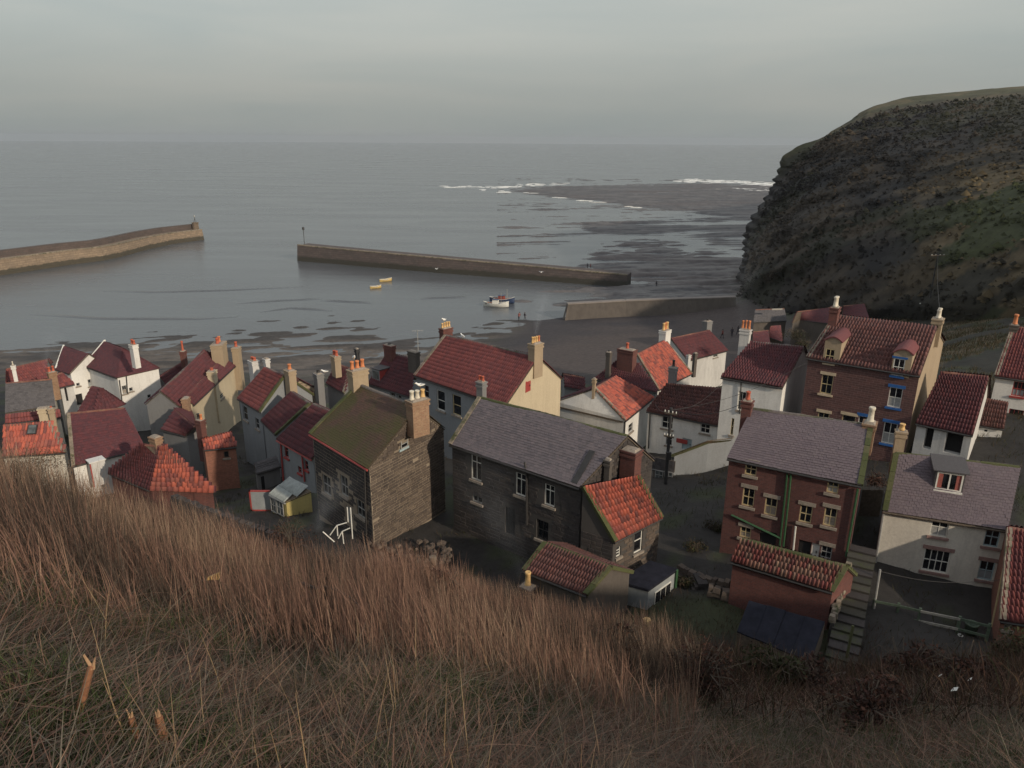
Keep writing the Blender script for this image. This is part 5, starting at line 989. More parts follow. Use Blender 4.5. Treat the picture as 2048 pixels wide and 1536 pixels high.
# ================================================================== HARBOUR
def pier(name, label, base, hgt, width, mat, parapet=None):
    """quay wall along BASE (points on the water line), WIDTH back from it, with sloping faces"""
    base = [V(p) for p in base]; org = base[len(base)//2]*(1, 1, 0); root = thing(name, org, label, 'pier'); nrm = []
    for i in range(len(base)):
        d = unit((base[min(i+1, len(base)-1)]-base[max(i-1, 0)])*(1, 1, 0)); nrm.append(np.array([-d[1], d[0], 0]))
    m = MB(); s = 0; up = V((0, 0, 1)); ht = lambda i: hgt[0] + (hgt[1]-hgt[0])*i/(len(base)-1)
    F0 = [p - up*3 - n*.5 for p, n in zip(base, nrm)]; F1 = [p + up*ht(i) + n*.5 for i, (p, n) in enumerate(zip(base, nrm))]; B1 = [p + n*(width-.5) for p, n in zip(F1, nrm)]; B0 = [p + n*(width+1) for p, n in zip(F0, nrm)]
    for i in range(len(base)-1):
        l = float(np.linalg.norm(base[i+1]-base[i])); 
        m.face([F0[i], F0[i+1], F1[i+1], F1[i]], [(s, -3), (s+l, -3), (s+l, ht(i+1)), (s, ht(i))]); m.face([F1[i], F1[i+1], B1[i+1], B1[i]], [(s, 0), (s+l, 0), (s+l, width), (s, width)]); m.face([B1[i], B1[i+1], B0[i+1], B0[i]], [(s, 0), (s+l, 0), (s+l, 6), (s, 6)]); s += l
    for i, fl in ((0, 1), (-1, -1)): m.face([F0[i], F1[i], B1[i], B0[i]][::fl], [(0, -3), (0, 4), (width, 4), (width, -3)])
    m.build('quay_wall', M[mat], root, org, uv=True); cm = MB()
    for i in range(len(base)-1):
        n_ = max(1, round(np.linalg.norm(F1[i+1]-F1[i])/2.2))
        for k in range(n_):
            a, b = F1[i]+(F1[i+1]-F1[i])*(k/n_), F1[i]+(F1[i+1]-F1[i])*((k+.97)/n_); cm.box(a - nrm[i]*.12, b-a, nrm[i]*.8, (0, 0, .28+random.uniform(0, .06)), t=random.random())
    o = cm.build('coping_stones', M['kerb'], root, org, tint=True); o['kind'] = 'stuff'
    if parapet:
        pm = MB(); s = 0
        for i in range(len(base)-1):
            l = float(np.linalg.norm(base[i+1]-base[i])); a, b = B1[i], B1[i+1]; a2, b2 = a-nrm[i]*1.5, b-nrm[i+1]*1.5; z = up*parapet
            pm.face([a2, b2, b2+z, a2+z], [(s, 0), (s+l, 0), (s+l, 2), (s, 2)]); pm.face([a2+z, b2+z, b+z, a+z], [(s, 0), (s+l, 0), (s+l, 1), (s, 1)]); pm.face([b, a, a+z, b+z], [(s, 0), (s+l, 0), (s+l, 2), (s, 2)]); s += l
        i = -1; pm.face([B1[i]-nrm[i]*1.5, B1[i], B1[i]+up*parapet, B1[i]-nrm[i]*1.5+up*parapet], [(0, 0), (1.5, 0), (1.5, 2), (0, 2)]); pm.build('parapet', M['pier_dark'], root, org, uv=True)
    return root, F1, B1
LP = [(-60, 573), (20, 560), (140, 540), (205, 531), (240, 523), (300, 506), (345, 496), (405, 487)]
r_, f1_, b1_ = pier('stone_pier', 'tan stone pier with dark parapet reaching out from the left, lamp pillar at its end', [at_z(p, 0) for p in LP], (4.2, 3.6), 6, 'pier', 1.9)
e = (f1_[-1]+b1_[-1])/2; e = e + (f1_[-2]-f1_[-1])*.03
m = MB(); m.lathe(e, [(1.25, 0), (1.15, 2.2), (1.35, 2.3), (1.35, 2.6), (.3, 2.7)], 8); root = thing('harbour_beacon', e, 'squat stone pillar with small iron lamp at the end of the tan pier', 'beacon'); m.build('pillar', M['pier'], root, e)
m = MB(); m.tube([e+V((0, 0, 2.7)), e+V((0, 0, 4.6))], .07); m.tube([e+V((-.5, 0, 2.7)), e+V((0, 0, 4.2))], .05); m.tube([e+V((.5, 0, 2.7)), e+V((0, 0, 4.2))], .05); m.build('lamp_frame', M['iron'], root, e); m = MB(); m.lathe(e+V((0, 0, 4.5)), [(.1, 0), (.28, .1), (.28, .55), (.05, .8)], 8); m.build('lamp', M['frame_dull'], root, e)
RP = [(592, 527), (650, 531), (760, 539), (880, 548), (960, 553), (1090, 562), (1180, 568), (1250, 572)]
r_, f1_, b1_ = pier('dark_pier', 'long dark straight pier lying across the bay in front of the sands', [at_z(p, 0) for p in RP], (4.7, 3.0), 6, 'pier_dark')
e = (f1_[0]*.7+b1_[0]*.3)+V((1.2, 0, 0)); root = thing('harbour_beacon', e, 'thin iron post with a cage on top, standing at the dark pier head', 'beacon'); m = MB(); m.tube([e, e+V((0, 0, 4.6))], .09); m.build('post', M['iron'], root, e); m = MB(); m.lathe(e+V((0, 0, 4.5)), [(.12, 0), (.36, .1), (.36, .85), (.1, .95)], 8); m.build('cage', M['iron'], root, e)
# sea wall above the sands
a, b = at_z((1134, 608), 3.3), at_z((1470, 590), 4.8); mid = at_z((1250, 600), 3.7); m = MB(); L_ = [at_z((1122, 640), .2), a, mid, b]; root = thing('sea_wall', mid*(1, 1, 0), 'low dark sea wall with pale top edge behind the brown sands', 'wall')
for p, q in zip(L_[1:], L_[2:]):
    d = unit((q-p)*(1, 1, 0)); n = np.array([d[1], -d[0], 0]); m.face([p*(1, 1, 0)+n*1.6-V((0, 0, 2)), q*(1, 1, 0)+n*1.6-V((0, 0, 2)), q, p], [(0, 0), (20, 0), (20, 4), (0, 4)]); m.face([p, q, q-n*1.3, p-n*1.3], [(0, 0), (20, 0), (20, 1), (0, 1)]); m.face([q-n*1.3, p-n*1.3, (p-n*2)*(1, 1, 0)-V((0, 0, 2)), (q-n*2)*(1, 1, 0)-V((0, 0, 2))], [(0, 0), (20, 0), (20, 4), (0, 4)])
p, q = L_[0], L_[1]; d = unit((L_[2]-q)*(1, 1, 0)); n = np.array([d[1], -d[0], 0]); m.face([p+n*1-V((0, 0, 2)), q*(1, 1, 0)+n*1.6-V((0, 0, 2)), q], [(0, 0), (5, 0), (5, 3)]); m.face([p-V((0, 0, 2)), q, q-n*1.3, p-n*1.3-V((0, 0, 2))], [(0, 0), (5, 0), (5, 1), (0, 1)])
m.build('wall', M['darkstone'], root, mid*(1, 1, 0), uv=True); m = MB()
for p, q in zip(L_[1:], L_[2:]): 
    d = unit(q-p); n = np.array([d[1], -d[0], 0]); m.box(p+n*.1+V((0, 0, .003)), q-p, -n*1.5, (0, 0, .22))
m.build('coping', M['concrete'], root, mid*(1, 1, 0))
# boats
def boat(name, label, c, L, B, D, yaw, hull, inner, group=None, extra=0):
    root = thing(name, c, label, 'boat', group); root.rotation_euler[2] = yaw; n = 11; k = 7; vs_, fs = [], []; top = []
    for i in range(n):
        t = i/(n-1); x = (t-.5)*L; w_ = B/2*max(.06, (1-abs(2*t-1)**2.6))*(1 if t > .5 else .55+.45*min(1, t*4)); sh = D*(1+.35*(2*t-1)**2 + (.35*max(0, t-.6)/.4)); keel = -.25*D + .35*D*max(0, t-.75)/.25
        for j in range(k):
            a = (j/(k-1)-.5)*math.pi; vs_.append((x, w_*math.sin(a)**1 if True else 0, keel + (sh-keel)*(1-math.cos(a))**.8))
        top.append((x, w_, sh))
    for i in range(n-1):
        for j in range(k-1): fs.append((i*k+j, i*k+j+1, (i+1)*k+j+1, (i+1)*k+j))
    fs += [tuple(range(k))[::-1], tuple((n-1)*k+j for j in range(k))]
    m = MB(); m.mesh(vs_, fs); m.build('hull', M[hull], root, smooth=True); m = MB()
    for sgn in (1, -1): m.tube([(x, sgn*w_, z) for x, w_, z in top], .045, 5)
    m.build('gunwale', M['frame'], root); m = MB(); m.face([(x, w_*.9, z-.28) for x, w_, z in top] + [(x, -w_*.9, z-.28) for x, w_, z in top[::-1]]); m.build('deck', M[inner], root)
    for t in (.3, .5, .68):
        m = MB(); x = (t-.5)*L; w_ = B/2*.85; m.box((x-.12, -w_, D*.82), (.24, 0, 0), (0, 2*w_, 0), (0, 0, .05)); m.build('thwart', M['wood_pale'], root)
    if extra:
        m = MB(); m.tube([(.2*L, 0, D*.7), (.2*L, 0, D*.7+2.6)], .045); m.build('mast', M['wood_pale'], root); m = MB(); m.box((-.12*L, -.55, D*.7), (1.3, 0, 0), (0, 1.1, 0), (0, 0, 1.05)); o = m.build('wheelhouse', M['frame' if extra == 1 else 'hull_red'], root)
        m = MB(); m.box((-.12*L-.08, -.62, D*.7+1.05), (1.46, 0, 0), (0, 1.24, 0), (0, 0, .07)); m.build('roof', M['hull_blue'], o)
        for q in range(4): m = MB(); m.lathe((-.36*L+q*.32, (q % 2-.5)*.6, D*.72), [(.26, 0), (.27, .2), (.1, .32)], 8); m.build('lobster_pot', M['pot_orange' if q % 2 else 'wood'], root)
    return root
c = at_z((990, 614), .0); boat('fishing_boat', 'small white fishing boat moored in the shallows, in front of the darker boat', c, 6.0, 2.0, .85, R(-14), 'hull_white', 'hull_blue', extra=1)
c = at_z((1002, 606), .0); boat('fishing_boat', 'dark fishing boat with rust red house moored just behind the white one', c, 6.2, 2.0, .95, R(-20), 'hull_blue', 'hull_red', extra=2)
c = at_z((769, 566), .0); boat('rowing_boat', 'farther of two small yellow rowing boats in the bay', c, 3.4, 1.4, .55, R(28), 'hull_yellow', 'wood_pale'); c = at_z((749, 580), .0); boat('rowing_boat', 'nearer of two small yellow rowing boats in the bay', c, 2.9, 1.2, .5, R(24), 'hull_yellow', 'wood_pale')
# people on the sands (each one continuous figure grown from a skeleton)
def person(label, c, yaw, coat, step=.25, hgt=1.74, group=None, bend=0.):
    k = hgt/1.74; b = bend; J = {'pel': (0, 0, .95), 'che': (b*.3, 0, 1.28), 'nk': (b*.42, 0, 1.47), 'hd': (b*.5+.02, 0, 1.57), 'tp': (b*.52+.02, 0, 1.70)}
    Rd = {'pel': .15, 'che': .17, 'nk': .06, 'hd': .095, 'tp': .075}; Ed = [('pel', 'che'), ('che', 'nk'), ('nk', 'hd'), ('hd', 'tp')]
    for s, nm in ((1, 'l'), (-1, 'r')):
        f = step*s; J.update({'hip'+nm: (0, s*.10, .88), 'kn'+nm: (f*.55+.04, s*.11, .49), 'an'+nm: (f, s*.11, .08), 'to'+nm: (f+.17, s*.12, .04), 'sh'+nm: (b*.36, s*.19, 1.40), 'el'+nm: (b*.4-f*.35, s*.25, 1.12), 'wr'+nm: (b*.5-f*.5+.08, s*.24, .88), 'ha'+nm: (b*.55-f*.55+.11, s*.235, .78)})
        Rd.update({'hip'+nm: .105, 'kn'+nm: .068, 'an'+nm: .05, 'to'+nm: .045, 'sh'+nm: .075, 'el'+nm: .055, 'wr'+nm: .04, 'ha'+nm: .042}); Ed += [('pel', 'hip'+nm), ('hip'+nm, 'kn'+nm), ('kn'+nm, 'an'+nm), ('an'+nm, 'to'+nm), ('che', 'sh'+nm), ('sh'+nm, 'el'+nm), ('el'+nm, 'wr'+nm), ('wr'+nm, 'ha'+nm)]
    ks = list(J); me = bpy.data.meshes.new('person'); me.from_pydata([tuple(q*k for q in J[i]) for i in ks], [(ks.index(a), ks.index(b_)) for a, b_ in Ed], []); root = thing('person', c, label, 'person', group); root.rotation_euler[2] = yaw
    ob = link('body', me, root); ob.modifiers.new('s', 'SKIN'); ob.modifiers.new('u', 'SUBSURF').levels = 1; ob.modifiers['u'].render_levels = 1
    for i, q in enumerate(ks): sv = me.skin_vertices[0].data[i]; sv.radius = (Rd[q]*k, Rd[q]*k); sv.use_root = (q == 'pel')
    dg = bpy.context.evaluated_depsgraph_get(); nm_ = bpy.data.meshes.new_from_object(ob.evaluated_get(dg)); ob.modifiers.clear(); ob.data = nm_; nm_.materials.clear()
    for mt in ('trouser', coat, 'skin'): nm_.materials.append(M[mt])
    for p in nm_.polygons:
        z = p.center.z/k; p.material_index = 2 if z > 1.48 or (abs(p.center.y) > .19*k and z < .86 and z > .7) else (1 if z > .86 else 0); p.use_smooth = True
    hm = MB(); hm.lathe((J['tp'][0]*k-.015, 0, 1.60*k), [(.09, -.06), (.112, .02), (.10, .10), (.05, .15), (.01, .16)], 8); hm.build('hair', M['hair'], root)
for lab, u, v, z, yw, ct, st, bd in [('person in dark coat walking at the edge of the water near the boats', 1048, 640, .05, .4, 'coat', .28, 0), ('person stooping over at the edge of the water near the boats', 1036, 641, .05, 1.2, 'coat_red', .1, .8), ('person in rust coat walking on the sands, one of three', 1443, 672, 2., 2.2, 'coat_red', .25, 0), ('person in dark coat standing on the sands, one of three', 1462, 668, 2.1, 1., 'coat', .1, 0), ('person in dark coat nearest the white chimney on the sands', 1474, 664, 2.2, -1, 'coat', .2, 0), ('person walking alone on the dark rocks beyond the sea wall', 1310, 572, .3, .3, 'coat', .3, 0), ('person on the rocks beyond the dark pier, one of a pair', 1172, 536, .3, .3, 'coat', .2, 0), ('person in rust coat on the rocks beyond the dark pier', 1178, 537, .3, -.5, 'coat_red', .2, 0)]:
    c = at_z((u, v), z); gz = float(ground_z(np.array([c[0]]), np.array([c[1]]))[0]); zz = max(z, gz) if z > 1 else max(.05, min(gz, .6)); person(lab, at_z((u, v), zz)*(1, 1, 0)+V((0, 0, zz)), yw, ct, st, bend=bd)
# gulls
def gull(label, c, yaw, fly=False):
    root = thing('gull', c, label, 'gull'); root.rotation_euler[2] = yaw; n = 8; m = MB(); st_ = [(-.26, .02, .10), (-.16, .055, .11), (0, .085, .12), (.12, .08, .15), (.19, .05, .20), (.24, .052, .25), (.29, .04, .255), (.32, .012, .25)]
    m.tube([(x, 0, z) for x, r, z in st_], [r for x, r, z in st_], n); m.build('body', M['gull'], root, smooth=True)
    for s in (1, -1):
        w_ = MB(); pts = [(.1, s*.07, .15), (-.1, s*.085, .15), (-.30, s*.03, .12), (-.05, s*.075, .20)] if not fly else [(.10, s*.06, .15), (-.06, s*.06, .15), (-.10, s*.62, .26), (.04, s*.40, .30)]
        w_.mesh(pts + [(x, y, z+.015) for x, y, z in pts], [(0, 1, 2, 3), (7, 6, 5, 4), (0, 4, 5, 1), (1, 5, 6, 2), (2, 6, 7, 3), (3, 7, 4, 0)]); w_.build('wing', M['gullgrey'], root)
        if not fly: l = MB(); l.tube([(.02, s*.03, .06), (.02, s*.03, .0)], .012, 5); l.build('leg', M['beak'], root)
    b_ = MB(); b_.tube([(.30, 0, .25), (.37, 0, .235)], [.016, .004], 5); b_.build('beak', M['beak'], root)
def ridge_pt(h, f): return h.P['R']*(1-f) + h.P['S']*f + V((0, 0, .17))
gull('gull standing on the ridge of the large grey house', ridge_pt(HS['redbig'], .2), 2.2)
for nm, hs, zz, u, v in (('gull perched on a pot of the left chimney of the stone house', 'stone', 23.35, 707, 722), ('gull perched on the tallest pot of the brick chimney of the stone house', 'stone', 22.8, 841, 776), ('gull perched on the left yellow pots of the large grey house', 'redbig', 22.9, 887, 644), ('gull perched on the dark stack behind the stone house', 'n32', 17.9, 650, 750)): gull(nm, at_z((u, v), zz), random.uniform(0, 6))
gull('gull in flight low over the bay before the dark pier', at_y((1080, 545), 150), 1.0, True); gull('gull in flight over the bay, left of the white dinghies', at_y((870, 541), 170), 2.5, True)

# ================================================================== YARDS
# pole in front of the white cottage, with its wires
def pole(label, c, top, r=.12, arms=(), wires=()):
    root = thing('telegraph_pole', c, label, 'pole'); m = MB(); m.tube([c-V((0, 0, .6)), V((c[0], c[1], top))], [r, r*.72], 8); m.build('post', M['soot'], root, c)
    for z, l, yaw in arms:
        m = MB(); d = V((math.cos(yaw), math.sin(yaw), 0)); p = V((c[0], c[1], z)); m.box(p-d*l/2-V((0, 0, .05))+V((-.05, -.15, 0)), d*l, (0, .09, 0), (0, 0, .1)); o = m.build('cross_arm', M['wood'], root, c)
        for f in (-.42, -.15, .15, .42): m = MB(); m.lathe(p+d*l*f+V((-.05, -.1, .05)), [(.03, 0), (.045, .08), (.03, .14)], 6); m.build('insulator', M['frame'], o, c)
    for q in wires:
        a = V((c[0], c[1], top-.15)); q = V(q); m = MB(); m.tube([a+(q-a)*t-V((0, 0, .6*math.sin(math.pi*t))) for t in np.linspace(0, 1, 9)], .014, 4); m.build('wire', M['iron'], root, c)
    return root
c = at_z((1332, 984), 12.9); tz = at_y((1339, 812), c[1])[2]; W = HS['whitehouse'].P; q3 = HS['brick3'].P
rt = pole('tall dark wooden pole standing in the yard before the white cottage', c, tz, .13, [(tz-.35, .9, -.5), (tz-2.0, .7, -.5)], [W['A']-V((0, 0, .5)), q3['A']-V((0, 0, .4)), HS['whitegable'].P['B'], HS['brick2'].P['R']+V((0, 0, .6))])
m = MB(); m.box(c+V((-.16, -.28, (tz-c[2])*.42)), (.34, 0, 0), (0, .2, 0), (0, 0, .55)); m.build('switch_box', M['iron'], rt, c)
hp = head_pt(1851, 625); hp = V(hp) if hp else at_y((1851, 625), 90); tz = at_y((1852, 497), hp[1])[2]; pole('thin telegraph pole with cross arm on the hill slope behind the red stone house', hp, tz, .10, [(tz-.25, 2.2, .1)], [q3['S']+V((0, 0, 1.2))])
m = MB(); a = V(head_pt(1834, 604) or at_y((1834, 604), 85)); b = a+V((2.4, .5, .1)); root = thing('white_rail', a, 'short white rail on the slope beside the thin telegraph pole', 'rail'); m.tube([a+V((0, -.3, .6)), b+V((0, -.3, .6))], .08); m.build('bar', M['frame'], root, a)
for t in (.05, .5, .95): m = MB(); m.tube([a+(b-a)*t+V((0, -.3, -.6)), a+(b-a)*t+V((0, -.3, .6))], .05); m.build('post', M['frame'], root, a)
# yellow boarded porch
h = HS['porch'] = house('yellow_porch', 'yellow boarded lean-to with pale corrugated roof and glazed front, against the red trimmed house', 'z4', 14.1, 14.75, 11.6, {'A': (292, 602), 'B': (430, 675), 'S': (652, 578), 'R': (470, 462)}, 'yellow', 'corrugated', 'pan', .22, 1.2, single=60, cat='porch', mono=True, ridge=None, fascia='frame_dull', eave=.06, verge=.04,
    wins=[sash('AB', 305, 640, 350, 760, n=(2, 2), frame='frame_dull', gm='glass_grey', sill=None), sash('AB', 358, 655, 415, 785, n=(2, 2), frame='frame_dull', gm='glass_grey', sill=None)])
h = HS['tinyshed'] = house('small_shed', 'small low shed with grey roof in the dark alley left of the yellow porch', 'z4', 12.8, None, 11, {'A': (160, 400), 'B': (365, 340), 'R': (145, 330), 'S': (330, 268)}, 'grey', 'slate_dark', 'slate', .3, .25, cat='shed', ridge=None, wins=[sash('AB', 205, 440, 235, 640, style='void')])
c = at_z(px('z4', 215, 760), 12.6); root = thing('red_framed_board', c, 'pale board with bright red frame leaning beside the yellow porch', 'board'); m = MB()
for o_, sx_2, sz_ in (((-.75, 0, 0), .1, 1.5), ((.65, 0, 0), .1, 1.5), ((-.75, 0, 1.4), 1.5, .1), ((-.75, 0, 0), 1.5, .1)): m.box(c+V(o_), (sx_2, 0, 0), (0, .08, 0), (0, 0, sz_))
m.build('frame', M['frame_red'], root, c); m = MB(); m.box(c+V((-.65, .02, .1)), (1.3, 0, 0), (0, .04, 0), (0, 0, 1.3)); m.build('panel', M['hutgrey'], root, c)
# white stair rail by the stone house
yy = 35.2; P2 = lambda x, y: at_y(px('z4', x, y), yy); a0 = P2(900, 1000); root = thing('white_handrail', a0, 'white painted wooden handrail by the foot of the stone house', 'handrail')
for pts in ([(982, 715), (992, 850)], [(1012, 720), (1035, 1000)], [(830, 970), (890, 882), (980, 855)], [(893, 885), (900, 975)], [(905, 1000), (940, 935), (1010, 903)], [(940, 935), (955, 1045)], [(765, 940), (870, 1030)]):
    m = MB(); m.tube([P2(*p) for p in pts], .032, 6); m.build('rail', M['frame'], root, a0)
# grey yard building with mossy lean-to roof, greenhouse
h = HS['yardhouse'] = house('grey_yard_building', 'grey rendered yard building with mossy dark roof and one tiny window, right of the pole', 'm3', 15.0, 15.9, 12.6, {'A': (1040, 1092), 'B': (1238, 1040), 'S': (1485, 968), 'R': (1300, 990)}, 'greyblue', 'pan_mossy', 'slate', .35, .3, mono=True, ridge=None, cat='outbuilding', coping='moss', cop_at='R', wins=[sash('AB', 1095, 1112, 1138, 1160, n=(2, 2), frame='frame')])
h = HS['glasshouse'] = house('greenhouse', 'small greenhouse of grey panes behind the pole', 'm3', 14.0, 14.7, 12.7, {'A': (880, 1185), 'B': (1035, 1215), 'R': (895, 1120), 'S': (1040, 1148)}, 'darkstone', 'slate_dark', 'slate', .4, .4, mono=True, ridge=None, cat='greenhouse', fascia='frame_dull', wins=[sash('AB', 892, 1215, 955, 1340, n=(2, 4), frame='frame_dull', gm='glass_grey', sill=None), sash('AB', 962, 1222, 1028, 1350, n=(2, 4), frame='frame_dull', gm='glass_grey', sill=None)])
# metal hut
zt = 15.5; Q = [at_z(p, zt) for p in ((1244, 1160), (1302, 1176), (1357, 1136), (1304, 1121))]; org = sum(Q)/4*(1, 1, 0)+V((0, 0, 13.3)); root = thing('metal_hut', org, 'small grey sheet metal hut with flat dark roof, green corner post and long window', 'hut'); m = MB()
Q0 = [q*(1, 1, 0)+V((0, 0, 12.4)) for q in Q]; m.hexa(Q0, [q-V((0, 0, .08)) for q in Q]); m.build('wall', M['hutgrey'], root, org); cen = sum(Q)/4; m = MB(); m.hexa([cen+(q-cen)*1.06-V((0, 0, .075)) for q in Q], [cen+(q-cen)*1.06+V((0, 0, .06)) for q in Q]); m.build('roof', M['felt'], root, org)
d = unit(Q[2]-Q[1]); n = np.array([d[1], -d[0], 0]); ll = float(np.linalg.norm(Q[2]-Q[1])); m = MB(); m.box(Q[1]+d*ll*.22+n*.01-V((0, 0, 1.1)), d*ll*.58, n*.05, (0, 0, .7)); fo = m.build('window', M['frame'], root, org)
for i in range(3): m = MB(); m.box(Q[1]+d*ll*(.245+.185*i)+n*.063-V((0, 0, 1.04)), d*ll*.165, n*.01, (0, 0, .58)); m.build('pane', M['glass'], fo, org)
m = MB(); m.box(Q[2]-d*.12+n*.02-V((0, 0, 3)), d*.16, n*.08, (0, 0, 3.05)); m.build('corner_post', M['frame_green'], root, org)
# felt roofed shed below the outhouse
Q = [at_z((1480, 1258), 15.9), at_z((1628, 1318), 15.9), at_z((1656, 1238), 16.5), at_z((1503, 1196), 16.5)]; org = sum(Q)/4-V((0, 0, 2)); root = thing('felt_roofed_shed', org, 'dark shed with broad flat felt roof among the brambles, below the brick outhouse', 'shed'); m = MB(); m.hexa([q*(1, 1, 0)+V((0, 0, 12.5)) for q in Q], [q-V((0, 0, .05)) for q in Q]); m.build('wall', M['wood'], root, org)
cen = sum(Q)/4
for i in range(4):
    f0, f1 = i/4, (i+.985)/4; a, b, c2, d2 = Q[0]+(Q[1]-Q[0])*f0, Q[0]+(Q[1]-Q[0])*f1, Q[3]+(Q[2]-Q[3])*f1, Q[3]+(Q[2]-Q[3])*f0; m = MB(); z = V((0, 0, .03*(i % 2))); m.hexa([q-V((0, 0, .04))+z for q in (a, b, c2, d2)], [q+V((0, 0, .03))+z for q in (a, b, c2, d2)]); m.build('felt_sheet', M['felt'], root, org)
# dry stone walls and yard walls
def rubble_wall(name, label, pts, h_, th, mat, sz=.34, single=True, cop=None):
    pts = [V(p) for p in pts]; org = pts[0]*(1, 1, 0)+V((0, 0, pts[0][2]-h_)); root = thing(name, org, label, 'wall'); core = MB(); me = bpy.data.meshes.new('stone'); b = MB(); b.hexa([(-.5, -.5, -.5), (.5, -.46, -.5), (.47, .5, -.5), (-.46, .48, -.5)], [(-.40, -.38, .46), (.42, -.40, .5), (.36, .40, .44), (-.42, .38, .48)]); me.from_pydata(b.v, [], b.f); me.materials.append(M[mat]); rest = MB()
    for p, q in zip(pts, pts[1:]):
        d = unit((q-p)*(1, 1, 0)); n = np.array([d[1], -d[0], 0]); core.box(p-n*th*.35-V((0, 0, h_+1)), q-p, n*th*.7, (0, 0, h_+.9)); l = float(np.linalg.norm(q-p)); s = 0
        while s < l:
            w_ = sz*random.uniform(.7, 1.5)
            for row in range(2):
                c = p+(q-p)*min(1, (s+w_/2)/l)-V((0, 0, row*sz*.62))+n*random.uniform(-.05, .08); rz = math.atan2(d[1], d[0])+random.gauss(0, .12); hh = sz*random.uniform(.55, .9)
                mt = Matrix.Translation(Vector(c-org)) @ Matrix.Rotation(rz, 4, 'Z') @ Matrix.Rotation(random.gauss(0, .1), 4, 'X') @ Matrix.Diagonal((w_, th*random.uniform(.9, 1.15), hh, 1))
                if single: o = bpy.data.objects.new('stone', me); COL.objects.link(o); o.parent = root; o.matrix_basis = mt
                else: rest.mesh([tuple(mt @ Vector(v_)) for v_ in b.v], b.f, t=random.random())
            s += w_
    core.build('wall_core', M['mortar_dark'], root, org)
    if rest.f: rest.build('stones', M[mat], root, tint=True)['kind'] = 'stuff'
rubble_wall('rubble_wall', 'broken rubble wall of loose pale stones along the foot of the brick outhouse', [at_z((1422, 1168), 15.2), at_z((1500, 1189), 15.1), at_z((1580, 1209), 15.0), at_z((1662, 1236), 15.0)], .9, .45, 'stone')
rubble_wall('grey_wall', 'long straight grey wall with flat coping just beyond the grass, left of the porch', [at_z((350, 1003), 14.6), at_z((455, 1042), 14.4), at_z((565, 1080), 14.2), at_z((640, 1108), 14.1)], 2.2, .5, 'stone_dark', .5)
rubble_wall('yard_wall', 'tan topped yard wall running down beside the steps from the brick cottages', [at_z(px('r1', 842, 995), 17.0), at_z(px('r1', 800, 1130), 16.6), at_z(px('r1', 742, 1330), 16.2)], 2.6, .26, 'kerb', .22)
# steps
p0, p1 = at_z((1731, 1085), 16.9), at_z((1686, 1335), 15.3); root = thing('stone_steps', p0, 'flight of worn stone steps between the brick cottages and the cream cottage', 'steps'); n_ = 15; d = unit((p1-p0)*(1, 1, 0)); nn = np.array([d[1], -d[0], 0])
for i in range(n_):
    c = p0+(p1-p0)*(i/n_); w_ = 1.2+random.uniform(-.06, .06); m = MB(); ln_ = float(np.linalg.norm((p1-p0)[:2]))/n_; m.box(c-nn*w_/2-V((0, 0, 1.8)), d*(ln_*1.0), nn*w_, (0, 0, 1.72)); m.box(c-nn*(w_/2+.02)-V((0, 0, .08)), d*(ln_*1.06), nn*(w_+.04), (0, 0, .08)); m.build('step', M['mossy_step'] if i % 3 else M['stone_dark'], root, p0)
c = at_z((1700, 1305), 15.6); root = thing('green_post', c, 'mossy green leaning post beside the foot of the stone steps', 'post'); m = MB(); m.tube([c-V((0, 0, .6)), at_y((1712, 1243), c[1]+.2)], .06, 6); m.build('post', M['moss'], root, c)
# paved lane and yards
def paving(name, pts, z, mat):
    m = MB(); g = [at_z(p, z) for p in pts]; m.face(g); return m.build(name, M[mat])
# cottage garden fence
gz = 14.4; F3 = lambda x, y, z=gz: at_z(px('r3', x, y), z); a0 = F3(600, 1290); root = thing('garden_fence', a0, 'low green and white wooden rail fence round the cream cottage garden', 'fence'); fp = [F3(240, 1215), F3(405, 1245), F3(555, 1280), F3(830, 1335), F3(1035, 1385)]
for p in fp: m = MB(); m.cbox(p-V((0, 0, .4)), .11, .11, 1.5, -.3); m.build('post', M['rail_green'], root, a0)
for i, (p, q) in enumerate(zip(fp, fp[1:])):
    for zz in (.42, .92):
        m = MB(); d = unit(q-p); n = np.array([d[1], -d[0], 0]); m.box(p+n*.07+V((0, 0, zz+random.uniform(-.04, .04))), q-p, n*.04, (0, 0, .12)); m.build('rail', M['wood_pale' if i == 2 else 'rail_green'], root, a0)
for lab, x, y, hh, mt in (('grey metal clothes post at the left of the cream cottage garden', 245, 1230, 2.6, 'frame_dull'), ('pale wooden post at the corner of the red pantiled house', 1085, 1255, 2.9, 'frame_cream')):
    c = F3(x, y); root = thing('clothes_post', c, lab, 'post'); m = MB(); m.tube([c-V((0, 0, .4)), c+V((.1, .3, hh))], .05, 6); m.build('post', M[mt], root, c)
a, b = F3(245, 1230)+V((.1, .3, 2.5)), F3(1085, 1255)+V((.1, .3, 2.3)); root = thing('clothes_line', a, 'thin clothes line stretched across the cream cottage garden', 'clothes line'); m = MB(); m.tube([a+(b-a)*t-V((0, 0, .35*math.sin(math.pi*t))) for t in np.linspace(0, 1, 12)], .010, 4); m.build('line', M['iron'], root, a)
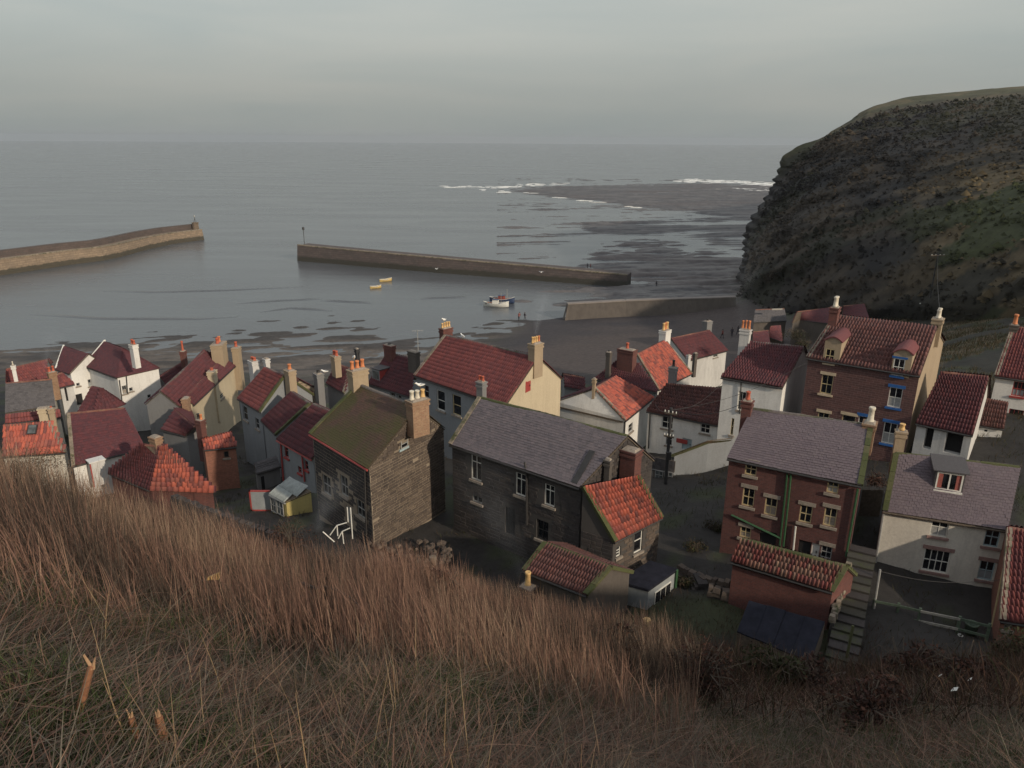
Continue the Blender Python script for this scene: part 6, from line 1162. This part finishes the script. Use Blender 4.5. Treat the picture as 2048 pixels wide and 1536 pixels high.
for nm, lab, x, y, mt, r, hh in (('bucket', 'white bucket by the garden fence', 430, 1235, 'frame', .16, .32), ('flower_pot', 'terracotta flower pot below the white fence rails', 492, 1300, 'pot_orange', .17, .3), ('flower_pot', 'small white pot at the right end of the garden fence', 822, 1362, 'frame', .11, .2), ('flower_pot', 'small white pot second from the right end of the fence', 857, 1352, 'frame', .11, .22), ('water_butt', 'green barrel at the far corner of the garden fence', 925, 1330, 'rail_green', .28, .7)):
    c = F3(x, y); root = thing(nm, c, lab, nm.replace('_', ' ')); m = MB(); m.lathe(c, [(r*.8, 0), (r, hh*.9), (r*1.08, hh*.92), (r*1.05, hh), (r*.85, hh), (r*.8, hh*.6)], 10); m.build('body', M[mt], root, c, smooth=True); m = MB(); m.tube([c+V((r, 0, hh*.95)), c+V((r*.8, 0, hh*1.1)), c+V((-r*.8, 0, hh*1.1)), c+V((-r, 0, hh*.95))], .012, 4); m.build('rim', M['iron'], root, c)
chim_px(HS['leanto'], 'm1', 540, 665, 1385, 1300, mat='stone_dark', pots=1, pot='pot_yellow', poth=95, asp=.8, zref=15.2, sink=2, potr=.15)
for lab, x, y, zt_ in (('buff clay chimney pot poking up from the grass by the metal hut', 1298, 1262, 15.2), ('pale stone post on the grass edge below the stone house', 871, 1140, 15.6)):
    c = at_z((x, y), zt_); root = thing('clay_post', c, lab, 'post'); m = MB(); m.lathe(c-V((0, 0, .5)), [(.17, 0), (.16, 1.0), (.19, 1.05), (.18, 1.2), (.1, 1.22)], 9); m.build('body', M['pot_yellow' if x > 1000 else 'kerb'], root, c)
# aerial
h = HS['n33']; c = at_z(px('n5', 1855, 190), 18.4); m = MB(); m.tube([c, c+V((0, 0, 1.9))], .03, 5); m.tube([c+V((-.5, 0, 1.8)), c+V((.5, .2, 1.8))], .02, 4)
for t in (-.4, -.15, .15, .4): m.tube([c+V((t, -.3, 1.8)), c+V((t, .3, 1.8))], .014, 4)
m.build('aerial', M['frame_dull'], h.root, h.org)

# ================================================================== VEGETATION
def m_leafy(name, rough=.75, trans=.25):
    m, t, b = newmat(name); a = nd(t, 'ShaderNodeAttribute', attribute_name='hue'); t.links.new(a.outputs['Color'], b.inputs['Base Color']); b.inputs['Roughness'].default_value = rough; b.inputs['Specular IOR Level'].default_value = .15
    tr = nd(t, 'ShaderNodeBsdfTranslucent'); t.links.new(a.outputs['Color'], tr.inputs['Color']); mx_ = nd(t, 'ShaderNodeMixShader'); mx_.inputs[0].default_value = trans
    t.links.new(b.outputs[0], mx_.inputs[1]); t.links.new(tr.outputs[0], mx_.inputs[2]); t.links.new(mx_.outputs[0], t.nodes['Material Output'].inputs['Surface']); return m
M['grass'] = m_leafy('dry grass', .7, .30); M['leaf'] = m_leafy('dead leaves', .8, .15)
def blades(name, base, height, width, az, lean, curl, colr, mat='grass', k=3):
    """ribbons: base points, lean away from upright in direction az, curling over further towards the tip"""
    n = len(base); az = az[:, None]; t = np.linspace(0, 1, k+1)[None, :]
    ang = lean[:, None] + curl[:, None]*t**1.3; seg = height[:, None]/k; dx = np.sin(ang)*seg; dz = np.cos(ang)*seg
    hx = np.cumsum(np.c_[np.zeros(n), dx[:, :-1]], 1); hz_2 = np.cumsum(np.c_[np.zeros(n), dz[:, :-1]], 1)
    P = np.stack([base[:, 0:1] + hx*np.cos(az), base[:, 1:2] + hx*np.sin(az), base[:, 2:3] + hz_2], -1)
    fa = RNG.uniform(0, 2*math.pi, n)[:, None]; wd = width[:, None]*np.interp(np.linspace(0, 1, k+1), [0, .33, .67, 1], [1.0, .92, .7, .16])[None, :]/2
    off = np.stack([np.cos(fa)*wd, np.sin(fa)*wd, np.zeros_like(wd)], -1); vts = np.stack([P-off, P+off], 2).reshape(-1, 3)
    i0 = (np.arange(n)*(2*(k+1)))[:, None, None]; q = np.array([[2*j, 2*j+1, 2*j+3, 2*j+2] for j in range(k)])[None]; f = (i0 + q).reshape(-1, 4)
    vc = np.ones((n, 2*(k+1), 4)); vc[..., :3] = colr[:, None, :]; return npmesh(name, vts, f, M[mat], vcol=vc.reshape(-1, 4))
def pick(pal, n, w=None): return np.array(pal)[RNG.choice(len(pal), n, p=w)]
def scatter(n, t0, t1, r0, r1, pw=1.0):
    th = RNG.uniform(t0, t1, n); r = r0*(r1/r0)**(RNG.random(n)**pw); x, y = r*np.sin(th), r*np.cos(th); return x, y, r, th
STRAW = [(.37, .255, .180), (.30, .198, .140), (.43, .315, .22), (.23, .155, .115), (.33, .228, .165)]
RUST = [(.30, .178, .130), (.25, .145, .108), (.36, .225, .16), (.19, .115, .092)]
DARK = [(.105, .078, .062), (.075, .056, .045), (.13, .10, .078)]  # dark patches of blades, the shade of hollows put into the colour
GREY = [(.20, .165, .125), (.155, .125, .096), (.25, .21, .155)]
GREEN = [(.060, .082, .032), (.075, .100, .040), (.095, .115, .05), (.05, .07, .03)]
def on_hill(u, v, lo=1.5, hi=60):
    d = ray(u, v); d = d/np.linalg.norm(d)
    for t in np.arange(lo, hi, .15):
        p = EYE+d*t
        if p[2] < max(float(hill_z(p[0], p[1])), float(ground_z(p[0:1], p[1:2])[0]) if p[1] > 20 else -9): return p
    return EYE+d*hi
# upright stems along the brow
x, y, r, th = scatter(66000, -.80, .30, 6.0, 17.5, .75); d = fbm(x*.55, y*.55, 4, 91); keep = (d > .36 + .10*(fbm(x*2.2, y*2.2, 3, 94)-.5)*2) & (RNG.random(len(x)) < np.clip((r-5)/6, .1, 1)); x, y, d, r = x[keep], y[keep], d[keep], r[keep]; n = len(x)
wind = fbm(x*.2, y*.2, 3, 93)*2.4 + 1.6
c_ = np.where((fbm(x*.3, y*.3, 3, 95)+RNG.normal(0, .06, n) > .5)[:, None], pick(RUST, n), pick(STRAW, n)); c_ = np.where((fbm(x*.9, y*.9, 3, 96) < .38)[:, None], pick(DARK, n), c_)*RNG.uniform(.65, 1.2, (n, 1))
tag(blades('tall_dry_grass', np.c_[x, y, hill_z(x, y)-.04], RNG.uniform(.35, 1.0, n)*np.clip(.1+1.7*d, .5, 1.25), RNG.uniform(.0045, .0090, n), wind+RNG.normal(0, .9, n), RNG.normal(.12, .17, n), np.abs(RNG.normal(.25, .3, n)), c_), kind='stuff')
# tussocks and matted stems on the nearer slope
x, y, r, th = scatter(105000, -.82, .86, 1.7, 15, .9); cl = fbm(x*1.1, y*1.1, 3, 97); n = len(x); gm_ = fbm(x*.42+9, y*.42, 4, 99); greenish = gm_ > .56
pt = fbm(x*.7+30, y*.7, 4, 103); hgt = RNG.uniform(.14, .52, n)*np.clip(cl*1.9-.1, .35, 1.3)*np.where(greenish, .75, 1.)*np.interp(r, [2, 9], [.75, 1.15]); c_ = np.where((RNG.random(n) < .25)[:, None], pick(GREY, n), pick(STRAW, n)); c_ = np.where((pt > .55)[:, None], pick(RUST, n)*.8, c_); c_ = np.where((pt < .40)[:, None], pick(DARK, n), c_)*RNG.uniform(.55, 1.1, (n, 1))
tag(blades('matted_grass', np.c_[x, y, hill_z(x, y)-.03], hgt, RNG.uniform(.0032, .0065, n), fbm(x*.8, y*.8, 3, 101)*9 + RNG.normal(0, .9, n), np.abs(RNG.normal(.45, .4, n)), np.abs(RNG.normal(1.0, .6, n)), c_), kind='stuff')
# green growth showing through
x, y, r, th = scatter(120000, -.82, .86, 1.7, 17, .9); gm_ = fbm(x*.42+9, y*.42, 4, 99)
for u, v, k_ in ((1200, 1395, 1.5), (560, 1330, .9), (120, 1440, .8), (940, 1440, .8), (1440, 1470, 1.1)):
    q_ = on_hill(u, v); gm_ = gm_ + .17*np.exp(-((x-q_[0])**2+(y-q_[1])**2)/k_**2)
keep = gm_ > np.interp(r, [2, 5, 9, 14], [.40, .44, .50, .56]) + RNG.normal(0, .04, len(x)); x, y = x[keep], y[keep]; n = len(x)
tag(blades('green_grass', np.c_[x, y, hill_z(x, y)-.03], RNG.uniform(.10, .30, n), RNG.uniform(.0035, .0075, n), RNG.uniform(0, 6.3, n), np.abs(RNG.normal(.3, .3, n)), np.abs(RNG.normal(.7, .4, n)), pick(GREEN, n)*RNG.uniform(.7, 1.25, (n, 1))), kind='stuff')
# thatch: dead stems lying flat
x, y, r, th = scatter(52000, -.82, .86, 1.6, 18, .9); n = len(x); c_ = np.where((RNG.random(n) < .5)[:, None], pick(GREY, n), pick(RUST, n))*RNG.uniform(.5, 1.1, (n, 1))
tag(blades('dead_thatch', np.c_[x, y, hill_z(x, y)+RNG.uniform(0, .12, n)], RNG.uniform(.2, .6, n), RNG.uniform(.004, .008, n), RNG.uniform(0, 6.3, n), RNG.normal(1.4, .18, n), RNG.normal(.2, .3, n), c_), kind='stuff')
# thin tall bleached stems standing in front
x, y, r, th = scatter(260, -.62, .70, 2.4, 6.5, .9); n = len(x)
tag(blades('bleached_stems', np.c_[x, y, hill_z(x, y)-.05], RNG.uniform(.35, .8, n), RNG.uniform(.004, .0075, n), RNG.uniform(0, 6.3, n), np.abs(RNG.normal(.18, .16, n)), np.abs(RNG.normal(.15, .2, n)), pick([(.40, .29, .17), (.34, .23, .13), (.27, .19, .12)], n)), kind='stuff')
# darker bracken and bramble running down the right hand slope
x, y, r, th = scatter(52000, .06, .80, 9, 33, .8); d = fbm(x*.3, y*.3, 4, 111); keep = RNG.random(len(x)) < np.clip((th-.04)/.16, 0, 1)*np.clip((r-9)/4, .25, 1); x, y, d = x[keep], y[keep], d[keep]; n = len(x)
c_ = pick([(.070, .042, .032), (.095, .052, .036), (.05, .036, .028), (.115, .070, .045), (.052, .055, .027), (.16, .105, .062)], n, [.28, .22, .2, .13, .1, .07])*RNG.uniform(.7, 1.2, (n, 1))
hz3 = np.maximum(hill_z(x, y), ground_z(x, y)*np.where(y > 22, 1, 0)-.1)
tag(blades('undergrowth', np.c_[x, y, hz3-.05], RNG.uniform(.25, .85, n)*np.clip(.4+1.2*d, .5, 1.3), RNG.uniform(.008, .020, n), RNG.uniform(0, 6.3, n), np.abs(RNG.normal(.35, .35, n)), np.abs(RNG.normal(.8, .5, n)), c_, 'leaf'), kind='stuff')
def bush(label, c, rx, ry, rz, cols_, nl=1500, name='bramble_bush', twig=True, group=None, leaf=.05):
    """uneven mound of small leaves on arching stems"""
    c = V(c); root = thing(name, c, label, 'bush', group); k = 16; m = MB()
    for i in range(26):
        a = random.uniform(0, 6.28); e = random.uniform(.4, 1.); p = [(0, 0, 0), (rx*.3*e*math.cos(a), ry*.3*e*math.sin(a), rz*.75*random.uniform(.7, 1.2)), (rx*.72*e*math.cos(a), ry*.72*e*math.sin(a), rz*random.uniform(.75, 1.25)), (rx*1.08*e*math.cos(a), ry*1.08*e*math.sin(a), rz*random.uniform(.3, 1.0))]
        m.tube(p, [.014, .011, .008, .004], 4)
    m.build('stems', M['wood'], root); lob = [(random.uniform(-.6, .6)*rx, random.uniform(-.6, .6)*ry, random.uniform(.35, .8)*rz, random.uniform(.35, .6)) for _ in range(9)]
    L_ = RNG.choice(9, nl); lb = np.array(lob)[L_]; v = RNG.normal(0, 1, (nl, 3)); v /= np.linalg.norm(v, axis=1)[:, None]; rad = RNG.random(nl)**.45
    P = lb[:, :3] + v*rad[:, None]*lb[:, 3:4]*np.array([rx, ry, rz]); P[:, 2] = np.abs(P[:, 2]); s_ = RNG.uniform(.6, 1.5, nl)*leaf; u_ = RNG.normal(0, 1, (nl, 3)); u_ /= np.linalg.norm(u_, axis=1)[:, None]; w_ = np.cross(u_, RNG.normal(0, 1, (nl, 3))); w_ /= np.linalg.norm(w_, axis=1)[:, None]
    q = np.stack([P-u_*s_[:, None], P+w_*s_[:, None]*.5, P+u_*s_[:, None], P-w_*s_[:, None]*.5], 1).reshape(-1, 3); vc = np.ones((nl, 4, 4)); vc[..., :3] = (pick(cols_, nl)*RNG.uniform(.65, 1.3, (nl, 1)))[:, None, :]
    o = npmesh('foliage', q, np.arange(nl*4).reshape(-1, 4), M['leaf'], vcol=vc.reshape(-1, 4), parent=root); return root
RB = [(.085, .042, .033), (.062, .036, .030), (.11, .055, .038), (.045, .032, .027)]; GB = [(.048, .052, .024), (.062, .06, .03), (.07, .045, .03), (.036, .038, .02)]
for lab, u, v, w_px, h_px, cs, nl in (('large dark russet bramble bush left of the felt roofed shed', 1405, 1395, 165, 130, RB, 3200), ('russet bramble bush below the metal hut, left of the large one', 1235, 1325, 120, 90, RB, 2200), ('dark olive bush right of the large russet bramble', 1560, 1375, 130, 95, GB, 2200), ('low brown bramble bush in front of the felt roofed shed', 1640, 1390, 120, 80, RB, 1800), ('brown bramble bush under the garden fence, nearer the steps', 1810, 1355, 150, 80, RB, 2200), ('russet bramble bush under the right half of the garden fence', 1925, 1365, 140, 90, RB, 2200), ('green bush at the foot of the red pantiled house', 2035, 1330, 110, 90, GB, 1900), ('small dark shrub standing in the grass brow, right of the felt wall', 885, 1215, 95, 75, RB, 1300), ('small dark shrub at the end of the long grey wall', 590, 1105, 90, 60, RB, 1100), ('broad bramble patch at the bottom right of the slope', 1740, 1440, 200, 90, RB, 2600), ('dark grassy shrub on the left brow below the ribbed roof', 75, 985, 150, 80, [(.085, .06, .035), (.06, .045, .03), (.11, .08, .045)], 2400)):
    p = on_hill(u, v); sc = depth(p)/F; bush(lab, p-V((0, 0, .08)), w_px*sc*.55, w_px*sc*.5, h_px*sc*.85, cs, nl, leaf=.05 if depth(p) > 12 else .03)
# dead stalks, a stick, a splinter of orange wood, litter
def stalk(label, u, v, hpx, r=.018, lean=.1, fork=True):
    p = on_hill(u, v); hh = hpx*depth(p)/F; root = thing('dead_stalk', p, label, 'stalk'); m = MB(); q = p+V((lean*hh, 0, hh)); m.tube([p-V((0, 0, .05)), (p+q)/2+V((.01, 0, 0)), q], [r, r*.9, r*.7], 6); m.build('stem', M['stalk'], root, p)
    for i in range(3): m = MB(); m.tube([q-V((0, 0, .02)), q+V((random.uniform(-.3, .3)*hh*.3, 0, hh*random.uniform(.1, .22)))], [r*.6, r*.1], 4); m.build('splinter', M['stalk_pale'], root, p)
M['stalk'] = m_plain('dead stalk', (.23, .105, .055), .85, .3, 20); M['stalk_pale'] = m_plain('bleached stalk', (.34, .21, .12), .85, .25, 20)
stalk('broken reddish stalk, left of the pair at the bottom of the slope', 282, 1520, 95, .020, .04); stalk('broken reddish stalk with split top, right of the pair at the bottom of the slope', 335, 1522, 100, .026, .05); stalk('old leaning grey brown stalk at the lower left corner of the slope', 150, 1465, 150, .02, .45)
P_ = [on_hill(u, v)+V((0, 0, .45)) for u, v in ((615, 1228), (640, 1240), (662, 1236), (690, 1246), (715, 1262), (740, 1290))]; root = thing('dead_branch', P_[0], 'thin dark crooked branch lying over the grass at mid slope', 'branch'); m = MB(); m.tube(P_, [.02, .018, .016, .013, .010, .005], 5); m.build('branch', M['iron'], root, P_[0]); m = MB(); m.tube([P_[2], P_[2]-V((.02, 0, .4))], [.012, .006], 4); m.build('twig', M['iron'], root, P_[0])
p = on_hill(440, 1222)+V((0, 0, .38)); root = thing('wood_splinter', p, 'bright orange splinter of broken wood lying in the tall grass', 'wood'); m = MB(); m.hexa([p+V(q) for q in ((-.07, -.02, 0), (.07, -.02, .01), (.07, .02, .01), (-.07, .02, 0))], [p+V(q) for q in ((-.06, -.015, .03), (.085, -.015, .10), (.085, .015, .10), (-.06, .015, .03))]); m.build('wood', M['pot_yellow'], root, p)
for lab, (u, v) in zip(('white paper scrap in the brambles, highest of the right hand three', 'white paper scrap in the brambles, farthest right', 'white paper scrap in the brambles, lowest of all', 'white paper scrap in the brambles, farthest left, below the steps', 'white paper scrap in the brambles, in the middle of the scatter'), ((1922, 1352), (1938, 1386), (1906, 1414), (1790, 1346), (1880, 1375))):
    p = on_hill(u, v)+V((0, 0, .35)); root = thing('paper_scrap', p, lab, 'litter', 'scraps of paper in the brambles'); m = MB(); s_ = random.uniform(.025, .05); m.face([p+V((-s_, 0, 0)), p+V((s_*.3, s_, .02)), p+V((s_, 0, .07)), p+V((0, -s_, .05))]); m.build('sheet', M['frame'], root, p)
# rough scrub on the headland, one clump beside another
nf = 24000; gi, gj = (112 + 213*RNG.random(nf)**.8).astype(int), RNG.integers(4, 142, nf); P0 = HG[gi, gj] + RNG.normal(0, .5, (nf, 3)); sz = RNG.uniform(.15, .50, nf)*np.where(RNG.random(nf) < .10, 1.9, 1); n5 = 5; rows = []
an = np.linspace(0, 2*math.pi, n5, endpoint=False)[None, :] + RNG.uniform(0, 6, (nf, 1)); rr_ = sz[:, None]*RNG.uniform(.6, 1.2, (nf, n5)); ring = np.stack([P0[:, 0:1]+rr_*np.cos(an), P0[:, 1:2]+rr_*np.sin(an), P0[:, 2:3]-.35*sz[:, None]+RNG.uniform(-.2, .2, (nf, n5))*sz[:, None]], -1); tipp = P0 + np.c_[np.zeros(nf), np.zeros(nf), sz*RNG.uniform(.35, .8, nf)]
vv3 = np.concatenate([ring, tipp[:, None, :]], 1).reshape(-1, 3); ff3 = (np.array([[k, (k+1) % n5, n5] for k in range(n5)])[None] + (np.arange(nf)*(n5+1))[:, None, None]).reshape(-1, 3)
vc = np.ones((nf, n5+1, 4)); vc[..., :3] = (hcol[gi, gj, :3]*RNG.uniform(.55, 1.25, (nf, 1)))[:, None, :]; tag(npmesh('hill_scrub', vv3, ff3, M['leaf'], vcol=vc.reshape(-1, 4), smooth=True), kind='stuff')
tag(bpy.data.objects['headland'], kind='structure')
# weeds and moss in the yards and lanes
x, y = RNG.uniform(-30, 38, 60000), RNG.uniform(24, 62, 60000); keep = fbm(x*.5, y*.5, 4, 121) > .49; x, y = x[keep], y[keep]; n = len(x)
tag(blades('yard_weeds', np.c_[x, y, ground_z(x, y)-.05], RNG.uniform(.12, .5, n), RNG.uniform(.015, .035, n), RNG.uniform(0, 6.3, n), np.abs(RNG.normal(.5, .4, n)), np.abs(RNG.normal(.7, .4, n)), pick([(.045, .05, .022), (.06, .055, .03), (.075, .055, .035)], n), 'leaf'), kind='stuff')

# ================================================================== SMOKE
def smoke(label, p, hgt, r, dens, drift=(.4, .1)):
    m = bpy.data.materials.new('chimney smoke'); m.use_nodes = True; t = m.node_tree; t.nodes.remove(t.nodes['Principled BSDF']); v = nd(t, 'ShaderNodeVolumePrincipled'); v.inputs['Color'].default_value = (.86, .90, .95, 1); v.inputs['Anisotropy'].default_value = .2
    tcn = nd(t, 'ShaderNodeTexCoord'); sp = nd(t, 'ShaderNodeSeparateXYZ'); t.links.new(tcn.outputs['Object'], sp.inputs[0]); f = math_(t, 'DIVIDE', sp.outputs['Z'], hgt)
    cx = math_(t, 'SUBTRACT', sp.outputs['X'], math_(t, 'MULTIPLY', math_(t, 'POWER', f, 1.4), drift[0]*hgt)); cy = math_(t, 'SUBTRACT', sp.outputs['Y'], math_(t, 'MULTIPLY', f, drift[1]*hgt)); rad = math_(t, 'SQRT', math_(t, 'ADD', math_(t, 'MULTIPLY', cx, cx), math_(t, 'MULTIPLY', cy, cy)))
    rr2 = math_(t, 'ADD', .12*r, math_(t, 'MULTIPLY', f, r*.8)); fall = math_(t, 'SUBTRACT', 1.0, math_(t, 'DIVIDE', rad, rr2), True); fade_ = math_(t, 'SUBTRACT', 1.0, f, True); nz_ = noise(t, tcn.outputs['Object'], 1.6/r, 3, .6, .6); nn_ = math_(t, 'MULTIPLY', math_(t, 'SUBTRACT', nz_, .36, True), 4.)
    t.links.new(math_(t, 'MULTIPLY', math_(t, 'MULTIPLY', math_(t, 'MULTIPLY', fall, fade_), nn_), dens), v.inputs['Density']); t.links.new(v.outputs[0], t.nodes['Material Output'].inputs['Volume'])
    mb_ = MB(); x0, x1 = min(-r, -r+drift[0]*hgt), max(r, r+drift[0]*hgt); y0, y1 = min(-r, -r+drift[1]*hgt), max(r, r+drift[1]*hgt); mb_.box((x0, y0, 0), (x1-x0, 0, 0), (0, y1-y0, 0), (0, 0, hgt)); o = mb_.build('smoke', m); o.location = p; tag(o, label, None, None, 'stuff')
smoke('thin smoke', at_z((1070, 668), 23.9), 3.2, 1.1, 1.0, (.25, .1)); smoke('thin smoke', at_z((640, 1068), 15.2), 3.6, 2.0, .55, (.5, 0)); smoke('thin smoke', at_z((1045, 1160), 16.2), 6, 2.6, .16, (-.45, .2)); smoke('thin smoke', at_z((92, 750), 15.6), 4, 2.2, .30, (.4, .1)); smoke('thin smoke', at_z((1480, 655), 16.), 12, 5, .05, (.2, .6))

# ================================================================== LAST THINGS IN THE LANES
rubble_wall('terrace_wall', 'low mossy terrace wall across the dark garden between the hall annex and the brick cottages', [at_z((1345, 1030), 14.2), at_z((1400, 1062), 14.2), at_z((1452, 1078), 14.3)], .8, .4, 'stone_dark', .34)
rubble_wall('garden_wall', 'rough stone wall behind the metal hut climbing towards the brick outhouse', [at_z((1362, 1128), 14.7), at_z((1412, 1152), 14.9), at_z((1462, 1160), 15.1)], .9, .4, 'stone', .32)
root = thing('rubble_heap', at_z((815, 1105), 14.8), 'scatter of pale loose stones on dark ground at the foot of the stone gable', 'stones'); ro = at_z((815, 1105), 14.8)
me_ = bpy.data.meshes.new('stone'); b_ = MB(); b_.hexa([(-.5, -.5, -.5), (.5, -.46, -.5), (.47, .5, -.5), (-.46, .48, -.5)], [(-.35, -.33, .40), (.40, -.36, .5), (.33, .38, .38), (-.40, .34, .44)]); me_.from_pydata(b_.v, [], b_.f); me_.materials.append(M['stone'])
for i in range(90):
    p = at_z((random.uniform(745, 905), random.uniform(1085, 1130)), 14.75); o = bpy.data.objects.new('stone', me_); COL.objects.link(o); o.parent = root; k = random.uniform(.10, .30)
    o.matrix_basis = Matrix.Translation(Vector(p-ro)+Vector((0, 0, random.uniform(-.05, .1)))) @ Matrix.Rotation(random.uniform(0, 6), 4, 'Z') @ Matrix.Rotation(random.gauss(0, .3), 4, 'X') @ Matrix.Diagonal((k*1.3, k, k*.6, 1))
for lab, u, v, z, r_x, hh, cs in (('dark shrub in the terraced garden behind the annex', 1392, 1100, 14.4, .8, .8, GB), ('small dark shrub near the terrace wall, closer to the brick cottages', 1432, 1060, 14.4, .6, .7, GB), ('low green shrub at the back of the metal hut', 1375, 1165, 14.6, .6, .6, GB), ('dark shrub in the yard below the grey yard building', 1420, 985, 13.2, .9, .9, GB), ('brown shrub in the alley between the brick cottages and the cream cottage', 1752, 960, 16.2, .7, .9, RB), ('shrub on the bank behind the white house with maroon roof', 1585, 668, 15.5, 1.6, 1.1, GB), ('olive shrub on the bank between the white house and the red stone house', 1608, 690, 16.5, 1.2, .9, GB)):
    bush(lab, at_z((u, v), z)-V((0, 0, .15)), r_x, r_x*.85, hh, cs, 900, 'garden_shrub')
p0, p1 = at_z((1362, 1190), 13.9), at_z((1402, 1148), 15.1); root = thing('garden_steps', p0, 'short flight of dark garden steps beside the green corner post of the metal hut', 'steps'); d = unit((p1-p0)*(1, 1, 0)); nn = np.array([d[1], -d[0], 0])
for i in range(7): c = p0+(p1-p0)*(i/7); m = MB(); m.box(c-nn*.5-V((0, 0, 1)), d*.5, nn*1.0, (0, 0, 1.05)); m.build('step', M['stone_dark'], root, p0)
m = MB(); a, b = [at_z(px('r1', 885, 700), 15.6), at_z(px('r1', 1010, 700), 15.6)]; root = thing('alley_gate', a, 'dark board gate across the alley between the brick cottages and the cream cottage', 'gate'); d = unit(b-a); n = np.array([d[1], -d[0], 0]); l = float(np.linalg.norm(b-a))
for i in range(8): m = MB(); m.box(a+d*l*i/8-V((0, 0, .2)), d*l/8.4, n*.05, (0, 0, 1.7+random.uniform(-.03, .03))); m.build('board', M['wood'], root, a)
# rough grass on the bank behind the houses and up the foot of the headland
x, y = RNG.uniform(22, 75, 110000), RNG.uniform(47, 125, 110000); z = ground_z(x, y); keep = (z > 8.5) & (fbm(x*.25, y*.25, 4, 131) > .47); x, y, z = x[keep], y[keep], z[keep]; n = len(x)
tag(blades('bank_grass', np.c_[x, y, z-.05], RNG.uniform(.2, .6, n), RNG.uniform(.03, .07, n), RNG.uniform(0, 6.3, n), np.abs(RNG.normal(.3, .3, n)), np.abs(RNG.normal(.8, .4, n)), pick([(.10, .078, .045), (.13, .095, .055), (.055, .062, .028), (.075, .06, .036)], n), 'leaf', 2), kind='stuff')
